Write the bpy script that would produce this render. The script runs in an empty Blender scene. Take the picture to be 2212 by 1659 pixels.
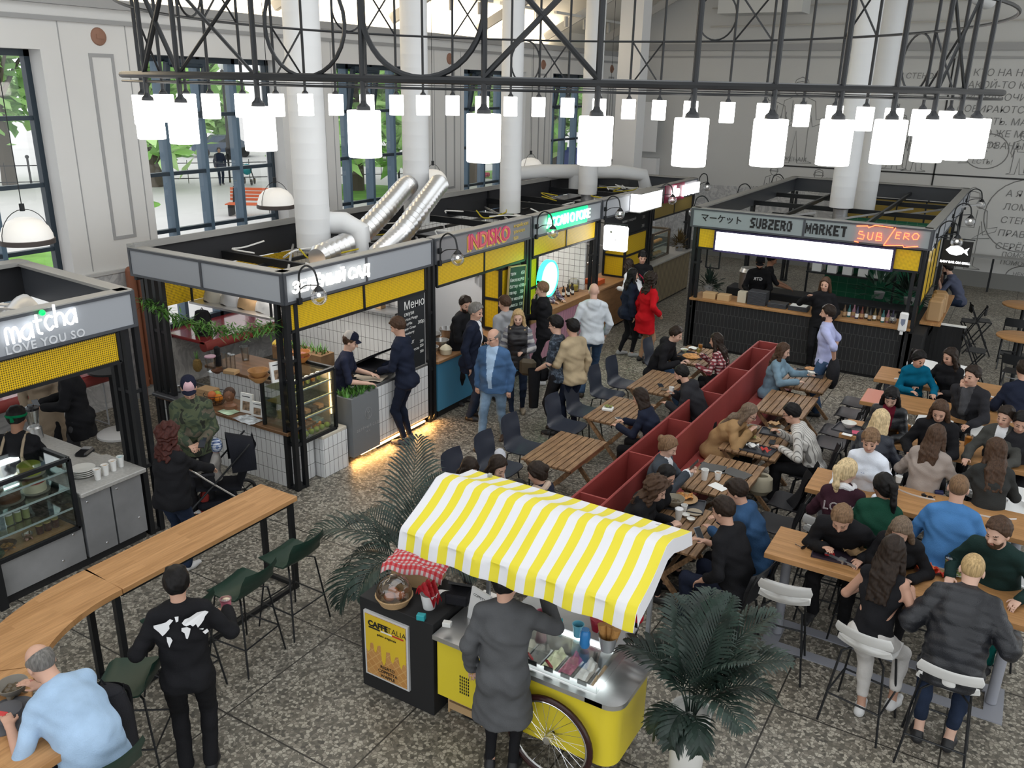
import bpy, math, random
import numpy as np
from mathutils import Vector as V, Matrix as MX, Euler
random.seed(7); RNG = np.random.default_rng(7)
SC = bpy.context.scene; COL = SC.collection
PI = math.pi
# ---- camera
AZ, PITCH, ROLL, FPX, EYE = math.radians(-30.7378), math.radians(19.45), math.radians(1.2), 1826.0, 5.0
_fw = V((math.sin(AZ)*math.cos(PITCH), math.cos(AZ)*math.cos(PITCH), -math.sin(PITCH)))
_r0 = V((math.cos(AZ), -math.sin(AZ), 0)); _u0 = _r0.cross(_fw)
_rt = _r0*math.cos(ROLL)+_u0*math.sin(ROLL); _up = _u0*math.cos(ROLL)-_r0*math.sin(ROLL)
cd = bpy.data.cameras.new('camera'); cd.sensor_width = 36; cd.lens = 36*FPX/2212
cd.clip_start = .1; cd.clip_end = 400
cam = bpy.data.objects.new('camera', cd); COL.objects.link(cam)
m = MX((_rt, _up, -_fw)).transposed().to_4x4(); m.translation = V((0, 0, EYE)); cam.matrix_world = m
SC.camera = cam
# ---- sky, daylight, exposure
w = bpy.data.worlds.new('sky'); SC.world = w; w.use_nodes = True
wn = w.node_tree.nodes; bg = wn['Background']; bg.inputs[0].default_value = (.93, .97, 1, 1); bg.inputs[1].default_value = 1.65
SC.view_settings.view_transform = 'Standard'; SC.view_settings.look = 'None'
SC.view_settings.gamma = 1; SC.view_settings.use_curve_mapping = False
SC.view_settings.exposure = 0.0
cy = SC.cycles
cy.max_bounces = 6; cy.diffuse_bounces = 3; cy.glossy_bounces = 3; cy.transmission_bounces = 4; cy.transparent_max_bounces = 10
cy.caustics_reflective = False; cy.caustics_refractive = False; cy.sample_clamp_indirect = 4
cy.use_denoising = True; cy.use_adaptive_sampling = True; cy.adaptive_threshold = .03
SKYLIGHT = None
# ---- materials
MATS = {}
def nodes(m):
 m.use_nodes = True; nt = m.node_tree
 return nt, nt.nodes, nt.links, nt.nodes['Principled BSDF']
def mat(name, col=(.5, .5, .5), rough=.55, metal=0, noise=None, bump=None, emit=0, ecol=None, spec=.4, trans=0, coat=0):
 """plain procedural material; noise=(scale, amount) varies the colour, bump=(scale, strength)"""
 if name in MATS: return MATS[name]
 m = bpy.data.materials.new(name); nt, N, L, b = nodes(m); MATS[name] = m
 c = tuple(col)+(1,)
 b.inputs['Base Color'].default_value = c; b.inputs['Roughness'].default_value = rough
 b.inputs['Metallic'].default_value = metal; b.inputs['Specular IOR Level'].default_value = spec
 b.inputs['Transmission Weight'].default_value = trans; b.inputs['Coat Weight'].default_value = coat
 m.diffuse_color = c
 if emit:
  b.inputs['Emission Color'].default_value = tuple(ecol or col)+(1,); b.inputs['Emission Strength'].default_value = emit
 if noise or bump:
  tc = N.new('ShaderNodeTexCoord')
 if noise:
  n = N.new('ShaderNodeTexNoise'); n.inputs['Scale'].default_value = noise[0]; n.inputs['Detail'].default_value = 5
  L.new(tc.outputs['Object'], n.inputs['Vector'])
  r = N.new('ShaderNodeValToRGB'); L.new(n.outputs['Fac'], r.inputs[0])
  k = noise[1]
  r.color_ramp.elements[0].position = .3; r.color_ramp.elements[1].position = .7
  r.color_ramp.elements[0].color = tuple(max(0, x*(1-k)) for x in col)+(1,)
  r.color_ramp.elements[1].color = tuple(min(1, x*(1+k)) for x in col)+(1,)
  L.new(r.outputs[0], b.inputs['Base Color'])
 if bump:
  n2 = N.new('ShaderNodeTexNoise'); n2.inputs['Scale'].default_value = bump[0]; n2.inputs['Detail'].default_value = 4
  L.new(tc.outputs['Object'], n2.inputs['Vector'])
  bp = N.new('ShaderNodeBump'); bp.inputs['Strength'].default_value = bump[1]; bp.inputs['Distance'].default_value = .02
  L.new(n2.outputs['Fac'], bp.inputs['Height']); L.new(bp.outputs[0], b.inputs['Normal'])
 return m
def glass(name, tint=(1, 1, 1), refl=.08):
 """thin pane: clear with a faint reflection"""
 if name in MATS: return MATS[name]
 m = bpy.data.materials.new(name); m.use_nodes = True; nt = m.node_tree; N = nt.nodes; L = nt.links; N.clear()
 o = N.new('ShaderNodeOutputMaterial'); t = N.new('ShaderNodeBsdfTransparent'); g = N.new('ShaderNodeBsdfGlossy')
 t.inputs[0].default_value = tuple(tint)+(1,); g.inputs['Roughness'].default_value = .03
 lw = N.new('ShaderNodeLayerWeight'); lw.inputs[0].default_value = .35
 mm = N.new('ShaderNodeMath'); mm.operation = 'MULTIPLY_ADD'; mm.inputs[1].default_value = refl*4; mm.inputs[2].default_value = refl*.5
 L.new(lw.outputs['Fresnel'], mm.inputs[0])
 x = N.new('ShaderNodeMixShader'); L.new(mm.outputs[0], x.inputs[0]); L.new(t.outputs[0], x.inputs[1]); L.new(g.outputs[0], x.inputs[2])
 L.new(x.outputs[0], o.inputs[0]); MATS[name] = m
 return m
def ramp_mat(name, build, rough=.5, **kw):
 """material whose base colour comes out of build(N, L, texcoord)->socket"""
 if name in MATS: return MATS[name]
 m = mat(name, (.5, .5, .5), rough, **kw); nt, N, L, b = nodes(m)
 tc = N.new('ShaderNodeTexCoord')
 s = build(N, L, tc)
 if s is not None: L.new(s, b.inputs['Base Color'])
 return m
def mapping(N, L, tc, scale=(1, 1, 1), rot=(0, 0, 0), loc=(0, 0, 0)):
 p = N.new('ShaderNodeMapping'); p.inputs['Scale'].default_value = scale; p.inputs['Rotation'].default_value = rot; p.inputs['Location'].default_value = loc
 L.new(tc.outputs['Object'], p.inputs['Vector']); return p.outputs[0]
def ramp(N, L, fac, stops, const=False):
 r = N.new('ShaderNodeValToRGB'); e = r.color_ramp.elements
 if const: r.color_ramp.interpolation = 'CONSTANT'
 while len(e) < len(stops): e.new(.5)
 for i, (p, c) in enumerate(stops): e[i].position = p; e[i].color = tuple(c)+(1,)
 L.new(fac, r.inputs[0]); return r.outputs[0]
def mixc(N, L, fac, a, b, mode='MIX'):
 x = N.new('ShaderNodeMix'); x.data_type = 'RGBA'; x.blend_type = mode
 for sock, v in ((x.inputs[0], fac), (x.inputs[6], a), (x.inputs[7], b)):
  if isinstance(v, (int, float)): sock.default_value = v
  elif isinstance(v, tuple): sock.default_value = v+(1,)
  else: L.new(v, sock)
 return x.outputs[2]
def _floor(N, L, tc):
 v = N.new('ShaderNodeTexVoronoi'); v.inputs['Scale'].default_value = 34; L.new(tc.outputs['Object'], v.inputs['Vector'])
 sx = N.new('ShaderNodeSeparateColor'); L.new(v.outputs['Color'], sx.inputs[0])
 chips = ramp(N, L, sx.outputs[0], [(0, (.085, .08, .07)), (.3, (.17, .155, .13)), (.55, (.29, .265, .225)), (.8, (.44, .41, .35))])
 e = N.new('ShaderNodeTexVoronoi'); e.feature = 'DISTANCE_TO_EDGE'; e.inputs['Scale'].default_value = 34; L.new(tc.outputs['Object'], e.inputs['Vector'])
 g = ramp(N, L, e.outputs['Distance'], [(.02, (0, 0, 0)), (.09, (1, 1, 1))])
 c = mixc(N, L, g, (.13, .12, .10), chips)
 n = N.new('ShaderNodeTexNoise'); n.inputs['Scale'].default_value = .7; n.inputs['Detail'].default_value = 6; L.new(tc.outputs['Object'], n.inputs['Vector'])
 st = ramp(N, L, n.outputs['Fac'], [(.35, (.8, .78, .74)), (.65, (1.08, 1.08, 1.08))])
 c = mixc(N, L, 1.0, c, st, 'MULTIPLY')
 br = N.new('ShaderNodeTexBrick'); br.offset = 0; br.inputs['Scale'].default_value = 1; br.inputs['Brick Width'].default_value = 1.29; br.inputs['Row Height'].default_value = 1.29
 br.inputs['Mortar Size'].default_value = .007; br.inputs['Mortar Smooth'].default_value = 0
 L.new(mapping(N, L, tc, loc=(-.23+12.9, -3.74+12.9, 0)), br.inputs['Vector'])
 return mixc(N, L, br.outputs['Fac'], c, (.035, .032, .028))
M_floor = ramp_mat('terrazzo', _floor, .42, spec=.35)
def wood(name, a, b, pw=.06, pl=.8, axis='y', rough=.5, dark=.8):
 """butcher block: staves along the axis, each of its own tone, with grain"""
 def f(N, L, tc):
  br = N.new('ShaderNodeTexBrick'); br.inputs['Scale'].default_value = 1; br.inputs['Brick Width'].default_value = pl; br.inputs['Row Height'].default_value = pw
  br.inputs['Mortar Size'].default_value = .0006; br.offset = .37; br.offset_frequency = 2
  br.inputs['Color1'].default_value = tuple(a)+(1,); br.inputs['Color2'].default_value = tuple(b)+(1,)
  br.inputs['Mortar'].default_value = tuple(x*dark for x in a)+(1,)
  L.new(mapping(N, L, tc, rot=(0, 0, PI/2 if axis == 'y' else 0), loc=(5.13, 3.07, 0)), br.inputs['Vector'])
  n = N.new('ShaderNodeTexNoise'); n.inputs['Scale'].default_value = 3; n.inputs['Detail'].default_value = 6
  L.new(mapping(N, L, tc, scale=(18, 1.2, 6) if axis == 'y' else (1.2, 18, 6)), n.inputs['Vector'])
  g = ramp(N, L, n.outputs['Fac'], [(.3, (.8, .78, .74)), (.7, (1.12, 1.12, 1.12))])
  return mixc(N, L, 1.0, br.outputs['Color'], g, 'MULTIPLY')
 return ramp_mat(name, f, rough)
M_oak_y = wood('oak_y', (.50, .27, .115), (.40, .205, .08), axis='y')
M_oak_x = wood('oak_x', (.43, .225, .09), (.34, .175, .065), axis='x')
M_ply = wood('counter_oak', (.36, .19, .085), (.28, .14, .06), axis='y')
def tiles(name, col, grout, tw, th, off=0, rough=.2, rot=(0, 0, 0), m=.004):
 def f(N, L, tc):
  s = N.new('ShaderNodeSeparateXYZ'); L.new(tc.outputs['Object'], s.inputs[0])
  ad = N.new('ShaderNodeMath'); L.new(s.outputs[0], ad.inputs[0]); L.new(s.outputs[1], ad.inputs[1])
  cb = N.new('ShaderNodeCombineXYZ'); L.new(ad.outputs[0], cb.inputs[0]); L.new(s.outputs[2], cb.inputs[1])
  br = N.new('ShaderNodeTexBrick'); br.offset = off; br.inputs['Scale'].default_value = 1; br.inputs['Brick Width'].default_value = tw; br.inputs['Row Height'].default_value = th
  br.inputs['Mortar Size'].default_value = m; br.inputs['Color1'].default_value = tuple(col)+(1,); br.inputs['Color2'].default_value = tuple(x*.94 for x in col)+(1,)
  br.inputs['Mortar'].default_value = tuple(grout)+(1,); L.new(cb.outputs[0], br.inputs['Vector'])
  return br.outputs['Color']
 return ramp_mat(name, f, rough)
M_wtile = tiles('white_tile', (.78, .79, .80), (.16, .16, .16), .085, .2, m=.0035)
M_sqtile = tiles('square_tile', (.78, .79, .79), (.13, .13, .13), .125, .125, m=.004)
M_dtile = tiles('dark_tile', (.022, .023, .025), (.075, .075, .075), .075, .26, off=.5, m=.0035, rough=.35)
M_gtile = tiles('green_tile', (.02, .11, .06), (.09, .2, .13), .2, .2, m=.004)
M_ptile = tiles('pink_rib', (.68, .34, .45), (.22, .12, .16), .045, 5, m=.008, rough=.5)
M_slat = tiles('slat_front', (.27, .215, .13), (.06, .05, .035), .09, 5, m=.014, rough=.6)
def mesh_yellow(name, a=(.80, .52, .01), hole=(.26, .17, .01)):
 def f(N, L, tc):
  s = N.new('ShaderNodeSeparateXYZ'); L.new(tc.outputs['Object'], s.inputs[0])
  ad = N.new('ShaderNodeMath'); L.new(s.outputs[0], ad.inputs[0]); L.new(s.outputs[1], ad.inputs[1])
  cb = N.new('ShaderNodeCombineXYZ'); L.new(ad.outputs[0], cb.inputs[0]); L.new(s.outputs[2], cb.inputs[1])
  br = N.new('ShaderNodeTexBrick'); br.offset = 0; br.inputs['Scale'].default_value = 1; br.inputs['Brick Width'].default_value = .022; br.inputs['Row Height'].default_value = .022
  br.inputs['Mortar Size'].default_value = .0055; br.inputs['Mortar Smooth'].default_value = .6
  br.inputs['Color1'].default_value = tuple(hole)+(1,); br.inputs['Color2'].default_value = tuple(hole)+(1,); br.inputs['Mortar'].default_value = tuple(a)+(1,)
  L.new(cb.outputs[0], br.inputs['Vector']); return br.outputs['Color']
 return ramp_mat(name, f, .4)
M_yel = mesh_yellow('yellow_mesh', hole=(.42, .27, .008))
M_yelc = mesh_yellow('yellow_perforated', hole=(.16, .10, .008))
M_wall = mat('wall_paint', (.74, .73, .71), .8, noise=(.6, .04))
M_wallw = mat('wall_white', (.80, .80, .80), .8, noise=(.4, .03))
M_trim = mat('trim_grey', (.36, .36, .36), .7)
M_black = mat('black_steel', (.012, .013, .015), .4, spec=.35)
M_blackm = mat('black_matte', (.014, .014, .015), .7)
M_darkin = mat('stall_inside', (.022, .023, .027), .7)
M_grey = mat('fascia_grey', (.33, .35, .38), .5)
M_greyw = mat('fascia_warm', (.22, .215, .225), .5)
M_edge = mat('fascia_edge', (.36, .355, .34), .45, metal=.3)
M_white = mat('white', (.8, .8, .8), .45)
M_paper = mat('paper', (.82, .82, .80), .8)
M_steel = mat('steel', (.62, .62, .62), .32, metal=.9, noise=(6, .08))
M_galv = mat('galvanised', (.42, .43, .45), .42, metal=.65, noise=(1.6, .25))
M_chrome = mat('chrome', (.75, .75, .76), .16, metal=1)
M_red = mat('bench_red', (.27, .045, .04), .55, noise=(3, .1))
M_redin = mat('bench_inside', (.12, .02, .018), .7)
M_ywood = mat('frame_window', (.025, .04, .055), .4)
M_winb = mat('window_blue', (.10, .16, .22), .4)
M_glass = glass('window_glass', (1, 1, 1), .05)
M_cglass = glass('case_glass', (.93, .97, .96), .10)
M_lamp = mat('lamp_glass', (.9, .9, .88), .4, emit=7, ecol=(1, .97, .92))
M_led = mat('led', (1, 1, 1), .4, emit=9, ecol=(.93, .97, 1))
M_ledw = mat('led_warm', (1, .8, .5), .4, emit=6, ecol=(1, .62, .25))
M_sign = mat('sign_light', (1, 1, 1), .4, emit=4.5)
M_screen = mat('screen_light', (1, 1, 1), .3, emit=3.5, ecol=(.97, .98, 1))
M_neonr = mat('neon_red', (1, .1, .05), .4, emit=6, ecol=(1, .10, .03))
M_neong = mat('neon_green', (.1, 1, .5), .4, emit=4, ecol=(.02, 1, .32))
M_leaf = mat('palm_leaf', (.018, .034, .026), .45, noise=(9, .5))
M_leafg = mat('green_leaf', (.07, .19, .03), .5, noise=(14, .5))
# ---- mesh helpers
def frame(d):
 d = V(d).normalized(); a = V((0, 0, 1)) if abs(d.z) < .95 else V((1, 0, 0))
 x = a.cross(d).normalized(); return x, d.cross(x), d
class MB:
 def __init__(s): s.v = []; s.f = []; s.m = []; s.k = 0; s.X = None
 def mat(s, i): s.k = i; return s
 def add(s, vs, fs):
  o = len(s.v)
  s.v += [tuple(s.X @ V(p)) if s.X else tuple(p) for p in vs]
  s.f += [tuple(i+o for i in f) for f in fs]; s.m += [s.k]*len(fs); return s
 def box(s, a, b, rz=0, bv=0):
  """axis box from corner a to corner b; rz turns it about its centre; bv chamfers the vertical and top edges"""
  x0, y0, z0 = (min(p, q) for p, q in zip(a, b)); x1, y1, z1 = (max(p, q) for p, q in zip(a, b))
  if bv:
   def ring(i, z): return [(x0+i, y0+bv, z), (x0+bv, y0+i, z), (x1-bv, y0+i, z), (x1-i, y0+bv, z), (x1-i, y1-bv, z), (x1-bv, y1-i, z), (x0+bv, y1-i, z), (x0+i, y1-bv, z)]
   vs = ring(bv, z0)+ring(0, z0+bv)+ring(0, z1-bv)+ring(bv, z1); n = 8
   fs = [(j*n+i, j*n+(i+1) % n, (j+1)*n+(i+1) % n, (j+1)*n+i) for j in range(3) for i in range(n)]+[tuple(range(n))[::-1], tuple(range(3*n, 4*n))]
  else:
   vs = [(x, y, z) for z in (z0, z1) for x, y in ((x0, y0), (x1, y0), (x1, y1), (x0, y1))]
   fs = [(3, 2, 1, 0), (4, 5, 6, 7), (0, 1, 5, 4), (1, 2, 6, 5), (2, 3, 7, 6), (3, 0, 4, 7)]
  if rz:
   cx, cy = (x0+x1)/2, (y0+y1)/2; c, q = math.cos(rz), math.sin(rz)
   vs = [(cx+(x-cx)*c-(y-cy)*q, cy+(x-cx)*q+(y-cy)*c, z) for x, y, z in vs]
  return s.add(vs, fs)
 def cyl(s, a, b, r, r2=None, n=12, caps=True):
  a, b = V(a), V(b); r2 = r if r2 is None else r2; x, y, d = frame(b-a)
  vs = [c+(x*math.cos(2*PI*i/n)+y*math.sin(2*PI*i/n))*q for c, q in ((a, r), (b, r2)) for i in range(n)]
  fs = [(i, (i+1) % n, n+(i+1) % n, n+i) for i in range(n)]
  if caps: fs += [tuple(range(n))[::-1], tuple(range(n, 2*n))]
  return s.add(vs, fs)
 def bar(s, a, b, w, h=None):
  """square bar from a to b"""
  a, b = V(a), V(b); h = h or w; x, y, d = frame(b-a)
  vs = [c+x*(i*w/2)+y*(j*h/2) for c in (a, b) for i, j in ((-1, -1), (1, -1), (1, 1), (-1, 1))]
  return s.add(vs, [(3, 2, 1, 0), (4, 5, 6, 7), (0, 1, 5, 4), (1, 2, 6, 5), (2, 3, 7, 6), (3, 0, 4, 7)])
 def tube(s, pts, r, n=8, closed=False, rs=None):
  pts = [V(p) for p in pts]; N = len(pts); vs = []; px = None
  for i, p in enumerate(pts):
   t = (pts[(i+1) % N]-pts[i-1]) if closed else (pts[min(i+1, N-1)]-pts[max(i-1, 0)])
   t = t.normalized()
   if px is None: px = frame(t)[0]
   px = (px-t*px.dot(t)); px = px.normalized() if px.length > 1e-6 else frame(t)[0]
   y = t.cross(px); q = rs[i] if rs else r
   vs += [p+(px*math.cos(2*PI*k/n)+y*math.sin(2*PI*k/n))*q for k in range(n)]
  R = N if closed else N-1
  fs = [(i*n+k, i*n+(k+1) % n, ((i+1) % N)*n+(k+1) % n, ((i+1) % N)*n+k) for i in range(R) for k in range(n)]
  if not closed: fs += [tuple(range(n))[::-1], tuple(range((N-1)*n, N*n))]
  return s.add(vs, fs)
 def lathe(s, prof, c=(0, 0, 0), n=20, caps=True, flat=1):
  """profile [(r, z)...] turned about the vertical through c"""
  vs = [(c[0]+r*math.cos(2*PI*i/n), c[1]+flat*r*math.sin(2*PI*i/n), c[2]+z) for r, z in prof for i in range(n)]
  K = len(prof); fs = [(j*n+i, j*n+(i+1) % n, (j+1)*n+(i+1) % n, (j+1)*n+i) for j in range(K-1) for i in range(n)]
  if caps: fs += [tuple(range(n))[::-1], tuple(range((K-1)*n, K*n))]
  return s.add(vs, fs)
 def ball(s, c, r, n=14, k=8):
  rx, ry, rz = (r, r, r) if isinstance(r, (int, float)) else r
  vs = [(c[0], c[1], c[2]-rz)]; 
  for j in range(1, k):
   a = -PI/2+PI*j/k
   vs += [(c[0]+rx*math.cos(a)*math.cos(2*PI*i/n), c[1]+ry*math.cos(a)*math.sin(2*PI*i/n), c[2]+rz*math.sin(a)) for i in range(n)]
  vs.append((c[0], c[1], c[2]+rz)); T = len(vs)-1
  fs = [(0, 1+(i+1) % n, 1+i) for i in range(n)]+[(1+j*n+i, 1+j*n+(i+1) % n, 1+(j+1)*n+(i+1) % n, 1+(j+1)*n+i) for j in range(k-2) for i in range(n)]
  fs += [(T, 1+(k-2)*n+i, 1+(k-2)*n+(i+1) % n) for i in range(n)]
  return s.add(vs, fs)
 def prism(s, poly, z0, z1):
  n = len(poly); vs = [(x, y, z) for z in (z0, z1) for x, y in poly]
  return s.add(vs, [tuple(range(n))[::-1], tuple(range(n, 2*n))]+[(i, (i+1) % n, n+(i+1) % n, n+i) for i in range(n)])
 def quad(s, *p): return s.add(p, [tuple(range(len(p)))])
 def grid(s, fn, nu, nv, th=0):
  """sheet fn(u, v)->point, u and v in 0..1; th gives it thickness along z"""
  P = [[V(fn(i/nu, j/nv)) for j in range(nv+1)] for i in range(nu+1)]
  vs = [p for row in P for p in row]; w_ = nv+1
  fs = [(i*w_+j, (i+1)*w_+j, (i+1)*w_+j+1, i*w_+j+1) for i in range(nu) for j in range(nv)]
  if th:
   n = len(vs); vs = vs+[p-V((0, 0, th)) for p in vs]; fs = fs+[tuple(q+n for q in f[::-1]) for f in fs]
   ed = [(i, 0) for i in range(nu+1)]+[(nu, j) for j in range(1, nv+1)]+[(i, nv) for i in range(nu-1, -1, -1)]+[(0, j) for j in range(nv-1, 0, -1)]
   ids = [i*w_+j for i, j in ed]
   fs += [(ids[k], ids[k-1], ids[k-1]+n, ids[k]+n) for k in range(len(ids))]
  return s.add(vs, fs)
 def mesh(s, name, mats, smooth=.6):
  me = bpy.data.meshes.new(name); me.from_pydata(s.v, [], s.f)
  for q in (mats if isinstance(mats, (list, tuple)) else [mats]): me.materials.append(q)
  me.polygons.foreach_set('material_index', s.m); me.update()
  if smooth: me.polygons.foreach_set('use_smooth', [True]*len(s.f)); me.set_sharp_from_angle(angle=smooth)
  return me
def link(name, me, parent=None, loc=None):
 o = bpy.data.objects.new(name, me); COL.objects.link(o)
 if parent: o.parent = parent
 if loc: o.location = loc
 return o
def P(name, mb, mats, parent=None, label=None, smooth=.6):
 """a mesh object; with a parent it is a part, in the parent's own coordinates"""
 o = link(name, mb.mesh(name, mats, smooth), parent)
 if label: o['label'] = label
 return o
def tag(o, label, cat, group=None):
 o['label'] = label; o['category'] = cat
 if group: o['group'] = group
 return o
def T(name, label, cat, loc=(0, 0, 0), rz=0, group=None):
 o = bpy.data.objects.new(name, None); COL.objects.link(o); o.location = loc; o.rotation_euler = (0, 0, rz); o.empty_display_size = .1
 return tag(o, label, cat, group)
def O(name, mb, mats, label, cat, loc=(0, 0, 0), rz=0, group=None):
 """a thing that is one mesh, built about its own base"""
 o = P(name, mb, mats); o.location = loc; o.rotation_euler = (0, 0, rz); return tag(o, label, cat, group)
def S(name, mb, mats, parent=None):
 o = P(name, mb, mats, parent)
 if not parent: o['kind'] = 'structure'
 return o
def kids(o): return list(o.children)
def dup(o, loc, rz=None, label=None, group=None, parent=None):
 c = o.copy(); COL.objects.link(c)
 if parent: c.parent = parent
 if loc is not None: c.location = loc
 if rz is not None: c.rotation_euler = (0, 0, rz)
 if label: c['label'] = label
 if group: c['group'] = group
 for k in kids(o): dup(k, None, parent=c)
 return c
def text_mesh(name, s, size, m, parent=None, org=(0, 0, 0), ux=(1, 0, 0), uy=(0, 0, 1), ext=.004, align='CENTER', bold=0, space=1, shear=0, mm=None):
 """lettering as a mesh, laid along ux with its upright along uy"""
 c = bpy.data.curves.new(name, 'FONT'); c.body = s; c.size = size; c.extrude = ext; c.align_x = align; c.align_y = 'CENTER'
 c.offset = bold; c.space_character = space; c.shear = shear; c.resolution_u = 3
 t = bpy.data.objects.new('t', c); COL.objects.link(t)
 dg = bpy.context.evaluated_depsgraph_get(); dg.update()
 me = bpy.data.meshes.new_from_object(t.evaluated_get(dg)); bpy.data.objects.remove(t); bpy.data.curves.remove(c)
 me.name = name; me.materials.clear(); me.materials.append(m)
 x = V(ux).normalized(); y = V(uy); y = (y-x*y.dot(x)).normalized(); z = x.cross(y)
 X = MX((x, y, z)).transposed().to_4x4(); X.translation = V(org); me.transform(X)
 return link(name, me, parent)
def bez(p, n=10):
 """Catmull-Rom through points"""
 p = [V(q) for q in p]; q = [2*p[0]-p[1]]+p+[2*p[-1]-p[-2]]; out = []
 for i in range(1, len(q)-2):
  for k in range(n):
   t = k/n; a, b, c, d = q[i-1], q[i], q[i+1], q[i+2]
   out.append(.5*((2*b)+(c-a)*t+(2*a-5*b+4*c-d)*t*t+(3*b-a-3*c+d)*t**3))
 return out+[p[-1]]
# ---- the hall
WX, EY = -12.0, 26.4
b = MB(); b.box((-12.4, -6, -.2), (12, 26.8, 0)); S('floor', b, M_floor)
WIN = [(4.40+4.42*i, 7.32+4.42*i) for i in range(5)]
b = MB(); z0, z1 = .9, 5.34
ys = [-6]+[y for w_ in WIN for y in w_]+[26.4]
for i in range(0, len(ys), 2): b.box((-12.5, ys[i], 0), (WX, ys[i+1], z1))
for a, c in WIN: b.box((-12.5, a, 0), (WX, c, z0))
b.box((-12.5, -6, z1), (WX, 26.4, 6.06))
S('wall_left', b, M_wall)
b = MB(); b.box((-12.5, EY, 0), (12, EY+.4, 9.6)); S('wall_back', b, mat('wall_mural', (.57, .57, .555), .8, noise=(.4, .04)))
b = MB(); b.box((WX, -6, 5.93), (WX+.10, EY, 6.06)); b.box((WX, -6, 5.72), (WX+.04, EY, 5.78)); S('trim_1', b, M_trim)
b = MB(); b.box((-12, EY-.12, 6.1), (12, EY, 6.28)); b.box((-12, EY-.05, 5.9), (12, EY, 5.95)); S('trim_2', b, M_trim)
def _marble(N, L, tc):
 n = N.new('ShaderNodeTexNoise'); n.inputs['Scale'].default_value = 2.2; n.inputs['Detail'].default_value = 9; n.inputs['Distortion'].default_value = 1.6
 L.new(tc.outputs['Object'], n.inputs['Vector'])
 return ramp(N, L, n.outputs['Fac'], [(.3, (.34, .35, .36)), (.47, (.60, .60, .59)), (.52, (.40, .40, .41)), (.7, (.66, .66, .65))])
M_marble = ramp_mat('marble', _marble, .35)
b = MB()
for i in range(0, len(ys), 2): b.box((WX, ys[i]-.0, 0), (WX+.045, ys[i+1], 2.12))
for a, c in WIN: b.box((WX, a, 0), (WX+.045, c, .86))
S('trim_3', b, M_marble)
b = MB()
for i in range(0, len(ys), 2): b.box((WX, ys[i], 2.12), (WX+.06, ys[i+1], 2.17))
S('trim_4', b, mat('stone_cap', (.55, .55, .54), .5))
b = MB(); b.box((-11.9, EY-.04, 0), (12, EY, .42)); S('baseboard_back', b, mat('dado_dark', (.20, .20, .19), .6))
b = MB(); b.box((-11.9, EY-.03, .5), (-4.6, EY, 2.2)); S('trim_5', b, M_marble)
for i in range(5):
 y = 7.95+4.42*i+.28
 b = MB()
 for p, q in (((y-.2, 2.62), (y-.155, 5.32)), ((y+.155, 2.62), (y+.2, 5.32)), ((y-.155, 5.27), (y+.155, 5.32)), ((y-.155, 2.62), (y+.155, 2.67))):
  b.box((WX, p[0], p[1]), (WX+.012, q[0], q[1]))
 b.box((WX, y-.62, 2.2), (WX+.006, y-.605, 5.72)); b.box((WX, y+.44, 2.2), (WX+.006, y+.455, 5.72))
 S('trim_%d' % (6+i), b, mat('panel_line', (.37, .37, .37), .8))
 b = MB(); b.X = MX.Translation((WX, y+.0, 5.55)) @ MX.Rotation(PI/2, 4, 'Y')
 b.lathe([(.0, .05), (.05, .045), (.09, .03), (.115, .02), (.125, 0)], n=20)
 b.box((-.03, -.06, .03), (.03, .06, .055))
 tag(P('medallion', b, mat('medallion', (.30, .16, .11), .7)), ['terracotta medallion high on the wall above the first pier, near the tall grey panel', 'terracotta medallion high on the wall beyond the big hoop of the ring chandelier', 'terracotta medallion high on the wall above the third pier, behind the white duct', 'terracotta medallion on the fourth wall pier, far along the window wall', 'terracotta medallion on the last wall pier by the far corner'][i], 'medallion', 'medallions on the window wall')
for i, (a, c) in enumerate(WIN):
 fx = -12.33; e = bpy.data.objects.new('window_%d' % (i+1), None); COL.objects.link(e); e['kind'] = 'structure'
 b = MB(); ms = [a+.62+.745*k for k in range(3)]
 for y in (a+.04, c-.04): b.box((fx-.06, y-.04, z0), (fx+.05, y+.04, z1))
 for z in (z0+.04, z1-.05): b.box((fx-.06, a, z-.04), (fx+.05, c, z+.05))
 S('window_frame', b, M_ywood, e)
 b = MB()
 for y in ms: b.box((fx-.16, y-.035, z0), (fx+.05, y+.035, z1)); 
 S('mullion', b, M_winb, e)
 b = MB()
 for z in (1.65, 2.57, 3.5, 4.43): b.box((fx-.05, a, z-.03), (fx+.04, c, z+.03))
 S('transom', b, M_ywood, e)
 if i: # opening light, tilted in at the top
  b = MB(); y1, y2 = ms[0], ms[1]; zz = (4.43, 5.25)
  b.bar((fx+.06, y1, zz[0]), (fx+.22, y1, zz[1]), .08); b.bar((fx+.06, y2, zz[0]), (fx+.22, y2, zz[1]), .08)
  b.bar((fx+.06, y1, zz[0]), (fx+.06, y2, zz[0]), .1); b.bar((fx+.22, y1, zz[1]), (fx+.22, y2, zz[1]), .1)
  b.cyl((fx+.26, y1+.05, 5.2), (fx+.26, y2-.1, 5.2), .035, n=8)
  S('window_sash', b, M_ywood, e)
 b = MB(); b.box((fx-.006, a, z0), (fx, c, z1)); S('pane', b, M_glass, e)
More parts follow.
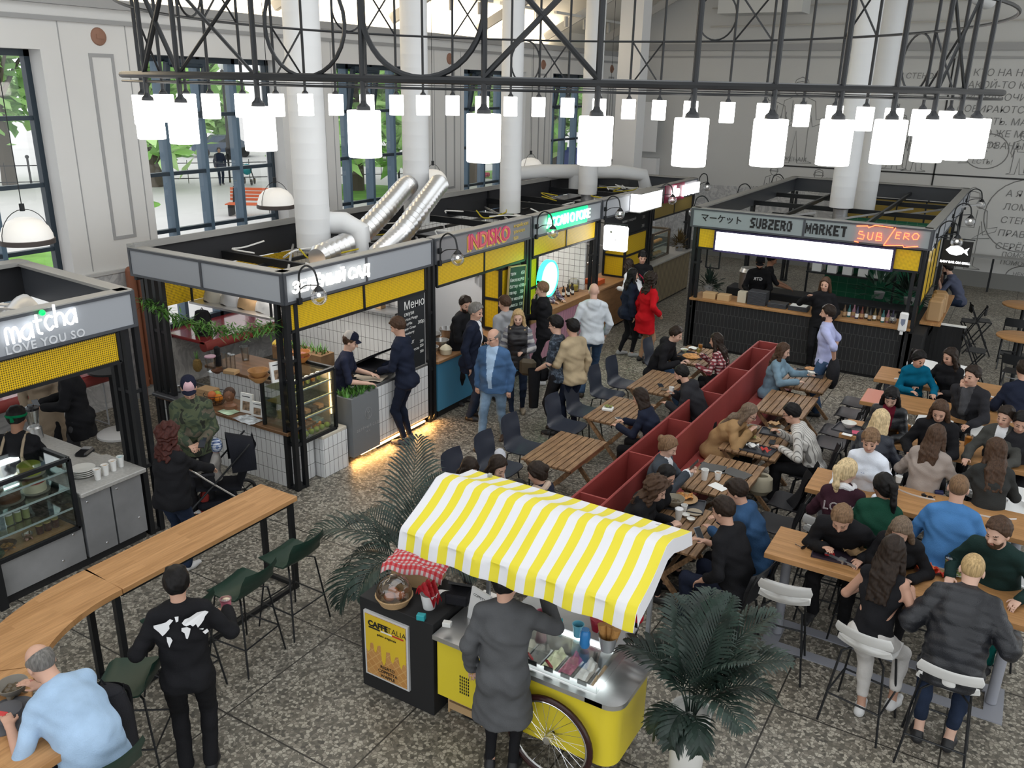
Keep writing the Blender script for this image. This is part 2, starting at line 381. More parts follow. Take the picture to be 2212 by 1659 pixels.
for i, (a, c) in enumerate(WIN):
 b = MB(); b.box((-12.28, a+.02, .86), (-11.15, c-.02, .92), bv=.015)
 t = T('window_counter', ['long red shelf under the nearest window behind the first stall row', 'dark red shelf under the second window, with a black backpack on its end', 'red window shelf behind the second and third stalls', 'red window shelf behind the fourth stall', 'red window shelf by the far corner'][i], 'shelf', group='red window shelves')
 P('top', b, mat('red_lacquer', (.27, .035, .04), .22, coat=.4), t)
 b = MB(); b.cyl((-11.2, a+.02, .83), (-11.2, c-.02, .83), .09, n=12); P('padded_edge', b, M_red, t)
 for y in (a+.25, c-.25):
  b = MB(); b.tube([(-11.3, y, .84), (-11.3, y, .03), (-11.9, y, .03)], .014, n=6); P('leg', b, M_galv, t)
b = MB(); b.quad((-12.5, -6, 6.06), (-12.5, 26.4, 6.06), (-12.5, 26.4, 6.5), (-12.5, -6, 6.5))
b.quad((-12.5, -6, 6.5), (-12.5, 26.4, 6.5), (-8.2, 26.4, 9.0), (-8.2, -6, 9.0)); b.quad((-8.2, -6, 9.0), (-8.2, 26.4, 9.0), (-7, 26.4, 9.6), (-7, -6, 9.6))
M_ceil = mat('ceiling_paint', (.74, .71, .64), .9)
S('ceiling_cove', b, M_ceil)
b = MB(); HX0, HX1, HY0, HY1 = -6.6, 3.5, -2, 14.5
for p, q in (((-7, -6), (12, HY0)), ((-7, HY1), (12, 26.8)), ((-7, HY0), (HX0, HY1)), ((HX1, HY0), (12, HY1))): b.box(p+(9.6,), q+(9.8,))
S('ceiling', b, M_ceil)
M_gw = mat('grey_white', (.62, .62, .60), .6)
for i in range(7):
 y = 5.2+3.3*i; b = MB(); b.bar((-12.1, y, 6.25), (-8.2, y+1.6, 8.7), .16, .2); S('beam_%d' % (i+1), b, mat('beam_grey', (.42, .41, .39), .7))
for i in range(9):
 y = 3.5+2.6*i
 t = T('track_light', 'white ceiling track with two spotlights in the lit cove, number %s from the camera side' % 'first second third fourth fifth sixth seventh eighth ninth'.split()[i], 'track light', (-11.2, y, 6.75), 0, 'spot tracks in the cove')
 b = MB(); b.box((-.04, -1.1, 0), (.04, 1.1, .06)); P('track', b, M_gw, t)
 for q in (-.5, .6):
  b = MB(); b.cyl((0, q, -.03), (0, q, -.28), .05, n=10); P('spotlight', b, M_trim, t)
def area(name, loc, rot, sx, sy, pw, col=(1, 1, 1)):
 d = bpy.data.lights.new(name, 'AREA'); d.shape = 'RECTANGLE'; d.size = sx; d.size_y = sy; d.energy = pw; d.color = col
 o = bpy.data.objects.new(name, d); COL.objects.link(o); o.location = loc; o.rotation_euler = rot; return o
area('cove_lamp', (-12.2, 12.5, 6.2), (0, math.radians(180-35), 0), .2, 20, 420, (1, .86, .66))
def duct(x, y, z, r, lab, z2=9.6, seg=True):
 b = MB(); prof = []; zz = z
 while zz < z2:
  prof += [(r, zz-z), (r*1.006, zz-z+.01), (r, zz-z+.02)]; zz += .22
 prof.append((r, z2-z)); b.lathe(prof, n=28)
 return O('ventilation_duct', b, mat('duct_white', (.74, .75, .76), .6), lab, 'duct', (x, y, z), 0, 'white ventilation ducts')
duct(-9.27, 9.55, 2.6, .26, 'tall white round duct rising from the first stall, thickest of the row')
duct(-9.53, 12.49, 2.6, .235, 'tall white round duct between the two silver hoses and the third window')
duct(-9.05, 14.99, 2.55, .215, 'tall white round duct ending above the third stall in a galvanised collar')
duct(-9.02, 18.5, 2.6, .225, 'tall white round duct rising from the far stalls by the cross pipe')
duct(-3.45, 19.6, 2.65, .25, 'white round duct hanging into the dark market kiosk, front one of its pair', z2=7.0)
duct(-3.3, 21.6, 2.4, .25, 'white round duct hanging into the dark market kiosk, rear one of its pair')
b = MB(); b.box((-10.2, 22.4, 0), (-9.55, 22.95, 9.6)); S('column', b, M_wallw)
b = MB(); b.tube(bez([(-3.45, 19.6, 6.8), (-3.4, 19.7, 7.3), (-3.0, 20.3, 7.5), (-2.2, 21.5, 7.3), (-1.5, 22.3, 7.0)], 6), .27, n=16)
O('duct_elbow', b, mat('duct_white', (.74, .75, .76), .6), 'white duct elbow high above the dark market kiosk', 'duct')
b = MB(); b.tube([(-10.6, 17.9, 3.0), (-10.2, 18.4, 3.05), (-9.0, 20.2, 3.0), (-8.6, 20.8, 2.9), (-8.5, 20.95, 2.4)], .17, n=14); b.cyl((-9.7, 19.1, 2.95), (-9.7, 19.1, 2.4), .13, n=12)
O('duct_branch', b, mat('duct_white', (.74, .75, .76), .6), 'white cross pipe with elbows above the far end of the stall row', 'duct')
b = MB()
for z in (6.75, 7.25): b.cyl((-9, EY-.2, z), (8, EY-.2, z+.1), .025, n=6)
O('wall_pipe', b, mat('pipe_beige', (.5, .48, .44), .6), 'pair of thin pipes running along the upper end wall', 'pipe')
b = MB(); b.box((-8.4, 24.9, 7.0), (-6.1, 25.8, 7.45)); O('air_unit', b, M_gw, 'pale air unit hanging below the ceiling by the end wall', 'air unit')
b = MB(); b.box((-11.2, EY-.3, 0), (-10.35, EY-.02, 2.9)); b.box((-11.1, EY-.33, 3.1), (-10.4, EY-.3, 4.6)); S('door_1', b, M_white)
# ---- the square outside the windows
b = MB(); b.box((-120, -20, -.3), (-12.5, 110, -.02)); S('pavement', b, mat('paving', (.62, .60, .58), .9, noise=(.3, .06)))
M_grass = mat('grass_green', (.16, .34, .06), .9, noise=(1.2, .3))
for i, (x, y, sx, sy) in enumerate([(-28, 32, 6, 5), (-33, 22, 4, 3), (-24, 14, 2.5, 2.5), (-40, 45, 12, 5), (-26, 45, 5, 6)]):
 b = MB(); b.ball((0, 0, -.2), (sx, sy, .24), n=24, k=6); o = P('lawn', b, M_grass); o.location = (x, y, 0); o['kind'] = 'structure'
def tree(x, y, h, r, lab, n=520, seed=1):
 rg = random.Random(seed)
 t = T('street_tree', lab, 'tree', (x, y, 0), 0, 'trees outside the windows')
 b = MB(); b.tube([(0, 0, 0), (.1, 0, h*.3), (-.05, .1, h*.55), (.1, 0, h*.8)], .2, n=8, rs=[.36, .26, .2, .1])
 for k in range(5):
  a = k*1.3; b.tube([(0, 0, h*.4), (r*.4*math.cos(a), r*.4*math.sin(a), h*.6), (r*.7*math.cos(a), r*.7*math.sin(a), h*.72)], .07, n=5, rs=[.14, .09, .04])
 P('trunk', b, mat('bark', (.10, .08, .06), .9), t)
 b = MB()
 cl = [(rg.gauss(0, r*.45), rg.gauss(0, r*.45), h*(.22+.74*rg.random())) for _ in range(26)]
 for k in range(n*3):
  c = cl[k % 26]; p = V(c)+V((rg.gauss(0, 1), rg.gauss(0, 1), rg.gauss(0, .8)))*r*.24
  s = rg.uniform(.3, .75); e = Euler((rg.uniform(-1, 1), rg.uniform(-1, 1), rg.uniform(0, 6))).to_matrix()
  b.mat(k % 3).add([p+e @ V(q)*s for q in ((-1, 0, 0), (-.3, -.5, .1), (1, 0, 0), (.2, .55, .1))], [(0, 1, 2), (0, 2, 3)])
 o = P('foliage', b, [mat('leaf_a', (.34, .60, .17), .7), mat('leaf_b', (.21, .45, .10), .7), mat('leaf_c', (.50, .74, .30), .7)], t, smooth=0)
tree(*(-36.736, 27.264), 8.5, 2.5, 'leafy green tree seen through the left panes of the window beside the long panel', 420, 2)
tree(*(-28.149, 32.172), 9, 3.0, 'big green tree with a thick grey trunk beyond the third window', 520, 3)
tree(*(-25.458, 38.327), 9, 2.6, 'green tree beyond the fourth window, over the blue hoarding', 420, 4)
tree(*(-24.318, 45.213), 10, 2.8, 'green tree beyond the farthest window', 420, 5)
tree(*(-42.053, 23.110), 9, 2.7, 'green tree outside the nearest window at the left edge', 420, 6)
tree(*(-51.366, 42.357), 9, 2.6, 'pale green tree far across the square', 350, 7)
tree(*(-38.068, 47.367), 11, 4.0, 'wide pale tree behind the one with the thick trunk', 420, 8)
def lamp_post(x, y, lab):
 t = T('street_lamp', lab, 'street lamp', (x, y, 0), 0, 'street lamps on the square')
 b = MB(); b.lathe([(.3, 0), (.3, .25), (.2, .3), (.24, .7), (.15, .8), (.17, 1.4), (.09, 1.6), (.08, 5.4), (.14, 5.5), (.05, 5.6)], n=14); P('post', b, M_blackm, t)
 b = MB(); b.lathe([(.1, 5.6), (.22, 5.8), (.24, 6.0), (.1, 6.3), (.02, 6.4)], n=12); P('lantern', b, M_white, t)
lamp_post(-17.5, 8.6, 'black cast iron street lamp close outside the nearest window')
lamp_post(-46, 40.0, 'thin street lamp by the parked car across the square')
t = T('iron_fence', 'low black iron fence across the square', 'fence', (-36.5, 29, 0), math.radians(-35))
b = MB()
for z in (.25, 1.0): b.bar((0, -13, z), (0, 13, z), .04)
P('rail', b, M_blackm, t)
for k in range(27):
 b = MB(); y = -13+k; b.bar((0, y, 0), (0, y, 1.35 if k % 3 == 0 else 1.15), .09 if k % 3 == 0 else .03)
 if k % 3 == 0: b.ball((0, y, 1.4), .09, 8, 5)
 P('post', b, M_blackm, t)
def car(x, y, rz, col, lab):
 t = T('parked_car', lab, 'car', (x, y, 0), rz)
 pr = [(-2.1, .35), (-2.1, .75), (-1.9, .9), (-1.2, .95), (-.6, 1.42), (.7, 1.45), (1.4, 1.0), (2.05, .9), (2.15, .6), (2.1, .35)]
 b = MB(); n = len(pr); w_ = .85
 b.add([(x_, s_*w_*(1 if z < 1 else .82), z) for s_ in (-1, 1) for x_, z in pr], [tuple(range(n)), tuple(range(n, 2*n))[::-1]]+[(i, n+i, n+(i+1) % n, (i+1) % n) for i in range(n)])
 P('body', b, mat('car_'+lab.split()[0], col, .25, coat=.5), t)
 b = MB()
 for s_ in (-1, 1): b.add([(-1.05, s_*.80, 1.0), (-.55, s_*.72, 1.36), (.65, s_*.72, 1.38), (1.2, s_*.80, 1.0)], [(0, 1, 2, 3)])
 P('window', b, mat('car_glass', (.03, .04, .05), .1), t)
 for xx in (-1.3, 1.3):
  for yy in (-.8, .8):
   b = MB(); b.cyl((xx, yy-.1, .33), (xx, yy+.1, .33), .33, n=14); P('wheel', b, M_blackm, t)
car(-48, 41.2, 1.0, (.10, .13, .20), 'dark blue car parked across the square')
car(-33, 12.2, .5, (.55, .06, .04), 'red car parked outside the nearest window, low at the left edge')
car(-40, 62, .8, (.12, .12, .13), 'black car beyond the farthest window')
t = T('park_bench', 'orange slatted bench outside the second window', 'bench', (-25.9, 23.4, 0), math.radians(30))
b = MB()
for k in range(4): b.box((-.95, -.3+.15*k, .42), (.95, -.18+.15*k, .46)); b.box((-.95, .36+.03*k, .52+.13*k), (.95, .39+.03*k, .62+.13*k))
P('slats', b, mat('bench_orange', (.62, .14, .05), .6), t)
b = MB()
for x in (-.8, .8): b.box((x-.04, -.3, 0), (x+.04, .3, .42)); b.bar((x, .3, .4), (x, .5, 1.05), .06)
P('leg', b, M_blackm, t)
b = MB(); b.box((-27, 45, 0), (-21, 45.2, 1.7)); O('hoarding', b, mat('hoarding_blue', (.03, .06, .28), .6), 'dark blue hoarding beyond the fourth window', 'hoarding')
b = MB()
rg = random.Random(3)
for k in range(60): b.ball((-24+rg.uniform(-3, 3), 42.5+rg.uniform(-1, 1), .15), rg.uniform(.1, .2), 6, 4)
o = P('flowers', b, mat('flower_red', (.6, .05, .12), .7)); o['kind'] = 'stuff'; tag(o, 'bed of red flowers on the lawn beyond the fourth window', 'flowers')
t = T('baby_carriage', 'small teal pushchair pushed along the fence outside', 'pushchair', (-34.0, 30.6, 0), .6)
b = MB(); b.ball((0, 0, .75), (.25, .38, .28), 10, 6); P('seat', b, mat('teal', (.02, .28, .32), .7), t)
for sx in (-.25, .25):
 b = MB(); b.bar((sx, -.5, 1.0), (sx, .3, .2), .04); P('handle', b, M_blackm, t)
 for sy in (-.3, .35): b = MB(); b.cyl((sx-.03, sy, .15), (sx+.03, sy, .15), .15, n=10); P('wheel', b, M_blackm, t)
# ---- market stalls
FX, BX = -7.35, -10.15           # front and back of the long row
YB = [7.02, 9.98, 12.88, 15.70, 18.52, 21.4]
def post(mb, x, y, dx=0, dy=0, z=2.5, r=.032):
 mb.box((x-r+dx, y-r+dy, 0), (x+r+dx, y+r+dy, z))
def cluster(parent, x, y, pts, z=2.5, r=.03, name='corner_post'):
 for dx, dy in pts:
  b = MB(); post(b, x, y, dx, dy, z, r); P(name, b, M_black, parent)
 xs = [p[0] for p in pts]; yy = [p[1] for p in pts]
 for zz in (.02, .85, 1.75): b = MB(); b.box((x+min(xs)-.02, y+min(yy)-.02, zz-.02), (x+max(xs)+.02, y+max(yy)+.02, zz+.02)); P('post_tie', b, M_black, parent)
def fascia(parent, a, c, z0, z1, n, out, m, name='fascia_panel', cap=.13, gaps=None):
 """grey sign band between plan points a and c, n panels, out = outward normal"""
 a, c, out = V(a+(0,)), V(c+(0,)), V(out+(0,)); d = c-a
 for k in range(n):
  b = MB(); p, q = a+d*(k/n)+d.normalized()*.02, a+d*((k+1)/n)-d.normalized()*.02
  b.prism([(p.x, p.y), (q.x, q.y), (q.x+out.x*.03, q.y+out.y*.03), (p.x+out.x*.03, p.y+out.y*.03)] if out.cross(d).z > 0 else [(q.x, q.y), (p.x, p.y), (p.x+out.x*.03, p.y+out.y*.03), (q.x+out.x*.03, q.y+out.y*.03)], z0+.03, z1-.03)
  P(name, b, m, parent)
 b = MB()
 for z in (z0+.015, z1-.015): b.bar((a.x+out.x*.02, a.y+out.y*.02, z), (c.x+out.x*.02, c.y+out.y*.02, z), .045, .03)
 for k in range(n+1):
  p = a+d*(k/n)+out*.02; b.bar((p.x, p.y, z0), (p.x, p.y, z1), .04)
 i_ = out*-.1
 b.prism([(a.x, a.y), (c.x, c.y), (c.x+i_.x*.6, c.y+i_.y*.6), (a.x+i_.x*.6, a.y+i_.y*.6)] if i_.cross(d).z < 0 else [(c.x, c.y), (a.x, a.y), (a.x+i_.x*.6, a.y+i_.y*.6), (c.x+i_.x*.6, c.y+i_.y*.6)], z0, z1-.02)
 P('fascia_frame', b, mat('fascia_frame', (.06, .065, .075), .4), parent)
 b = MB(); o1, o2 = out*.035, out*-cap
 pl = [(a+o1), (c+o1), (c+o2), (a+o2)]; pl = [(p.x, p.y) for p in pl]
 if i_.cross(d).z >= 0: pl = pl[::-1]
 b.prism(pl, z1-.02, z1+.012); P('top_rail', b, M_edge, parent)
def mesh_panel(parent, a, c, z0, z1, m, n=2, name='yellow_panel'):
 a, c = V(a+(0,)), V(c+(0,)); d = c-a; b = MB(); u = d.normalized()
 for k in range(n):
  p, q = a+d*(k/n)+u*.02, a+d*((k+1)/n)-u*.02; t_ = V((u.y, -u.x, 0))*.006
  bb = MB(); bb.prism([(p.x-t_.x, p.y-t_.y), (p.x+t_.x, p.y+t_.y), (q.x+t_.x, q.y+t_.y), (q.x-t_.x, q.y-t_.y)], z0+.02, z1-.02); P(name, bb, m, parent)
 for k in range(n+1): p = a+d*(k/n); b.bar((p.x, p.y, z0), (p.x, p.y, z1), .035)
 for z in (z0, z1): b.bar((a.x, a.y, z), (c.x, c.y, z), .035)
 P('panel_frame', b, M_black, parent)
names = ['corner kiosk with the garland, white tiles and blank grey side fascia', 'kiosk with the pink and yellow lettered fascia and blue counter front',
         'kiosk with the green neon name and pink ribbed counter', 'kiosk with a white lightbox and chalk menu, behind the hanging white square sign', 'far end kiosk of the row with the white and crimson name sign']
KI = []
for i in range(5):
 y0, y1 = YB[i], YB[i+1]; K = T('market_kiosk', names[i], 'market stall', (0, 0, 0)); KI.append(K)
 fm = [M_grey, M_greyw, M_grey, M_grey, M_greyw][i]
 fascia(K, (FX, y0+(.0 if not i else .04)), (FX, y1-.04), 2.48, 2.86, 2 if i not in (1,) else 1, (1, 0), fm)
 if i == 0: fascia(K, (FX, y0), (BX, y0), 2.48, 2.86, 2, (0, -1), M_grey, 'side_fascia_panel')
 if i == 4: fascia(K, (BX, y1-.02), (FX, y1-.02), 2.48, 2.86, 2, (0, 1), M_greyw, 'side_fascia_panel')
 if i != 3: mesh_panel(K, (FX-.02, y0+(.08 if not i else .14)), (FX-.02, y1-.16), 2.12, 2.47, M_yel if i < 4 else mesh_yellow('ochre_mesh', (.30, .21, .04), (.2, .14, .03)))
 b = MB(); b.box((BX, y0, 2.42), (BX+.05, y1, 2.84)); P('rear_fascia', b, M_darkin, K)
 b = MB(); b.box((BX-.08, y0, 2.84), (BX+.10, y1, 2.9)); b.box((BX+.06, y0, 2.9), (BX+.09, y1, 2.93)); P('rear_rail', b, M_edge, K)
 for f, z in ((.02, 2.62), (.5, 2.55)):
  if f == .02 and not i: continue
  b = MB(); b.bar((FX-.06, y0+(y1-y0)*f, z), (BX+.03, y0+(y1-y0)*f, z), .06, .11); P('roof_beam', b, M_black, K)
 for q in (.33, .66):
  b = MB(); x = FX+(BX-FX)*q; b.bar((x, y0+.05, 2.5), (x, y1-.05, 2.5), .05); P('roof_beam', b, M_black, K)
 b = MB(); b.bar((FX-.1, y0+.1, 2.5), ((FX+BX)/2, (y0+y1)/2, 2.56), .03); b.bar((BX+.1, y1-.1, 2.5), ((FX+BX)/2, (y0+y1)/2, 2.56), .03); P('roof_brace', b, M_trim, K)
 rg = random.Random(i)
 for k in range(5):
  b = MB(); x, y = rg.uniform(BX+.5, FX-.5), rg.uniform(y0+.4, y1-1.2)
  b.tube(bez([(x+rg.uniform(-.3, .3), y+k*.1, 2.62+.1*rg.random()) if not j else (x+rg.uniform(-.5, .5), y+j*.35, 2.56+rg.uniform(0, .12)) for j in range(4)], 5), .013, n=5)
  P('cable', b, M_paper if k % 3 else mat('cable_yellow', (.5, .4, .02), .5), K)
 if i: cluster(K, FX-.04, y0, [(0, .06), (0, -.06), (-.12, 0)], 2.86, name='post')
 else:
  cluster(K, FX-.03, y0+.04, [(.0, .0), (0, .14), (-.14, 0), (-.14, .12)], 2.5)
  cluster(K, -9.93, y0+.04, [(.0, .0), (.14, 0), (.28, .0)], 2.5)
 if i == 4: cluster(K, FX-.04, y1-.06, [(0, .0), (0, -.13), (-.13, 0)], 2.5, name='post')
 area('kiosk_lamp', (-8.5, (y0+y1)/2, 2.38), (0, 0, 0), .9, 1.6, (26, 24, 26, 16, 14)[i], (1, .93, .84))
 b = MB(); post(b, BX+.05, y0+.1, z=2.84); P('rear_post', b, M_black, K)
 if i < 4:
  wm = [M_wtile, mat('kitchen_white', (.62, .64, .68), .35), M_sqtile, M_steel][i]
  b = MB(); b.box((BX+.15, y1-.14, 0), (FX-.22, y1-.09, 2.42)); P('partition', b, wm, K)
 else:
  b = MB(); b.box((BX+.15, y1-.1, 0), (BX+.2, y1-.05, 2.4)); P('partition', b, M_white, K)
 b = MB(); b.box((BX+.1, y0+.1, .9 if i else 2.0), (BX+.14, y1-.15, 2.42)); P('rear_panel', b, M_yelc if i == 0 else [M_yel, mat('kitchen_grey', (.4, .42, .45), .5), M_sqtile, M_darkin, M_wallw][i], K)
# --- lettering on the row
K = KI[0]; tx = FX+.05
t = T('neon_sign', 'white neon Cyrillic name sign glowing on the corner kiosk fascia', 'neon sign', (tx, 7.78, 2.67))
M_neonw = mat('neon_white', (1, 1, 1), .4, emit=2.6, ecol=(1, .97, .88))
text_mesh('neon_letters', 'ЗЕЛЁНЫЙ САД', .19, M_neonw, t, (.03, 0, 0), (0, 1, 0), ext=.012, bold=.004, shear=.15)
b = MB()
for y in (-.55, -.2, .2, .55): b.cyl((0, y, .02), (.03, y, .02), .006, n=6)
P('standoff', b, M_black, t)
def board_text(t, lines, m, org, ux=(0, 1, 0), uy=(0, 0, 1), name='lettering', al='LEFT'):
 out = V(ux).cross(V(uy)).normalized()
 for s, sz, dx, dz in lines: text_mesh(name, s, sz, m, t, V(org)+V(ux)*dx+V(uy)*dz+out*.003, ux, uy, .001, al)
K = KI[1]
text_mesh('name_shadow', 'INDISKO', .335, mat('letter_yellow', (.72, .50, .10), .5), K, (FX+.034, 11.46, 2.645), (0, 1, 0), ext=.002, bold=.009, space=.92)
text_mesh('name_letters', 'INDISKO', .335, mat('letter_pink', (.62, .05, .16), .5), K, (FX+.042, 11.49, 2.675), (0, 1, 0), ext=.003, bold=.009, space=.92)
text_mesh('name_inline', 'INDISKO', .335, mat('letter_light', (.72, .18, .16), .5), K, (FX+.046, 11.49, 2.675), (0, 1, 0), ext=.003, bold=-.006, space=.987)
for k, s in enumerate(('индийская', 'уличная', 'еда')):
 text_mesh('tagline', s, .085, mat('letter_yellow', (.72, .50, .10), .5), K, (FX+.036, 12.25, 2.77-.1*k), (0, 1, 0), ext=.001, align='LEFT', bold=.001, space=1.15)
t = T('neon_sign', 'green neon name sign on the third kiosk fascia', 'neon sign', (tx, 14.2, 2.68))
b = MB(); b.box((0, -.78, -.16), (.015, .78, .16)); P('backplate', b, mat('neon_plate', (.03, .5, .22), .3, emit=.9, ecol=(.0, 1, .3)), t)
text_mesh('neon_letters', 'ACCAИ O POKE', .25, mat('neon_green_core', (.7, 1, .85), .4, emit=5, ecol=(.45, 1, .7)), t, (.03, 0, 0), (0, 1, 0), ext=.01, bold=.003, space=.93)
t = T('round_sign', 'round green glowing sign on edge beside the third kiosk post', 'neon sign', (FX+.30, 13.02, 1.78), PI/2)
b = MB(); b.X = MX.Rotation(PI/2, 4, 'X'); b.lathe([(.02, -.035), (.3, -.035), (.3, .035), (.02, .035)], n=28); P('disc', b, mat('neon_disc', (.7, 1, .8), .4, emit=1.6, ecol=(.4, 1, .55)), t)
b = MB(); b.X = MX.Rotation(PI/2, 4, 'X'); b.lathe([(.3, -.045), (.33, -.045), (.33, .045), (.3, .045)], n=28, caps=False); b.add([], []); P('rim', b, M_neong, t)
b = MB(); b.box((-.36, -.02, -.02), (-.32, .02, .02)); b.bar((-.36, 0, 0), (-.3, 0, 0), .03); P('bracket', b, M_black, t)
t = T('light_box', 'white lightbox projecting from the fourth kiosk fascia', 'light box', (FX+.04, 17.75, 2.66))
b = MB(); b.box((0, -.62, -.17), (.22, .62, .2)); P('face', b, M_sign, t)
b = MB(); b.box((-.0, -.64, .2), (.24, .64, .22)); b.box((0, -.64, -.19), (.24, .64, -.17)); P('frame', b, M_edge, t)
t = T('name_sign', 'white glowing name letters on a crimson plate at the far end of the row', 'illuminated sign', (FX+.04, 20.2, 2.66))
b = MB(); b.box((0, -1.1, -.2), (.02, .15, .2)); P('plate', b, mat('crimson', (.25, .01, .05), .4), t)
text_mesh('letters', 'the', .36, M_sign, t, (.05, -.55, .02), (0, 1, 0), ext=.02, bold=.008, shear=.3)
text_mesh('letters', 'MOCHI', .36, M_sign, t, (.05, .55, -.02), (0, 1, 0), ext=.02, bold=.008)
t = T('hanging_sign', 'white glowing square sign hung from the post between the third and fourth kiosks', 'light box', (FX+.42, 15.62, 1.9))
b = MB(); b.box((-.02-.24, -.07, 0), (.24, .07, .5), bv=.03); P('box', b, M_sign, t)
b = MB(); b.bar((-.46, 0, .53), (.24, 0, .53), .02); b.bar((-.2, 0, .53), (-.2, 0, .49), .02); b.bar((.2, 0, .53), (.2, 0, .49), .02); P('bracket', b, M_black, t)
b = MB(); b.box((-.11, -.075, .36), (-.06, -.07, .40)); b.box((.0, -.075, .22), (.06, -.07, .235)); P('print', b, M_trim, t)
M_chalk = mat('chalkboard', (.015, .017, .02), .6); M_chalkw = mat('chalk', (.75, .75, .73), .8)
t = T('menu_board', 'tall black chalk menu hung by the navy-clad customer at the corner kiosk', 'menu board', (FX-.02, 9.5, .98))
b = MB(); b.box((-.02, -.3, 0), (.01, .29, 1.14)); P('board', b, M_chalk, t)
b = MB(); b.box((-.02, .29, 0), (.015, .30, 1.14)); P('edge', b, M_trim, t)
board_text(t, [('Меню', .17, -.2, 1.0), ('смузи', .08, -.2, .88), ('Apricot Mango', .058, -.23, .80), ('BerryMix', .058, -.23, .73), ('Super Green', .058, -.23, .66), ('Strawberry', .058, -.23, .59), ('Bounty', .058, -.23, .52), ('300р', .075, .12, .70), ('салат', .085, -.2, .44), ('киноа', .06, -.2, .37), ('под соусом', .06, -.2, .31), ('паста', .06, -.2, .25), ('250', .06, .16, .40), ('250', .06, .16, .33), ('300', .06, .16, .24)], M_chalkw, (.01, 0, 0))
t = T('menu_board', 'leaning chalkboard with gold frame in front of the yellow cupboard', 'menu board', (FX+.03, 12.33, .955), 0)
b = MB(); b.X = MX.Rotation(-.09, 4, 'X'); b.box((-.02, -.27, 0), (.0, .27, 1.12)); P('board', b, M_chalk, t)
b = MB(); b.X = MX.Rotation(-.09, 4, 'X')
for p, q in (((-.285, 0), (-.265, 1.12)), ((.265, 0), (.285, 1.12)), ((-.285, 1.105), (.285, 1.125)), ((-.285, -.01), (.285, .01))): b.box((-.025, p[0], p[1]), (.008, q[0], q[1]))
P('frame', b, mat('gilt', (.45, .33, .14), .5), t)
R9 = MX.Rotation(-.09, 3, 'X')
for k, (s, pr) in enumerate((('тали', '650'), ('баклажан', '250'), ('баттер чикен', '290'), ('панир', '280'), ('дал махани', '220'), ('самоса', '120'), ('нан', '80'), ('чай', '90'))):
 text_mesh('lettering', s, .085, M_chalkw, t, R9 @ V((.004, -.24, .99-.11*k)), R9 @ V((0, 1, 0)), R9 @ V((0, 0, 1)), .001, 'LEFT')
 text_mesh('lettering', pr, .085, M_chalkw, t, R9 @ V((.004, .24, .99-.11*k)), R9 @ V((0, 1, 0)), R9 @ V((0, 0, 1)), .001, 'RIGHT')
t = T('menu_board', 'wide dark chalk menu under the fascia of the fourth kiosk', 'menu board', (FX-.06, 17.25, 1.75))
b = MB(); b.box((-.02, -1.15, 0), (.01, 1.2, .7)); P('board', b, M_chalk, t)
board_text(t, [('суп фо', .11, -1.0, .5), ('том ям', .11, -1.0, .32), ('лапша с говядиной', .08, -.3, .52), ('рис', .08, -.3, .38), ('спринг роллы', .09, -.3, .2), ('350', .1, .8, .5), ('290', .1, .8, .3)], mat('chalk_dim', (.35, .35, .34), .8), (.01, 0, 0))
def cupboard(x0, x1, y0, y1, z0, z1, lab):
 t = T('display_cupboard', lab, 'cupboard', ((x0+x1)/2, (y0+y1)/2, z0)); hx, hy, h = (x1-x0)/2, (y1-y0)/2, z1-z0
 b = MB()
 for sx in (-hx, hx):
  for sy in (-hy, hy): b.bar((sx, sy, 0), (sx, sy, h), .05)
 for z in (0, h*.5, h):
  b.bar((-hx, -hy, z), (hx, -hy, z), .045); b.bar((-hx, hy, z), (hx, hy, z), .045); b.bar((-hx, -hy, z), (-hx, hy, z), .045); b.bar((hx, -hy, z), (hx, hy, z), .045)
 P('frame', b, M_black, t)
 for z in (0, h*.5):
  b = MB(); b.box((-hx, -hy-.004, z+.02), (hx, -hy+.004, z+h*.5-.02)); P('side_panel', b, M_yel, t)
  b = MB(); b.box((hx-.004, -hy, z+.02), (hx+.004, hy, z+h*.5-.02)); P('front_panel', b, M_yel, t)
cupboard(-7.75, FX-.07, 12.02, 12.64, 1.0, 2.06, 'yellow mesh cupboard on the counter behind the leaning chalkboard')
cupboard(-7.9, FX-.05, 17.2, 18.35, 1.02, 1.95, 'yellow mesh cupboard on the counter behind the man holding a baby')
cupboard(-7.7, FX-.1, 13.0, 13.32, .98, 2.08, 'narrow yellow mesh cupboard by the round green sign')
# ---- gooseneck lamps
def gooseneck(x, y, z, out, lab, k=1.0):
 """arm fixed to a fascia at x,y,z; the globe hangs on the outward side"""
 t = T('gooseneck_lamp', lab, 'lamp', (x, y, z), math.atan2(out[1], out[0]), 'gooseneck globe lamps on the kiosk fascias')
 b = MB(); b.tube(bez([(.03, 0, -.2), (.03, 0, .05), (.05, 0, .2), (.16, 0, .29), (.29, 0, .24), (.34, 0, .08)], 7), .013, n=7)
 b.tube(bez([(.03, 0, -.02), (.14, 0, .05), (.34, 0, .08)], 5), .008, n=6); P('arm', b, M_black, t)
 for z_ in (-.02, -.2): b = MB(); b.box((0, -.03, z_), (.04, .03, z_+.08)); P('wall_bracket', b, M_black, t)
 b = MB(); b.lathe([(.015, .075), (.03, .06), (.06, .025), (.062, .01)], (.34, 0, 0), n=16); P('cap', b, M_black, t)
 b = MB(); b.ball((.34, 0, -.06), .1, 16, 10); P('globe', b, glass('globe_glass', (.97, .97, .98), .16), t)
 b = MB(); b.ball((.34, 0, -.04), .026, 8, 6); P('bulb', b, mat('bulb', (.8, .78, .7), .3, emit=1.2), t)
 return t
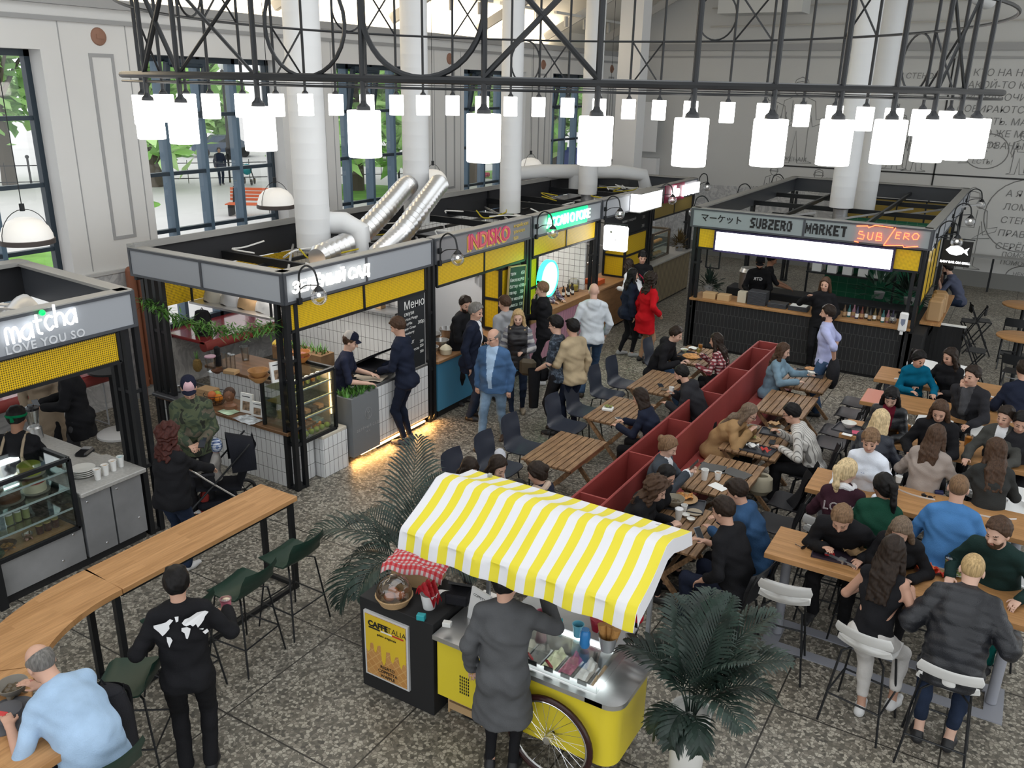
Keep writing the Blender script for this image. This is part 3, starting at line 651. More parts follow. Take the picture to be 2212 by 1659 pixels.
W5 = ['at the corner kiosk, over the white neon', 'left of the pink lettered name', 'left of the green neon name', 'right of the green neon name', 'beside the white lightbox']
for i, y in enumerate((7.2, 10.08, 12.98, 15.8, 18.7)): gooseneck(FX+.05, y, 2.66, (1, 0), 'black gooseneck lamp with clear globe '+W5[i])
gooseneck(FX+.03, 21.41, 2.68, (.5, 1), 'black gooseneck lamp with clear globe past the far end of the row')
for i, (x, y, o) in enumerate(((-5.58, 17.2, (-1, 0)), (-5.58, 20.2, (-1, 0)), (-5.58, 23.2, (-1, 0)), (-1.27, 16.6, (1, 0)), (-1.27, 19.6, (1, 0)), (-1.27, 22.9, (1, 0)))):
 gooseneck(x, y, 2.64, o, 'gooseneck globe lamp on the %s side of the dark kiosk, %s from its front' % ('aisle' if i < 3 else 'wall', ('first', 'second', 'third')[i % 3]))
# ---- counters of the row
def counter(lab, x0, x1, y0, y1, h, front, top, over=.05, toe=.08, tt=.045, group=None, fname='front'):
 t = T('counter', lab, 'counter', ((x0+x1)/2, (y0+y1)/2, 0), 0, group); hx, hy = (x1-x0)/2, (y1-y0)/2
 b = MB(); b.box((-hx, -hy, toe), (hx, hy, h-tt)); P(fname, b, front, t)
 b = MB(); b.box((-hx+.04, -hy+.04, 0), (hx-.04, hy-.04, toe)); P('plinth', b, M_blackm, t)
 b = MB(); b.box((-hx-over, -hy-over, h-tt), (hx+over, hy+over, h), bv=.006); P('worktop', b, top, t)
 return t
M_dkwood = wood('walnut_top', (.20, .105, .05), (.15, .075, .035), pl=2, axis='x')
counter('white tiled side counter of the corner kiosk with walnut top and books', -9.95, -7.5, 7.06, 7.5, .79, M_wtile, M_dkwood, .04, .0)
counter('white tiled inner counter with walnut top, pineapple and jugs on it', -10.0, -8.75, 7.95, 8.6, .99, M_wtile, M_dkwood, .04, 0)
counter('low white tiled plinth under the lit display case at the corner post', -7.95, FX, 7.52, 7.99, .6, M_wtile, mat('tile_cream', (.6, .55, .46), .4), 0, 0)
tc_ = counter('white tiled front counter at the navy-clad customer, lit orange along the floor', -8.0, FX+.0, 8.62, 9.84, 1.0, M_wtile, M_steel, 0, .12)
b = MB(); b.box((.28, -.95, .05), (.31, .55, .075)); b.mat(0); P('floor_light', b, M_ledw, tc_)
area('plinth_light', (FX-.02, 9.05, .10), (0, math.radians(-60), 0), .1, 1.9, 26, (1, .5, .14))
counter('blue fronted counter of the curry kiosk with pots on a wooden top', -8.1, FX, 10.1, 12.78, .95, mat('blue_front', (.06, .24, .40), .35), M_ply, .02, .12)
counter('pink ribbed counter with a thick wooden top below the green neon', -8.05, FX, 12.98, 15.6, 1.02, M_ptile, M_ply, .03, .12, .12)
counter('plain brown wooden counter leading to the far stalls', -8.05, FX+.02, 15.78, 18.4, 1.0, M_ply, M_ply, .02, .05)
counter('vertical slatted counter at the far end with a grey stone top', -8.05, FX+.02, 18.55, 21.3, 1.06, M_slat, mat('stone_top', (.36, .35, .33), .5), .05, .05)
t = T('planter_box', 'tall grey planter box with a seed emblem at the corner kiosk', 'planter', (-7.42, 8.31, 0))
b = MB(); b.box((-.16, -.28, .12), (.14, .28, .97)); P('box', b, mat('planter_grey', (.17, .18, .19), .6), t)
b = MB(); b.X = MX.Translation((.145, .05, .68)) @ MX.Rotation(PI/2, 4, 'Z') @ MX.Rotation(PI/2, 4, 'X')
for r_, k in ((.07, 1), (.05, .6)): b.tube([(r_*k*math.cos(a), r_*1.2*math.sin(a), 0) for a in np.linspace(0, 2*PI, 25)[:-1]], .002, n=4, closed=True)
b.bar((0, -.045, 0), (0, .05, 0), .004); b.bar((0, 0, 0), (.025, .03, 0), .004); b.bar((0, 0, 0), (-.025, .03, 0), .004)
P('emblem', b, M_trim, t)
text_mesh('lettering', 'ЗЕЛЁНЫЙ САД', .052, M_trim, t, (.142, .03, .48), (0, 1, 0), ext=.001, space=1.3)
text_mesh('lettering', 'кафе', .03, M_trim, t, (.142, .03, .42), (0, 1, 0), ext=.001)
b = MB(); rg = random.Random(5)
for k in range(170):
 y = rg.uniform(-.26, .26); x = rg.uniform(-.13, .11); a = rg.uniform(0, 6.28); s = rg.uniform(.08, .17)
 p = V((x, y, .95)); d = V((math.cos(a)*.5, math.sin(a)*.5, .8))*s; n_ = d.cross(V((0, 0, 1))).normalized()*.012
 b.add([p-n_, p+n_, p+d*.6+n_, p+d, p+d*.6-n_], [(0, 1, 2, 3, 4)])
P('plant', b, M_leafg, t, smooth=0)
# ---- left stall
LX = -7.95
ML = T('market_kiosk', 'left kiosk with glowing white script, LOVE YOU SO lettering and a cake case', 'market stall', (0, 0, 0))
fascia(ML, (LX, .9), (LX, 5.42), 2.49, 2.88, 1, (1, 0), M_grey); fascia(ML, (LX, 5.42), (-10.2, 5.62), 2.49, 2.88, 2, (.09, 1), M_grey, 'side_fascia_panel')
mesh_panel(ML, (LX-.02, .9), (LX-.02, 5.22), 2.14, 2.48, mesh_yellow('yellow_perforated', hole=(.16, .10, .008)), 1)
b = MB(); b.box((-10.25, .9, 2.45), (-10.2, 5.62, 2.88)); P('rear_fascia', b, M_darkin, ML)
b = MB(); b.box((-10.32, .9, 2.86), (-10.1, 5.62, 2.91)); P('rear_rail', b, M_edge, ML)
for y in (2.2, 3.9):
 b = MB(); b.bar((LX-.06, y, 2.6), (-10.2, y, 2.6), .05, .1); P('roof_beam', b, M_black, ML)
b = MB(); b.bar((LX-.1, 5.3, 2.6), (-9.7, 3.3, 2.75), .02); P('roof_brace', b, M_trim, ML)
b = MB(); rg = random.Random(11); b.X = MX.Translation((-9.0, 4.2, 2.62))
b.grid(lambda u, v: ((u-.5)*1.0+.05*math.sin(v*9), (v-.5)*1.5, .1*math.sin(u*7+v*5)+.06*math.cos(v*13)), 14, 18, .01); b.X = None
for k in range(8): b.tube(bez([(-9.6+.15*k, 3.5, 2.62), (-9.5+.12*k, 4.2, 2.72+.03*(k % 3)), (-9.3+.1*k, 4.9, 2.64)], 5), .012, n=5)
P('foil_bundle', b, mat('foil', (.6, .6, .6), .35, metal=.6), ML)
cluster(ML, LX-.05, 5.33, [(0, 0), (0, .13), (-.13, 0), (-.26, .0)], 2.5)
cluster(ML, LX, 3.58, [(0, 0), (-.13, 0)], 2.14, r=.04)
t = T('glowing_sign', 'white glowing script with a green dot on the left kiosk', 'illuminated sign', (LX+.045, 4.42, 2.72))
rg = random.Random(1); M_glow = mat('script_glow', (1, 1, 1), .4, emit=2.5, ecol=(.96, .98, 1))
st = {'m': [[(0, 0), (0, .09), (.03, .10), (.05, .05), (.05, 0), (.05, .07), (.08, .10), (.10, .05), (.10, 0)]], 'a': [[(.08, .06), (.05, .09), (0, .06), (0, .02), (.04, 0), (.08, .05), (.08, .1), (.085, 0)]],
      't': [[(.03, .13), (.03, .02), (.06, 0)], [(0, .09), (.07, .09)]], 'c': [[(.07, .08), (.03, .09), (0, .05), (.03, 0), (.07, .02)]], 'h': [[(0, .15), (0, 0), (0, .06), (.04, .09), (.07, .06), (.07, 0)]], 'i': [[(0, .09), (0, 0)]]}
yy = -.37
for ch, w_, dz in (('m', .15, -.03), ('a', .12, -.02), ('t', .11, .0), ('c', .11, .02), ('h', .11, .03), ('a', .1, .03)):
 b = MB()
 for s_ in st[ch]: b.tube(bez([(.03, yy+p[0]*1.15, dz-.06+p[1]*1.5) for p in s_], 4), .0125, n=7)
 P('script_letter', b, M_glow, t); yy += w_
b = MB(); b.ball((.03, .0, .14), .03, 12, 8); P('green_dot', b, mat('green_dot', (.0, .6, .1), .4, emit=1.2, ecol=(0, 1, .15)), t)
text_mesh('lettering', 'LOVE YOU SO', .115, mat('letter_grey', (.62, .64, .67), .5), ML, (LX+.036, 4.44, 2.56), (0, 1, 0), ext=.003, bold=.002, space=1.12)
t = T('display_case', 'big glass cake case with black frame in the left kiosk', 'display case', (LX-.3, 3.05, .5))
def case(t, hx, hy, h, shelves, m=M_black, w_=.04, front='y', gl=M_cglass):
 b = MB()
 for sx in (-hx, hx):
  for sy in (-hy, hy): b.bar((sx, sy, 0), (sx, sy, h), w_)
 for z in (0, h):
  b.bar((-hx, -hy, z), (hx, -hy, z), w_); b.bar((-hx, hy, z), (hx, hy, z), w_); b.bar((-hx, -hy, z), (-hx, hy, z), w_); b.bar((hx, -hy, z), (hx, hy, z), w_)
 P('frame', b, m, t)
 for z in shelves:
  b = MB(); b.box((-hx+.02, -hy+.02, z-.006), (hx-.03, hy-.02, z)); P('glass_shelf', b, glass('shelf_glass', (.80, .92, .90), .14), t)
  b = MB(); b.box((hx-.035, -hy+.02, z-.012), (hx-.02, hy-.02, z+.004)); P('shelf_edge', b, mat('shelf_edge', (.5, .56, .57), .3), t)
 for q, nm in (((hx, -hy, 0), 'front_glass'),):
  b = MB(); b.box((hx-.002, -hy, .02), (hx+.002, hy, h)); P('front_glass', b, gl, t)
 for sy in (-hy, hy):
  b = MB(); b.box((-hx, sy-.002, .02), (hx, sy+.002, h)); P('side_glass', b, gl, t)
 b = MB(); b.box((-hx, -hy, h-.002), (hx, hy, h+.002)); P('top_glass', b, gl, t)
case(t, .3, 1.42, .79, (.23, .46, .66))
b = MB(); b.box((-.28, -1.4, .0), (.28, 1.4, .012)); P('floor_board', b, M_oak_y, t)
b = MB(); b.box((-.27, 1.0, .74), (-.2, 1.35, .77)); P('led_strip', b, M_led, t)
area('case_light', (LX-.35, 3.3, 1.26), (0, math.radians(20), 0), .08, 1.8, 9, (.95, .97, 1))
CASE_L = (LX-.3, 3.05, .5)
t = T('steel_counter', 'brushed steel counter front with round bolts under the cake case', 'counter', (LX-.32, 3.45, 0))
b = MB(); b.box((-.33, -1.85, .1), (.31, 1.05, .485)); P('low_front', b, M_galv, t)
for y0, y1 in ((1.08, 1.42), (1.44, 1.8)):
 b = MB(); b.box((-.33, y0, .1), (.32, y1, .82)); P('front_panel', b, M_galv, t)
b = MB(); b.box((-.33, 1.05, .1), (.2, 1.1, .82)); P('recess', b, M_blackm, t)
b = MB(); b.box((-.36, 1.07, .82), (.36, 1.86, .87), bv=.008); P('worktop', b, mat('terrazzo_top', (.40, .39, .37), .35, noise=(30, .12)), t)
b = MB(); b.box((-.3, -1.85, 0), (.28, 1.8, .1)); P('plinth', b, M_blackm, t)
for y, z in ((-.0, .2), (-.0, .42), (.8, .2), (.95, .44), (1.15, .74), (1.3, .18), (1.5, .75), (1.72, .3), (-1.2, .2), (-1.2, .42)):
 b = MB(); x = .31 if y < 1.06 else .32; b.ball((x, y, z), (.008, .014, .014), 8, 5); P('bolt', b, M_chrome, t)
counter('grey side counter of the left kiosk with the blender on it', -9.95, -8.35, 4.75, 5.2, .9, mat('side_grey', (.3, .3, .3), .5), mat('terrazzo_top', (.40, .39, .37), .35, noise=(30, .12)), .02, .1)
# ---- dark market kiosk
SX0, SX1, SY0, SY1 = -5.56, -1.30, 16.15, 24.1
SK = T('market_kiosk', 'dark kiosk with pixel lettering, red neon and a long white screen', 'market stall', (0, 0, 0))
fascia(SK, (SX0, SY0), (SX1, SY0), 2.46, 2.82, 2, (0, -1), mat('fascia_teal', (.27, .31, .32), .5)); fascia(SK, (SX1, SY0), (SX1, SY1), 2.46, 2.82, 4, (1, 0), M_grey, 'side_fascia_panel')
fascia(SK, (SX0, SY1), (SX0, SY0), 2.46, 2.82, 4, (-1, 0), M_grey, 'side_fascia_panel'); fascia(SK, (SX1, SY1), (SX0, SY1), 2.46, 2.82, 2, (0, 1), M_grey, 'rear_fascia_panel')
for y in (18.2, 20.2, 22.2):
 b = MB(); b.bar((SX0+.05, y, 2.52), (SX1-.05, y, 2.52), .06, .1); P('roof_beam', b, M_black, SK)
for x in (-4.2, -2.6):
 b = MB(); b.bar((x, SY0+.05, 2.6), (x, SY1-.05, 2.6), .05, .08); P('roof_beam', b, M_black, SK)
for x, y in ((-5.0, 16.6), (-3.4, 18.6), (-2.2, 20.6)):
 b = MB(); b.bar((x, y, 2.5), (x+1.3, y+1.7, 2.66), .035); P('roof_brace', b, M_trim, SK)
for x, pts in ((SX0+.05, [(0, 0), (.12, 0), (0, .13)]), (SX1-.06, [(0, 0), (-.12, 0), (0, .13)])):
 cluster(SK, x, SY0+.08, pts, 2.46, name='corner_post'); cluster(SK, x, SY1-.2, pts, 2.46, name='corner_post')
 b = MB(); post(b, x, 20.1, z=2.46); post(b, x, 20.25, z=2.46); P('side_post', b, M_black, SK)
mesh_panel(SK, (-5.42, SY0+.02), (-5.08, SY0+.02), 2.06, 2.45, M_yel, 1); mesh_panel(SK, (-1.84, SY0+.02), (-1.4, SY0+.02), 2.06, 2.45, M_yel, 1)
mesh_panel(SK, (SX1-.02, SY0+.2), (SX1-.02, 18.4), 1.45, 2.44, M_yel, 3, 'side_yellow_panel'); mesh_panel(SK, (-4.9, 19.6), (-4.0, 19.6), 1.55, 2.4, M_yel, 2, 'inner_yellow_panel')
mesh_panel(SK, (-4.2, 23.9), (-1.5, 23.9), 1.7, 2.44, mesh_yellow('ochre_mesh', (.30, .21, .04), (.2, .14, .03)), 4, 'rear_yellow_panel')
b = MB(); b.bar((-5.32, 16.5, 2.05), (-5.32, 16.5, 1.62), .025); b.bar((-5.05, 16.5, 2.05), (-5.05, 16.5, 1.62), .025); b.bar((-5.32, 16.5, 1.62), (-5.05, 16.5, 1.62), .025); P('drop_frame', b, M_black, SK)
b = MB(); b.box((-3.6, 19.7, 0), (-1.5, 19.76, 2.45)); P('green_tiled_wall', b, M_gtile, SK)
PIX = {'S': '01111 11000 01110 00011 11110', 'U': '10011 10011 10011 10011 01110', 'B': '11110 10011 11110 10011 11110', 'Z': '11111 00011 01110 11000 11111', 'E': '11111 11000 11110 11000 11111', 'R': '11110 10011 11110 10110 10011', 'O': '01110 10011 10011 10011 01110', 'M': '10001 11011 11111 10101 10001', 'A': '01110 10011 11111 10011 10011', 'K': '10011 10110 11100 10110 10011', 'T': '11111 00110 00110 00110 00110'}
def pixel_word(s, x, z, px, pz, parent):
 for ch in s:
  b = MB()
  for r_, row in enumerate(PIX[ch].split()):
   for c_, q in enumerate(row):
    if q == '1': b.box((x+c_*px, SY0-.042, z-(r_+1)*pz), (x+(c_+1)*px, SY0-.03, z-r_*pz))
  P('pixel_letter', b, M_blackm, parent); x += 6*px
pixel_word('SUBZERO', -4.42, 2.74, .019, .038, SK); pixel_word('MARKET', -3.40, 2.74, .0205, .038, SK)
text_mesh('lettering', 'マーケット', .165, M_blackm, SK, (-4.98, SY0-.034, 2.65), (1, 0, 0), ext=.002, bold=.003)
t = T('neon_sign', 'red neon SUB/ZERO sign on the dark kiosk', 'neon sign', (-1.9, SY0-.04, 2.64))
def neon(parts, r=.008):
 for pl in parts:
  b = MB(); b.tube([(x, -.03, z) for x, z in pl], r, n=6); P('neon_tube', b, M_neonr, t)
neon([[(-.50, .04), (-.56, .045), (-.57, 0), (-.47, -.02), (-.48, -.09), (-.58, -.08)], [(-.41, .04), (-.41, -.06), (-.38, -.09), (-.34, -.08), (-.33, .05)], [(-.27, -.09), (-.26, .05), (-.19, .04), (-.19, .0), (-.26, -.02), (-.18, -.03), (-.18, -.08), (-.27, -.09)], [(-.13, -.16), (.02, .16)],
      [(.12, .09), (.05, .09), (.04, -.02), (.11, -.02)], [(.05, .04), (.10, .04)], [(.17, -.02), (.18, .09), (.25, .08), (.25, .04), (.18, .03), (.26, -.02)], [(.33, .09), (.30, .04), (.33, -.01), (.39, .0), (.41, .06), (.37, .1), (.33, .09)], [(-.62, .13), (-.44, .15), (-.42, .12), (-.32, .17), (-.02, .16)], [(-.55, -.15), (-.62, -.14)], [(-.13, -.16), (.18, -.13), (.2, -.16), (.42, -.12)]])
t = T('light_screen', 'long blank white lit screen under the pixel lettering', 'screen', (-3.45, SY0+.0, 2.06))
b = MB(); b.box((-1.63, -.06, -.03), (1.63, .05, .39)); P('casing', b, mat('casing', (.02, .015, .05), .4), t)
b = MB(); b.box((-1.59, -.066, .01), (1.59, -.06, .355)); P('panel', b, M_screen, t)
area('screen_glow', (-3.45, SY0-.1, 2.25), (math.radians(75), 0, 0), 3.1, .3, 18)
ct = counter('dark tiled counter of the dark kiosk with an oak top', -5.44, -1.42, 16.2, 16.8, 1.04, M_dtile, M_oak_x, .05, .06)
b = MB(); b.box((-1.42, 16.2, .05), (-1.15, 18.6, .95)); P('side_front', b, M_blackm, SK)
t = T('drop_leaf_counter', 'oak side counter with paper bags beside the man on the high stool', 'counter', (-1.05, 18.5, 0))
b = MB(); b.box((-.25, -1.6, .98), (.1, 1.2, 1.03)); P('worktop', b, M_oak_y, t)
b = MB()
for y in (-1.4, 1.0): b.bar((.0, y, .98), (-.2, y, .5), .04); b.bar((-.2, y, .98), (-.2, y, 0), .04)
P('bracket', b, M_black, t)
t = T('folding_screen', 'black slatted screen standing at the wall side of the dark kiosk', 'screen', (-.75, 17.1, 0))
b = MB(); b.box((-.4, -.02, .0), (.2, .02, .98)); 
for k in range(8): b.box((-.4+.075*k, -.03, .02), (-.38+.075*k, .0, .97))
P('panel', b, M_blackm, t)
b = MB(); b.box((-.42, -.03, .98), (.22, .03, 1.01)); P('cap', b, M_paper, t)
t = T('hanging_sign', 'black lightbox sign with a white fish at the wall side of the dark kiosk', 'light box', (-.95, 17.6, 2.0))
b = MB(); b.box((-.24, -.05, 0), (.24, .05, .46)); P('box', b, M_blackm, t)
b = MB(); b.X = MX.Translation((0, -.053, 0))
b.add([(x*.19, 0, .29+z*.10) for x, z in ((-1, 0), (-.6, .75), (0, .95), (.45, .55), (.6, .2), (1, .7), (.85, 0), (1, -.7), (.6, -.2), (.45, -.55), (0, -.9), (-.6, -.7))], [tuple(range(12))]); P('fish', b, M_sign, t, smooth=0)
text_mesh('lettering', 'RAW BAR ON GRILL', .055, M_sign, t, (0, -.053, .07), (1, 0, 0), ext=.002, bold=.002)
b = MB(); b.bar((-.34, 0, .5), (.26, 0, .5), .02); b.bar((0, 0, .5), (0, 0, .45), .02); P('bracket', b, M_black, t)
t = T('hand_sanitizer', 'white sanitizer dispenser with a shield emblem on the dark kiosk post', 'dispenser', (-1.5, SY0+.0, .98))
b = MB(); b.box((-.07, -.1, .02), (.07, .0, .36), bv=.02); P('body', b, M_white, t)
b = MB(); b.X = MX.Translation((0, -.102, .19)); b.add([(-.035, 0, .06), (.035, 0, .06), (.035, 0, -.02), (0, 0, -.07), (-.035, 0, -.02)], [(0, 1, 2, 3, 4)]); P('emblem', b, mat('shield', (.2, .23, .32), .5), t)
b = MB(); b.box((-.025, -.09, -.04), (.025, -.03, .02)); P('nozzle', b, M_white, t)
b = MB(); b.bar((.0, .02, -.02), (.0, .02, -.95), .03); P('stand', b, M_black, t)
def flex(pts, r, lab):
 p = bez(pts, 16); q = []
 rs = [r*(1+.13*((k % 2)*2-1)) for k in range(len(p))]
 b = MB(); b.tube(p, r, n=18, rs=rs); O('silver_duct_hose', b, mat('foil_duct', (.70, .70, .70), .28, metal=.85), lab, 'duct hose', group='silver flexible hoses')
flex([(-8.6, 8.9, 2.6), (-8.9, 10.1, 2.7), (-9.2, 11.2, 3.0), (-9.5, 12.1, 3.25), (-9.53, 12.4, 3.3)], .16, 'crumpled silver hose climbing to the duct, the left one of two')
flex([(-8.15, 9.7, 2.55), (-8.35, 10.5, 2.75), (-8.75, 11.7, 3.1), (-9.05, 12.5, 3.3), (-9.3, 12.7, 3.15), (-9.45, 12.6, 3.0)], .16, 'crumpled silver hose with a bent top, the right one of two')
b = MB(); b.tube([(-9.27, 9.75, 2.95), (-8.95, 9.9, 2.95), (-8.75, 10.0, 2.85), (-8.72, 10.0, 2.4)], .17, n=16); O('duct_branch', b, mat('duct_white', (.74, .75, .76), .6), 'white elbow leaving the thickest duct over the corner kiosk', 'duct')
for x, y, z, lab in ((-9.05, 14.99, 2.36, 'galvanised collar under the duct of the third kiosk'), (-9.02, 18.5, 2.4, 'galvanised collar under the far duct of the row'), (-3.45, 19.6, 2.4, 'galvanised collar under the front duct of the dark kiosk')):
 b = MB(); b.lathe([(.15, -.1), (.16, .1), (.15, .1), (.16, .22)], n=18); O('duct_collar', b, M_galv, lab, 'duct collar', (x, y, z), 0, 'galvanised duct collars')
# ---- tables and seats
M_slatw = ramp_mat('table_slats', lambda N, L, tc: ramp(N, L, (lambda n: (L.new(mapping(N, L, tc, scale=(9, 1.2, 5)), n.inputs['Vector']), n.outputs['Fac'])[1])(N.new('ShaderNodeTexNoise')), [(.3, (.15, .085, .045)), (.5, (.23, .135, .07)), (.7, (.32, .19, .10))]), .5)
def slat_table(x0, x1, y0, y1, lab, h=.73):
 t = T('slatted_table', lab, 'table', ((x0+x1)/2, (y0+y1)/2, 0), 0, 'slatted wooden tables along the red bench'); hx, hy = (x1-x0)/2, (y1-y0)/2
 b = MB(); n = 8; w_ = 2*hx/n
 for k in range(n): b.box((-hx+k*w_+.006, -hy, h-.025), (-hx+(k+1)*w_-.006, hy, h), bv=.003)
 P('tabletop', b, M_slatw, t)
 b = MB()
 for y in (-hy+.08, hy-.08): b.box((-hx+.02, y-.02, h-.06), (hx-.02, y+.02, h-.025))
 for x in (-hx+.03, hx-.03): b.box((x-.012, -hy+.06, h-.07), (x+.012, hy-.06, h-.025))
 P('apron', b, M_slatw, t)
 for y in (-hy+.1, hy-.1):
  for s in (-1, 1):
   b = MB(); b.bar((s*(hx-.05), y+.02*s, h-.05), (-s*(hx-.02), y+.02*s, .0), .035, .05); P('leg', b, M_slatw, t)
 b = MB(); b.bar((0, -hy+.1, h*.5), (0, hy-.1, h*.5), .03); P('stretcher', b, M_slatw, t)
 return t
for a in [(-4.70, -4.02, 8.14, 9.18, 'bare slatted wooden table just behind the striped awning'), (-4.68, -4.0, 9.78, 10.8, 'slatted wooden table with a white takeaway tray on it'),
          (-4.68, -4.0, 11.25, 12.28, 'slatted wooden table before the bearded man with a paper cup'), (-4.68, -4.02, 12.9, 13.92, 'slatted wooden table with a shared pizza, farthest on the aisle side'),
          (-2.8, -2.1, 7.1, 8.1, 'slatted wooden table with a soup bowl, nearest on the far side of the bench'), (-2.8, -2.1, 8.48, 9.55, 'slatted wooden table with two paper cups and grey folders'),
          (-2.78, -2.05, 9.8, 10.85, 'slatted wooden table with noodle bowls and a tray'), (-2.8, -2.1, 11.42, 12.42, 'bare slatted wooden table on the far side of the bench'),
          (-2.8, -2.1, 12.7, 13.68, 'slatted wooden table with the denim girl, farthest beside the bench')]: slat_table(*a)
def shell(w, d, zs, zb, rake, neck=None, curl=.05, th=.014, wing=0):
 """seat-and-back shell facing +y: seat front edge at +d/2, back top at zb"""
 ks = [(d/2+.02, zs-.02, .42), (d/2-.03, zs+.005, .48), (0, zs-.012, .5), (-d/2+.06, zs+.0, .5), (-d/2+.0, zs+.05, .47), (-d/2-.02-rake*.3, zs+(zb-zs)*.45, .44), (-d/2-.03-rake*.7, zs+(zb-zs)*.75, .48), (-d/2-.03-rake, zb, .42)]
 if neck: ks = [(d/2, zs-.02, .40), (d/2-.03, zs+.005, .47), (0, zs-.01, .5), (-d/2+.05, zs+.01, .50), (-d/2, zs+.06, .46), (-d/2-.03, zs+.10, .2), (-d/2-.045, zs+.15, .17), (-d/2-.05, zs+.155, .5), (-d/2-.055-rake*.4, zs+.2, .52), (-d/2-.06-rake, zb, .47)]
 def f(u, v):
  s = v*(len(ks)-1); i = min(int(s), len(ks)-2); q = s-i; a, c = ks[i], ks[i+1]
  y, z, hw = (a[j]*(1-q)+c[j]*q for j in range(3)); x = (u-.5)*2
  up = (z-zs)/(zb-zs) if z > zs else 0
  return (x*hw*w, y+curl*x*x*min(1, max(0, up*2)), z+curl*.35*x*x*(1-min(1, up*2))+wing*x*x*max(0, 1-abs(v-.42)*6))
 b = MB(); b.grid(f, 10, 27 if neck else 16, th); return b
def seat_legs(t, w, d, zs, spread, m, r=.009, foot=None, n='leg'):
 for sx in (-1, 1):
  for sy in (-1, 1):
   b = MB(); b.tube([(sx*w*.25, sy*d*.2, zs-.03), (sx*w*.40, sy*d*.38, zs-.05), (sx*(w*.46+spread), sy*(d*.46+spread), 0)], r, n=6); P(n, b, m, t)
 if foot:
  k = 1-foot/zs; X = lambda q: q*(.40+(.46-.40)*k)
  b = MB(); p = [(sx*(w*.40+(w*.06+spread)*k), sy*(d*.38+(d*.08+spread)*k), foot) for sx, sy in ((-1, -1), (-1, 1), (1, 1), (1, -1))]
  for i in range(4): b.cyl(p[i], p[(i+1) % 4], r*.85, n=6)
  P('footrest', b, m, t)
PROTO = {}; SEATS = []
def seat(kind, x, y, az, lab, grp=None):
 """az: compass angle the sitter faces (0 = +y, clockwise)"""
 rz = -math.radians(az)
 spec = {'white': ('bar_stool', 'stool', 'white shell bar stools at the long tables'), 'green': ('bar_stool', 'stool', 'dark green bar stools at the curved bar'),
   'dark': ('dining_chair', 'chair', 'dark blue shell chairs on the aisle side'), 'black': ('dining_chair', 'chair', 'black chairs beyond the red bench'), 'fold': ('folding_stool', 'stool', 'black folding high chairs')}[kind]
 if kind in PROTO: t = dup(PROTO[kind], (x, y, 0), rz, lab); SEATS.append((t, kind)); return t
 t = T(spec[0], lab, spec[1], (x, y, 0), rz, spec[2]); PROTO[kind] = t; SEATS.append((t, kind))
 if kind == 'white': P('seat_shell', shell(.44, .40, .75, 1.02, .05, neck=1, wing=.05), mat('shell_white', (.80, .80, .79), .35), t); seat_legs(t, .42, .40, .74, .05, M_black, .010, .28)
 elif kind == 'green': P('seat_shell', shell(.46, .40, .75, 1.02, .08), mat('shell_green', (.014, .038, .027), .4), t); seat_legs(t, .42, .40, .74, .05, M_black, .009, .27)
 elif kind == 'dark': P('seat_shell', shell(.47, .42, .45, .86, .07), mat('shell_navy', (.028, .034, .05), .4), t); seat_legs(t, .44, .42, .44, .02, M_black, .010)
 elif kind == 'black':
  P('seat_shell', shell(.46, .42, .45, .86, .06), mat('shell_black', (.020, .020, .023), .45), t); seat_legs(t, .44, .42, .44, .015, M_black, .013)
  b = MB(); b.tube([(-.2, -.2, .45), (-.22, -.26, .7), (-.19, -.30, .87), (0, -.32, .885), (.19, -.30, .87), (.22, -.26, .7), (.2, -.2, .45)], .012, n=7); P('back_frame', b, M_black, t)
 else:
  b = MB(); b.box((-.18, -.16, .68), (.18, .16, .70), bv=.01); P('seat', b, M_black, t)
  b = MB(); b.grid(lambda u, v: ((u-.5)*.38, -.24-.03*math.sin(u*PI), .86+v*.16), 6, 3, .0); b.grid(lambda u, v: ((u-.5)*.38, -.225-.03*math.sin(u*PI), 1.02-v*.16), 6, 3); P('backrest', b, M_black, t)
  for sx in (-.19, .19):
   b = MB(); b.bar((sx, -.25, 1.0), (sx, .24, 0), .022); P('leg', b, M_black, t)
   b = MB(); b.bar((sx*.9, .16, .69), (sx*.9, -.26, 0), .022); P('leg', b, M_black, t)
  b = MB(); b.bar((-.19, .12, .28), (.19, .12, .28), .02); b.bar((-.19, -.17, .2), (.19, -.17, .2), .02); P('footrest', b, M_black, t)
 return t
for x, y, l in [(-5.08, 8.28, 'at the bare table behind the awning, nearer the awning'), (-5.12, 8.98, 'at the bare table behind the awning, farther one'), (-5.02, 9.98, 'at the table with the white tray, nearer one'), (-5.05, 10.62, 'at the table with the white tray, farther one'),
    (-5.1, 11.5, 'at the bearded man\'s table, nearer one'), (-5.08, 12.1, 'at the bearded man\'s table, farther one'), (-5.0, 13.45, 'under the black hooded man at the pizza table'), (-5.1, 7.6, 'mostly hidden behind the awning')]:
 seat('dark', x, y, 90, 'dark blue shell chair '+l)
for x, y, l in [(-1.68, 13.35, 'at the denim girl\'s table'), (-1.66, 12.8, 'at the farthest bench table, second one'), (-1.70, 11.95, 'at the bare table beyond the bench, farther one'), (-1.68, 11.45, 'at the bare table beyond the bench, nearer one'),
    (-1.66, 10.25, 'under the man in the striped shirt'), (-1.72, 9.35, 'with a dark coat draped over it'), (-1.72, 8.72, 'holding the canvas bag'), (-1.75, 7.85, 'under the man in the blue denim jacket'), (-1.72, 7.2, 'under the man in the black sweater')]:
 seat('black', x, y, -90, 'black chair '+l)
TB = [(7.07, 7.66), (8.66, 9.28), (10.45, 11.06), (11.85, 12.48), (13.0, 13.72)]
M_tleg = mat('table_leg_grey', (.30, .31, .35), .45)
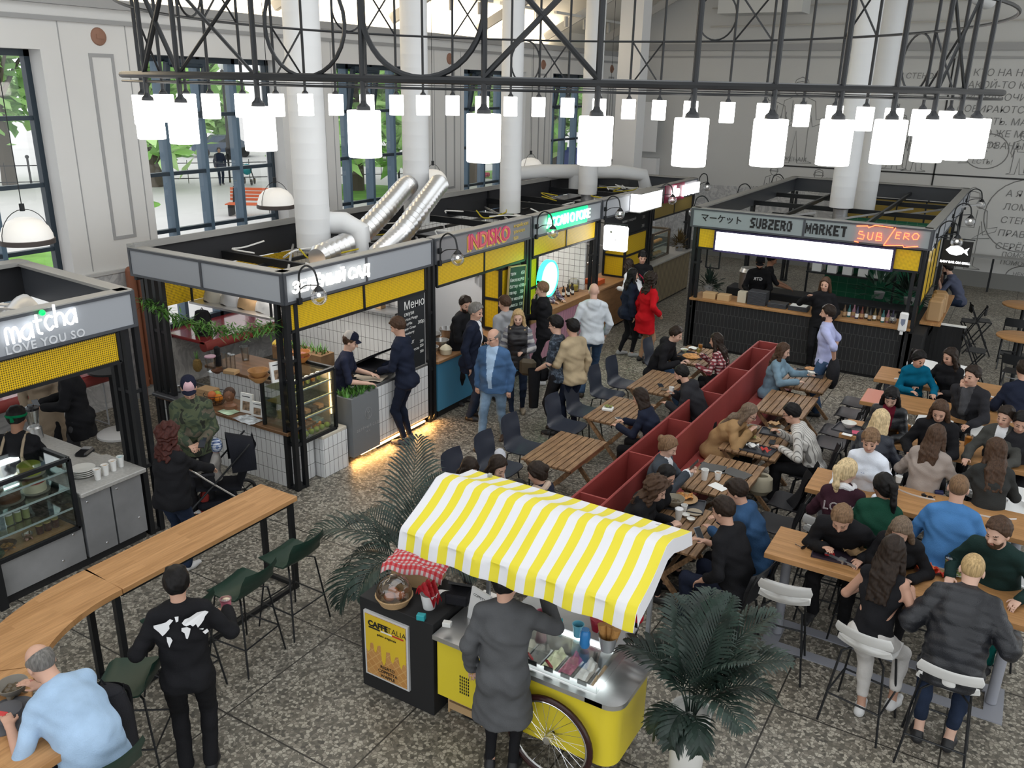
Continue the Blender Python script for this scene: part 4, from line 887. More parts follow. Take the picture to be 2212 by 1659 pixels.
for i, (y0, y1) in enumerate(TB):
 t = T('long_table', ['long high oak table nearest the camera, with a ramen tray', 'long high oak table behind the two ponytailed girls', 'long high oak table with orange juice cups', 'long high oak table with a pink sheet on its end', 'long high oak table by the woman in teal, farthest from the camera'][i], 'table', (-.36, (y0+y1)/2, 0), 0, 'long high oak tables')
 hy = (y1-y0)/2; b = MB(); b.box((-1.11, -hy, .945), (1.11, hy, 1.0), bv=.004); P('tabletop', b, M_oak_x, t)
 if i == 3: b = MB(); b.box((-1.10, -hy+.01, 1.0), (-.72, hy-.01, 1.003)); P('end_sheet', b, mat('pink_sheet', (.55, .22, .16), .5), t)
 for x in (-.95, .9): b = MB(); b.cyl((x, 0, .02), (x, 0, .945), .045, n=16); P('leg', b, M_tleg, t)
 b = MB()
 for p, q in (((-1.05, -.26), (1.0, -.14)), ((-1.05, .14), (1.0, .26)), ((-1.05, -.14), (-.9, .14)), ((.85, -.14), (1.0, .14))): b.box(p+(0,), q+(.012,))
 P('base_frame', b, M_tleg, t)
for x, y, az, l in [(-1.2, 6.88, -8, 'standing empty at the near left end of the nearest table'), (-.72, 6.72, 22, 'under the woman with bare shoulders'), (.24, 6.72, -3, 'under the man in the black puffer vest'),
     (-1.05, 8.02, 180, 'under the man eating ramen'), (-.6, 8.05, 180, 'under the blonde woman with chopsticks'), (.35, 8.05, 180, 'under the bearded man in dark green'),
     (-1.12, 8.28, 0, 'under the girl in the maroon varsity jacket'), (-.72, 8.3, 0, 'under the girl in the green jacket'), (.02, 8.3, 0, 'under the man in the blue sweater'),
     (-.98, 9.68, 180, 'under the woman in the white sweatshirt'), (-.42, 9.72, 180, 'standing empty beyond the second table, left one'), (.14, 9.68, 180, 'standing empty beyond the second table, right one'), (.5, 9.62, 180, 'at the far right end beyond the second table'),
     (-1.0, 10.1, 0, 'under the blonde in the dark jacket'), (-.45, 10.1, 0, 'under the woman with long brown hair'), (.2, 10.1, 0, 'under the woman with ombre hair'),
     (-1.05, 11.42, 180, 'under the woman with sunglasses on her head'), (-.5, 11.42, 180, 'under the long-haired man'), (.15, 11.42, 180, 'under the curly-haired woman'),
     (-1.1, 12.78, 180, 'standing empty below the farthest table, left one'), (-.7, 12.78, 180, 'standing empty below the farthest table, right one'), (-.1, 12.8, 180, 'under the man with a hand at his mouth'),
     (-.95, 14.1, 180, 'under the woman in teal'), (-.45, 14.1, 180, 'under the dark-haired woman beside the woman in teal'), (.5, 12.85, 180, 'under the navy-clad person at the right edge')]:
 seat('white', x, y, az, 'white bar stool '+l)
for x, y, az, l in [(-5.38, 4.98, -90, 'nearest the straight end of the bar'), (-5.36, 4.36, -95, 'second from the straight end of the bar'), (-5.45, 3.75, -90, 'half hidden by the standing man with a map on his back'), (-5.1, 3.05, -125, 'in the curve of the bar behind the bald man'), (-4.72, 2.72, -150, 'under the bald man in light blue')]:
 seat('green', x, y, az, 'dark green bar stool '+l)
t = T('planter_bench', 'long red double bench with an open trough down its spine', 'bench', (-3.34, 10.55, 0))
for x, n_ in ((-.17, 'back_panel'), (.17, 'back_panel')):
 b = MB(); b.box((x-.015, -3.65, .0), (x+.015, 3.6, .95), bv=.01); P(n_, b, M_red, t)
b = MB(); b.tube([(-.17, 3.6, .48), (-.15, 3.66, .48), (.15, 3.66, .48), (.17, 3.6, .48)], .01, n=4); b.box((-.16, 3.6, 0), (.16, 3.64, .95)); P('end_panel', b, M_red, t)
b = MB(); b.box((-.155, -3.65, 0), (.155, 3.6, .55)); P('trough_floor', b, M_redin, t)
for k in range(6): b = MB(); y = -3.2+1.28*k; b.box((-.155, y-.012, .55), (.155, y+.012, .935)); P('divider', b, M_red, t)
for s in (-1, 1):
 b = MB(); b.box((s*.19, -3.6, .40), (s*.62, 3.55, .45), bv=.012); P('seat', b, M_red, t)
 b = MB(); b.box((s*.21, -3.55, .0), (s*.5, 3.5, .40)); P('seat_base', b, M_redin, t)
t = T('curved_bar', 'high oak bar counter curving round at the left', 'bar table', (0, 0, 0))
cx, cy, r0, r1 = -4.55, 3.42, 1.2, 1.72
b = MB(); b.box((cx-r1, 3.5, 1.0), (cx-r0, 5.48, 1.05), bv=.004); P('straight_top', b, M_oak_y, t)
A = np.linspace(PI, PI*1.5, 22)
def arc(a0, n=22): return [(cx+r0*math.cos(a), cy+r0*math.sin(a)) for a in np.linspace(*a0, n)]+[(cx+r1*math.cos(a), cy+r1*math.sin(a)) for a in np.linspace(a0[1], a0[0], n)]
b = MB(); pl = arc((PI-.06, PI*1.25)); b.prism(pl[::-1] if 0 else pl[::-1], 1.0, 1.05); P('curved_top', b, M_oak_y, t)
b = MB(); pl = arc((PI*1.252, PI*1.5)); pl = pl[:22]+[(cx+.08, cy-r0), (cx+.08, cy-r1)]+pl[22:]; b.prism(pl[::-1], 1.0, 1.05); P('curved_top', b, M_oak_y, t)
b = MB(); b.box((cx-r1+.03, 3.5, .965), (cx-r1+.06, 5.45, 1.0)); b.box((cx-r0-.06, 3.5, .965), (cx-r0-.03, 5.45, 1.0)); b.tube([(cx+(r0+.04)*math.cos(a), cy+(r0+.04)*math.sin(a), .985) for a in A], .016, n=4); P('rim_frame', b, M_black, t)
for x, y in ((cx-r1+.06, 5.42), (cx-r0-.05, 5.42), (cx-r0-.05, 3.46), (cx-r1+.06, 3.46), (cx-r0*.86-.06, 2.72), (cx-.05, cy-r0-.06), (cx-r1*.7, cy-r1*.7+.06), (cx-.05, cy-r1+.06)):
 b = MB(); b.box((x-.025, y-.025, 0), (x+.025, y+.025, 1.0)); P('leg', b, M_black, t)
b = MB()
for p, q in (((cx-r1+.06, 5.42), (cx-r0-.05, 5.42)), ((cx-r0-.05, 5.42), (cx-r0-.05, 3.46)), ((cx-r1+.06, 3.46), (cx-r0-.05, 3.46)), ((cx-r0-.05, 3.46), (cx-r0*.86-.06, 2.72)), ((cx-.05, cy-r0-.06), (cx-.05, cy-r1+.06))): b.bar(p+(.03,), q+(.03,), .04)
P('foot_rail', b, M_black, t)
for x, y, l in ((.33, 19.5, 'behind, nearer the mural'), (.35, 16.75, 'in front, at the right edge')):
 t = T('round_table', 'high round oak table '+l, 'table', (x, y, 0), 0, 'high round tables')
 b = MB(); b.lathe([(.38, 1.02), (.4, 1.03), (.4, 1.05), (.38, 1.06)], n=30); P('tabletop', b, M_oak_x, t)
 b = MB(); b.cyl((0, 0, .02), (0, 0, 1.02), .035, n=12); P('post', b, M_black, t)
 b = MB(); b.lathe([(.26, 0), (.26, .015), (.04, .03)], n=24); P('base', b, M_black, t)
 b = MB(); b.lathe([(.2, .33), (.2, .34), (.18, .34), (.18, .33)], n=24, caps=False); P('footring', b, M_galv, t)
for x, y, az, l in [(-.30, 16.75, 90, 'left of the front round table'), (-.35, 19.2, 80, 'left of the rear round table'), (.25, 18.5, 0, 'between the two round tables'), (-.55, 19.0, -90, 'under the man at the wall-side counter'), (.6, 20.3, 180, 'beyond the rear round table'), (.35, 15.75, 10, 'in front of the front round table')]:
 seat('fold', x, y, az, 'black folding high chair '+l)
t = T('wall_shelf', 'long narrow shelf standing along the mural wall', 'shelf', (1.5, 25.9, 0)); b = MB(); b.box((-3, -.15, .9), (4, .2, .94)); P('top', b, mat('shelf_grey', (.3, .3, .29), .5), t)
for x in (-2, 1): b = MB(); b.bar((x, -.1, .9), (x, -.1, 0), .05); P('leg', b, M_black, t)
t = T('pole_stand', 'black pole on a round white base behind the left kiosk', 'stand', (-10.9, 6.95, 0))
b = MB(); b.lathe([(.3, 0), (.3, .03), (.27, .05), (.03, .06)], n=28); P('base', b, M_white, t)
b = MB(); b.cyl((0, 0, .05), (0, 0, 1.0), .03, n=10); P('pole', b, M_black, t)
b = MB(); b.lathe([(.02, 1.0), (.3, 1.0), (.3, 1.03), (.0, 1.03)], n=28); P('tabletop', b, M_black, t)
t = T('radiator', 'tall terracotta coloured column radiator between the two kiosks', 'radiator', (-11.8, 8.1, 0))
for k in range(4): b = MB(); b.cyl((0, .16*k, .25), (0, .16*k, 2.15), .075, n=12); b.ball((0, .16*k, 2.15), .075, 12, 6); P('column', b, mat('radiator_brown', (.26, .10, .055), .5), t)
b = MB(); b.cyl((0, -.05, .35), (0, .55, .35), .03); b.cyl((0, 0, .25), (0, 0, 0), .03); b.cyl((0, .48, .25), (0, .48, 0), .03); P('pipe', b, mat('radiator_brown', (.26, .10, .055), .5), t)
# ---- pendants along the windows
for i, y in enumerate((5.92, 10.1, 14.46, 18.5, 22.9)):
 t = T('dome_pendant', ['white dome pendant at the left edge, before the nearest window', 'white dome pendant before the right side of the second window', 'white dome pendant half hidden by a duct, beyond the silver hoses', 'white dome pendant between the third and fourth ducts', 'white dome pendant half hidden by the fourth duct'][i], 'pendant lamp', (-10.6, y, 3.05), 0, 'white dome pendants by the windows')
 b = MB(); b.lathe([(.30, .02), (.295, .08), (.26, .17), (.19, .245), (.10, .285), (.02, .295)], n=28); P('dome', b, mat('dome_glass', (.86, .84, .80), .35, emit=.25, ecol=(1, .95, .88)), t)
 b = MB(); b.lathe([(.30, -.035), (.315, -.03), (.315, .025), (.30, .03)], n=28, caps=False); P('rim', b, mat('bronze', (.07, .055, .05), .5), t)
 b = MB(); b.tube([(0, -.31*math.cos(a), .02+.37*math.sin(a)) for a in np.linspace(0, PI, 15)], .005, n=5); P('bail', b, M_black, t)
 b = MB(); b.cyl((0, 0, .37), (0, 0, .46), .03, n=10); P('socket', b, M_black, t)
 b = MB(); b.cyl((0, 0, .46), (0, 0, 5.6 if 1 else 0), .006, n=5); P('cord', b, M_black, t)
# ---- ring chandelier
CD, CR = 8.4, 3.7; ca = AZ+math.radians(2.27)
CX, CYc = CD*math.sin(ca), CD*math.cos(ca)
t = T('ring_chandelier', 'huge black ring chandelier with dozens of glowing white cylinder shades', 'chandelier', (CX, CYc, 5.02))
def ring_hit(px, near):
 th = AZ+math.atan((px-1106)/1936); d = V((math.sin(th), math.cos(th))); c = V((CX, CYc)); q = d.dot(c); h = max(0, CR*CR-(c.length_squared-q*q)); s = q-math.sqrt(h) if near else q+math.sqrt(h)
 p = d*s-c; return math.atan2(p.y, p.x)
for z, r in ((0.0, .022), (.55, .013), (1.12, .022)):
 b = MB(); b.tube([(CR*math.cos(a), CR*math.sin(a), z) for a in np.linspace(0, 2*PI, 97)[:-1]], r, n=8, closed=True); P('ring', b, M_black, t)
b = MB(); b.tube([(CR*math.cos(a), CR*math.sin(a), -.045) for a in np.linspace(0, 2*PI, 97)[:-1]], .008, n=6, closed=True); P('ring', b, M_black, t)
angs = [ring_hit(x, 1) for x in (300, 372, 540, 770, 1032, 1278, 1487, 1660, 1805, 1922, 2010, 2068, 2105)]+[ring_hit(x, 0) for x in (290, 335, 385, 437, 508, 580, 644, 710, 778, 842, 900, 964, 1028, 1090, 1151, 1214, 1283, 1347, 1413, 1482, 1562, 1642, 1725, 1795, 1862, 1925, 1985, 2045)]
nNear = 13; lp = None
for i, a in enumerate(angs):
 x, y = CR*math.cos(a), CR*math.sin(a)
 b = MB(); b.cyl((x, y, -.14), (x, y, 2.6 if i < nNear else 1.12), .016, n=8); P('rod', b, M_black, t)
 if lp is None:
  b = MB(); b.lathe([(.088, -.25), (.092, -.245), (.092, -.005), (.088, 0)], n=24); lp = P('lamp_shade', b, M_lamp, t); lp.location = (x, y, -.165)
  b = MB(); b.lathe([(.04, 0), (.036, .02), (.02, .035), (.012, .06)], n=14); P('cap', b, M_black, lp)
 else: dup(lp, (x, y, -.165), parent=t)
sa = sorted(angs)
for i in range(len(sa)):
 a, c = sa[i], sa[(i+1) % len(sa)]+(2*PI if i == len(sa)-1 else 0)
 pt = lambda q, z: (CR*math.cos(q), CR*math.sin(q), z)
 lv = (0, .55) if (i//2) % 2 else (.55, 1.12); k = i % 3
 if k == 0:
  for s in (0, 1):
   b = MB(); b.cyl(pt(a, lv[s]), pt(c, lv[1-s]), .011, n=6); P('brace', b, M_black, t)
 elif k == 1 and i % 2:
  m_ = (a+c)/2; w_ = min(.27, CR*(c-a)/2); b = MB(); b.tube([pt(m_+w_*math.cos(q)/CR, (lv[0]+lv[1])/2+.27*math.sin(q)) for q in np.linspace(0, 2*PI, 29)[:-1]], .011, n=6, closed=True); P('hoop', b, M_black, t)
q0, q1, q2 = ring_hit(770, 1), ring_hit(1032, 1), ring_hit(1278, 1)
m_ = (q0+q1)/2; b = MB(); b.tube([(CR*math.cos(m_+.34*math.cos(q)/CR), CR*math.sin(m_+.34*math.cos(q)/CR), .35+.34*math.sin(q)) for q in np.linspace(0, 2*PI, 41)[:-1]], .016, n=7, closed=True); P('hoop', b, M_black, t)
for a, c in ((q1, q2), (q2, q1), (ring_hit(300, 1), ring_hit(372, 1)), (ring_hit(372, 1), ring_hit(300, 1))):
 b = MB(); b.cyl((CR*math.cos(a), CR*math.sin(a), .02), (CR*math.cos(c), CR*math.sin(c), .62), .016, n=7); P('brace', b, M_black, t)
for k in range(6):
 a = k*PI/3; b = MB(); b.cyl((CR*math.cos(a), CR*math.sin(a), 1.12), (CR*math.cos(a), CR*math.sin(a), 4.6), .01, n=6); P('hanger', b, M_black, t)
# ---- ice cream cart
M_cy = mat('cart_yellow', (.72, .58, .035), .35, coat=.2)
t = CT = T('ice_cream_cart', 'yellow ice cream cart with a striped awning and a spoked wheel', 'cart', (-2.63, 4.97, 0))
def rrect(x0, x1, y0, y1, r, n=6):
 p = []
 for cx_, cy_, a0 in ((x1-r, y0+r, -PI/2), (x1-r, y1-r, 0)): p += [(cx_+r*math.cos(a0+PI/2*k/n), cy_+r*math.sin(a0+PI/2*k/n)) for k in range(n+1)]
 return p+[(x0, y1), (x0, y0)]
b = MB(); pl = rrect(-.78, .80, -.33, .36, .13); n_ = len(pl); b.add([(x, y, z) for z in (.25, .80) for x, y in pl], [tuple(range(n_))[::-1]]+[(i, (i+1) % n_, n_+(i+1) % n_, n_+i) for i in range(n_)]); P('body', b, M_cy, t)
b = MB()
for p, q in (((-.80, -.37), (.70, -.24)), ((-.80, .24), (.70, .40)), ((-.80, -.24), (-.28, .24)), ((.58, -.24), (.70, .24))): b.box(p+(.80,), q+(.84,))
b.prism(rrect(.56, .84, -.37, .40, .13), .8005, .8405); P('steel_top', b, M_steel, t)
b = MB(); b.box((-.27, -.23, .60), (.57, .23, .62)); P('well_floor', b, mat('well', (.45, .46, .48), .4), t)
b = MB(); b.box((-.28, -.24, .6), (-.27, .24, .84)); b.box((.57, -.24, .6), (.58, .24, .84)); b.box((-.28, .23, .6), (.58, .24, .84)); b.box((-.28, -.24, .6), (.58, -.23, .84)); P('well_wall', b, M_steel, t)
b = MB(); b.box((-.28, -.3, .845), (.62, -.296, 1.02)); P('front_glass', b, M_cglass, t)
b = MB(); b.box((-.28, -.3, 1.02), (.62, .02, 1.026)); P('top_glass', b, M_cglass, t)
for x in (.616, -.28): b = MB(); b.box((x, -.3, .845), (x+.004, .3, 1.03)); P('side_glass', b, M_cglass, t)
b = MB(); b.box((-.28, .02, 1.03), (.66, .33, 1.045)); P('back_shelf', b, mat('shelf_glass_top', (.45, .47, .48), .15), t)
b = MB(); b.box((-.25, .0, 1.0), (.6, .03, 1.028)); P('light_strip', b, mat('led_soft', (1, 1, 1), .4, emit=4), t)
area('cart_light', (-2.46, 4.95, .99), (0, 0, 0), .8, .05, 1.8, (.95, .97, 1))
ic = [((.62, .58, .46), 'vanilla'), ((.2, .19, .18), 'biscuit'), ((.60, .62, .40), 'pistachio'), ((.30, .06, .12), 'berry'), ((.66, .64, .62), 'coconut'), ((.45, .28, .14), 'caramel')]
for k in range(6):
 x = -.2+.14*k; b = MB(); b.box((x-.062, -.2, .62), (x+.062, .2, .66)); P('tub', b, M_steel, t)
 b = MB(); b.grid(lambda u, v: (x-.055+.11*u, -.19+.38*v, .665+.05*math.sin(u*PI)*(1+.5*math.sin(v*17+k))+.015*math.sin(u*11+k)), 8, 16); P('ice_cream', b, mat('ice_'+ic[k][1], ic[k][0], .6, bump=(40, .4)), t)
 b = MB(); b.box((x-.045, -.285, .86), (x+.03, -.28, .90)); P('flavour_label', b, M_blackm, t)
for x in (-.05, .12): b = MB(); b.bar((x, -.05, .70), (x+.02, -.18, .86), .018); P('scoop_handle', b, mat('scoop_red', (.5, .01, .03), .35), t)
for side, yy in ((0, -.40), (1, .42)):
 X0 = MX.Translation((.30, yy, .37)) @ MX.Rotation(PI/2, 4, 'X')
 b = MB(); b.tube([X0 @ V((.345*math.cos(a), .345*math.sin(a), 0)) for a in np.linspace(0, 2*PI, 41)[:-1]], .024, n=10, closed=True); wh = P('wheel', b, mat('tyre', (.03, .008, .008), .25), t)
 b = MB(); b.tube([X0 @ V((.315*math.cos(a), .315*math.sin(a), 0)) for a in np.linspace(0, 2*PI, 41)[:-1]], .010, n=8, closed=True); P('rim', b, M_chrome, wh)
 b = MB(); b.cyl(X0 @ V((0, 0, -.04)), X0 @ V((0, 0, .04)), .03, n=12); P('hub', b, M_chrome, wh)
 b = MB()
 for k in range(28):
  a = k*2*PI/28; b.cyl(X0 @ V((.028*math.cos(a+1.3), .028*math.sin(a+1.3), .03*(k % 2*2-1))), X0 @ V((.312*math.cos(a), .312*math.sin(a), 0)), .0018, n=4)
 P('spokes', b, M_chrome, wh)
b = MB(); b.cyl((.30, -.42, .37), (.30, .44, .37), .015); P('axle', b, M_black, t)
b = MB(); b.box((-.6, -.2, 0), (-.52, .2, .25)); P('stand', b, M_black, t)
b = MB()
for i_ in range(5):
 for j in range(6): b.box((-.56+.02*i_, -.334, .36+.03*j), (-.55+.02*i_, -.331, .378+.03*j))
P('vent', b, M_blackm, t)
def stripes(N, L, tc):
 s = N.new('ShaderNodeSeparateXYZ'); L.new(tc.outputs['Object'], s.inputs[0])
 a = N.new('ShaderNodeMath'); a.operation = 'MULTIPLY_ADD'; a.inputs[1].default_value = 1/.148; a.inputs[2].default_value = 20.4; L.new(s.outputs[0], a.inputs[0])
 f = N.new('ShaderNodeMath'); f.operation = 'FRACT'; L.new(a.outputs[0], f.inputs[0])
 return ramp(N, L, f.outputs[0], [(0, (.70, .70, .73)), (.5, (.72, .62, .03))], True)
M_awn = ramp_mat('awning_stripes', stripes, .5)
AX0, AX1 = -.94, .98
def canopy(u, v):
 x = AX0+(AX1-AX0)*u
 K = [(0, -.60, 1.70), (.12, -.57, 1.83), (.20, -.545, 1.86), (.55, -.10, 2.09), (.62, .02, 2.085), (.9, .42, 1.955), (1, .45, 1.86)]
 for i in range(len(K)-1):
  if v <= K[i+1][0]+1e-9: q = (v-K[i][0])/(K[i+1][0]-K[i][0]); y = K[i][1]+(K[i+1][1]-K[i][1])*q; z = K[i][2]+(K[i+1][2]-K[i][2])*q; break
 if .2 < v < .9: s = math.sin((v-.2)/.35*PI) if v < .55 else math.sin((v-.62)/.28*PI) if v > .62 else 0; z -= .022*max(0, s); z += .010*math.sin(u*9+v*7)*max(0, s)+.006*math.sin(u*23-v*11)*max(0, s)+.016*max(0, 1-abs(u-.53)*18)*max(0, s)
 if v > .5 and v < .66: z += .008*abs(math.sin(u*PI*2))
 return (x, y+(.012*math.sin(u*31) if v < .12 else 0), z)
b = MB(); b.grid(canopy, 96, 46, .004)
aw = P('awning', b, M_awn, t)
for x in (AX0, AX1):
 b = MB(); pr = [canopy(0 if x < 0 else 1, v) for v in (.12, .2, .37, .55, .62, .76, .9)]
 b.add([p for p in pr]+[(p[0]+(.015 if x > 0 else -.015), p[1], p[2]-.11) for p in pr], [(i, i+1, i+8, i+7) for i in range(6)]); P('side_valance', b, M_awn, t, smooth=0)
b = MB()
for x in (AX0+.04, AX1-.04):
 b.tube([(x, -.53, 1.79), (x, -.10, 2.02), (x, .02, 2.02), (x, .40, 1.89)], .012, n=6)
for y, z in ((-.53, 1.79), (-.04, 2.02), (.40, 1.89)): b.cyl((AX0+.04, y, z), (AX1-.04, y, z), .012, n=6)
P('awning_frame', b, M_galv, t)
for x, y, z in ((-.72, .34, 2.0), (.74, .34, 1.97)): b = MB(); b.bar((x, y, .84), (x, y, z), .03); P('awning_post', b, M_galv, t)
t = T('black_counter', 'black box counter with a framed ice cream poster beside the cart', 'counter', (-3.83, 4.95, 0))
b = MB(); b.box((-.39, -.31, 0), (.38, .30, .9), bv=.004); P('box', b, M_blackm, t)
b = MB(); b.box((-.33, -.335, .16), (.14, -.311, .80)); P('poster_frame', b, mat('alu_frame', (.62, .62, .62), .4), t)
def waffle(N, L, tc):
 br = N.new('ShaderNodeTexBrick'); br.offset = 0; br.inputs['Scale'].default_value = 1; br.inputs['Brick Width'].default_value = .06; br.inputs['Row Height'].default_value = .06; br.inputs['Mortar Size'].default_value = .004
 br.inputs['Color1'].default_value = (.50, .24, .07, 1); br.inputs['Color2'].default_value = (.55, .28, .09, 1); br.inputs['Mortar'].default_value = (.62, .36, .13, 1)
 s = N.new('ShaderNodeSeparateXYZ'); L.new(tc.outputs['Object'], s.inputs[0]); c = N.new('ShaderNodeCombineXYZ'); L.new(s.outputs[0], c.inputs[0]); L.new(s.outputs[2], c.inputs[1])
 m_ = N.new('ShaderNodeMapping'); m_.inputs['Rotation'].default_value = (0, 0, .8); L.new(c.outputs[0], m_.inputs['Vector']); L.new(m_.outputs[0], br.inputs['Vector']); return br.outputs['Color']
b = MB(); b.box((-.31, -.34, .18), (.12, -.336, .78)); po = P('poster', b, ramp_mat('waffle_print', waffle, .35), t)
b = MB(); dr = [(-.31, .43), (-.29, .40), (-.27, .42), (-.26, .50), (-.23, .51), (-.22, .43), (-.20, .42), (-.18, .50), (-.15, .51), (-.14, .36), (-.12, .32), (-.10, .36), (-.09, .47), (-.05, .48), (-.04, .40), (-.02, .38), (.01, .46), (.04, .47), (.05, .40), (.07, .36), (.09, .42), (.12, .42)]
b.add([(x, -.342, z) for x, z in dr]+[(.12, -.342, .78), (-.31, -.342, .78)], [tuple(range(len(dr)+2))]); P('dripping_glaze', b, mat('glaze', (.72, .50, .035), .35), po, smooth=0)
text_mesh('lettering', 'CAFFE', .075, M_blackm, po, (-.17, -.345, .70), (1, 0, 0), ext=.001, bold=.003)
text_mesh('lettering', 'ITALIA', .075, M_blackm, po, (.02, -.345, .70), (1, 0, 0), ext=.001, bold=-.001)
for x0, c in ((-.27, (.02, .02, .02)), (-.14, (.8, .8, .8)), (-.02, (.5, .03, .03))): b = MB(); b.box((x0, -.346, .655), (x0+.12, -.343, .668)); P('flag_bar', b, mat('flag%.1f' % c[0], c, .5), po)
text_mesh('lettering', 'gelato artigianale', .03, M_blackm, po, (-.08, -.345, .615), (1, 0, 0), ext=.001)
for k, s in enumerate(('RIGATO', 'COPPETTA', 'WAFFLE')): text_mesh('lettering', s, .042, M_blackm, po, (-.08, -.345, .30-.045*k), (1, 0, 0), ext=.001)
t = T('wooden_crate', 'pale wooden crate on the floor under the cart', 'crate', (-3.22, 4.95, 0))
for k in range(3): b = MB(); b.box((-.15, -.2, .04+.09*k), (.18, -.185, .11+.09*k)); b.box((-.15, .185, .04+.09*k), (.18, .2, .11+.09*k)); P('slat', b, mat('crate_pine', (.50, .33, .17), .7), t)
for x in (-.15, .18): b = MB(); b.box((x-.015, -.2, 0), (x+.0, .2, .29)); P('end_board', b, mat('crate_pine', (.50, .33, .17), .7), t)
# ---- palms
def palm(lab, x, y, pot_h, fr, seed, soil=.66, pot=True):
 rg = random.Random(seed); t = T('potted_palm', lab, 'plant', (x, y, 0), 0, 'potted palms by the cart')
 b = MB(); b.lathe([(.10, 0), (.115, .02), (.15, pot_h), (.135, pot_h), (.13, pot_h-.05)], n=28); P('pot', b, mat('pot_white', (.78, .77, .74), .4), t)
 b = MB(); b.lathe([(.0, pot_h-.06), (.13, pot_h-.055)], n=16); P('soil', b, M_blackm, t)
 for k, (az, L_, el, dr) in enumerate(fr):
  a = math.radians(az); d = V((math.sin(a), math.cos(a), 0)); p0 = V((0, 0, pot_h-.06))+d*.03
  pts = []; p = p0.copy(); e = math.radians(el)
  for s in range(13): pts.append(p.copy()); p = p+(d*math.cos(e)+V((0, 0, 1))*math.sin(e))*(L_/12); e -= math.radians(dr)/12*(1+s*.09)
  b = MB(); b.tube(pts, .006, n=5, rs=[.008-.0005*s for s in range(13)])
  nl = 26
  for j in range(nl):
   q = .22+.78*j/(nl-1); s = q*12; i = min(int(s), 11); c = pts[i].lerp(pts[i+1], s-i); tn = (pts[i+1]-pts[i]).normalized()
   side = tn.cross(V((0, 0, 1))); side = side.normalized() if side.length > .05 else V((1, 0, 0)); nn = side.cross(tn)
   ll = L_*.40*(math.sin(PI*min(1, .18+q*.80))**.7)*rg.uniform(.85, 1.1)
   for sg in (-1, 1):
    dd = (side*sg*.75+tn*(.65+.3*q)+nn*.18).normalized(); w_ = tn.cross(dd).cross(dd).normalized()*.0105
    m1 = c+dd*ll*.45+V((0, 0, .02*ll)); m2 = c+dd*ll*.78-V((0, 0, .10*ll)); ti = c+dd*ll*.98-V((0, 0, .26*ll))
    b.add([c-w_*.4, c+w_*.4, m1+w_, m2+w_*.8, ti, m2-w_*.8, m1-w_], [(0, 1, 2, 6), (6, 2, 3, 5), (5, 3, 4)])
  P('frond', b, M_leaf, t, smooth=0)
 return t
palm('palm in the tall white pot in front of the yellow cart', -1.42, 5.07, .70, [(20, .95, 88, 28), (80, .95, 78, 50), (50, 1.02, 82, 40), (-40, .9, 82, 50), (130, .8, 78, 75), (-90, .8, 78, 75), (185, .40, 40, 120), (-140, .42, 48, 120), (30, .85, 74, 70), (-10, .95, 84, 45), (110, .9, 85, 40), (-60, .8, 74, 90), (150, .45, 58, 120), (60, .75, 68, 90), (-170, .42, 65, 120)], 4)
palm('palm behind the cart, left of the striped awning', -4.55, 5.72, .55, [(-25, 1.3, 80, 25), (150, 1.05, 42, 95), (-120, 1.15, 62, 75), (-75, 1.1, 55, 80), (30, 1.15, 70, 45), (-160, .95, 45, 95), (90, .9, 55, 70), (-50, .9, 40, 80), (10, 1.0, 78, 30), (-100, .8, 35, 80), (180, .9, 60, 90), (60, 1.0, 75, 40)], 9)
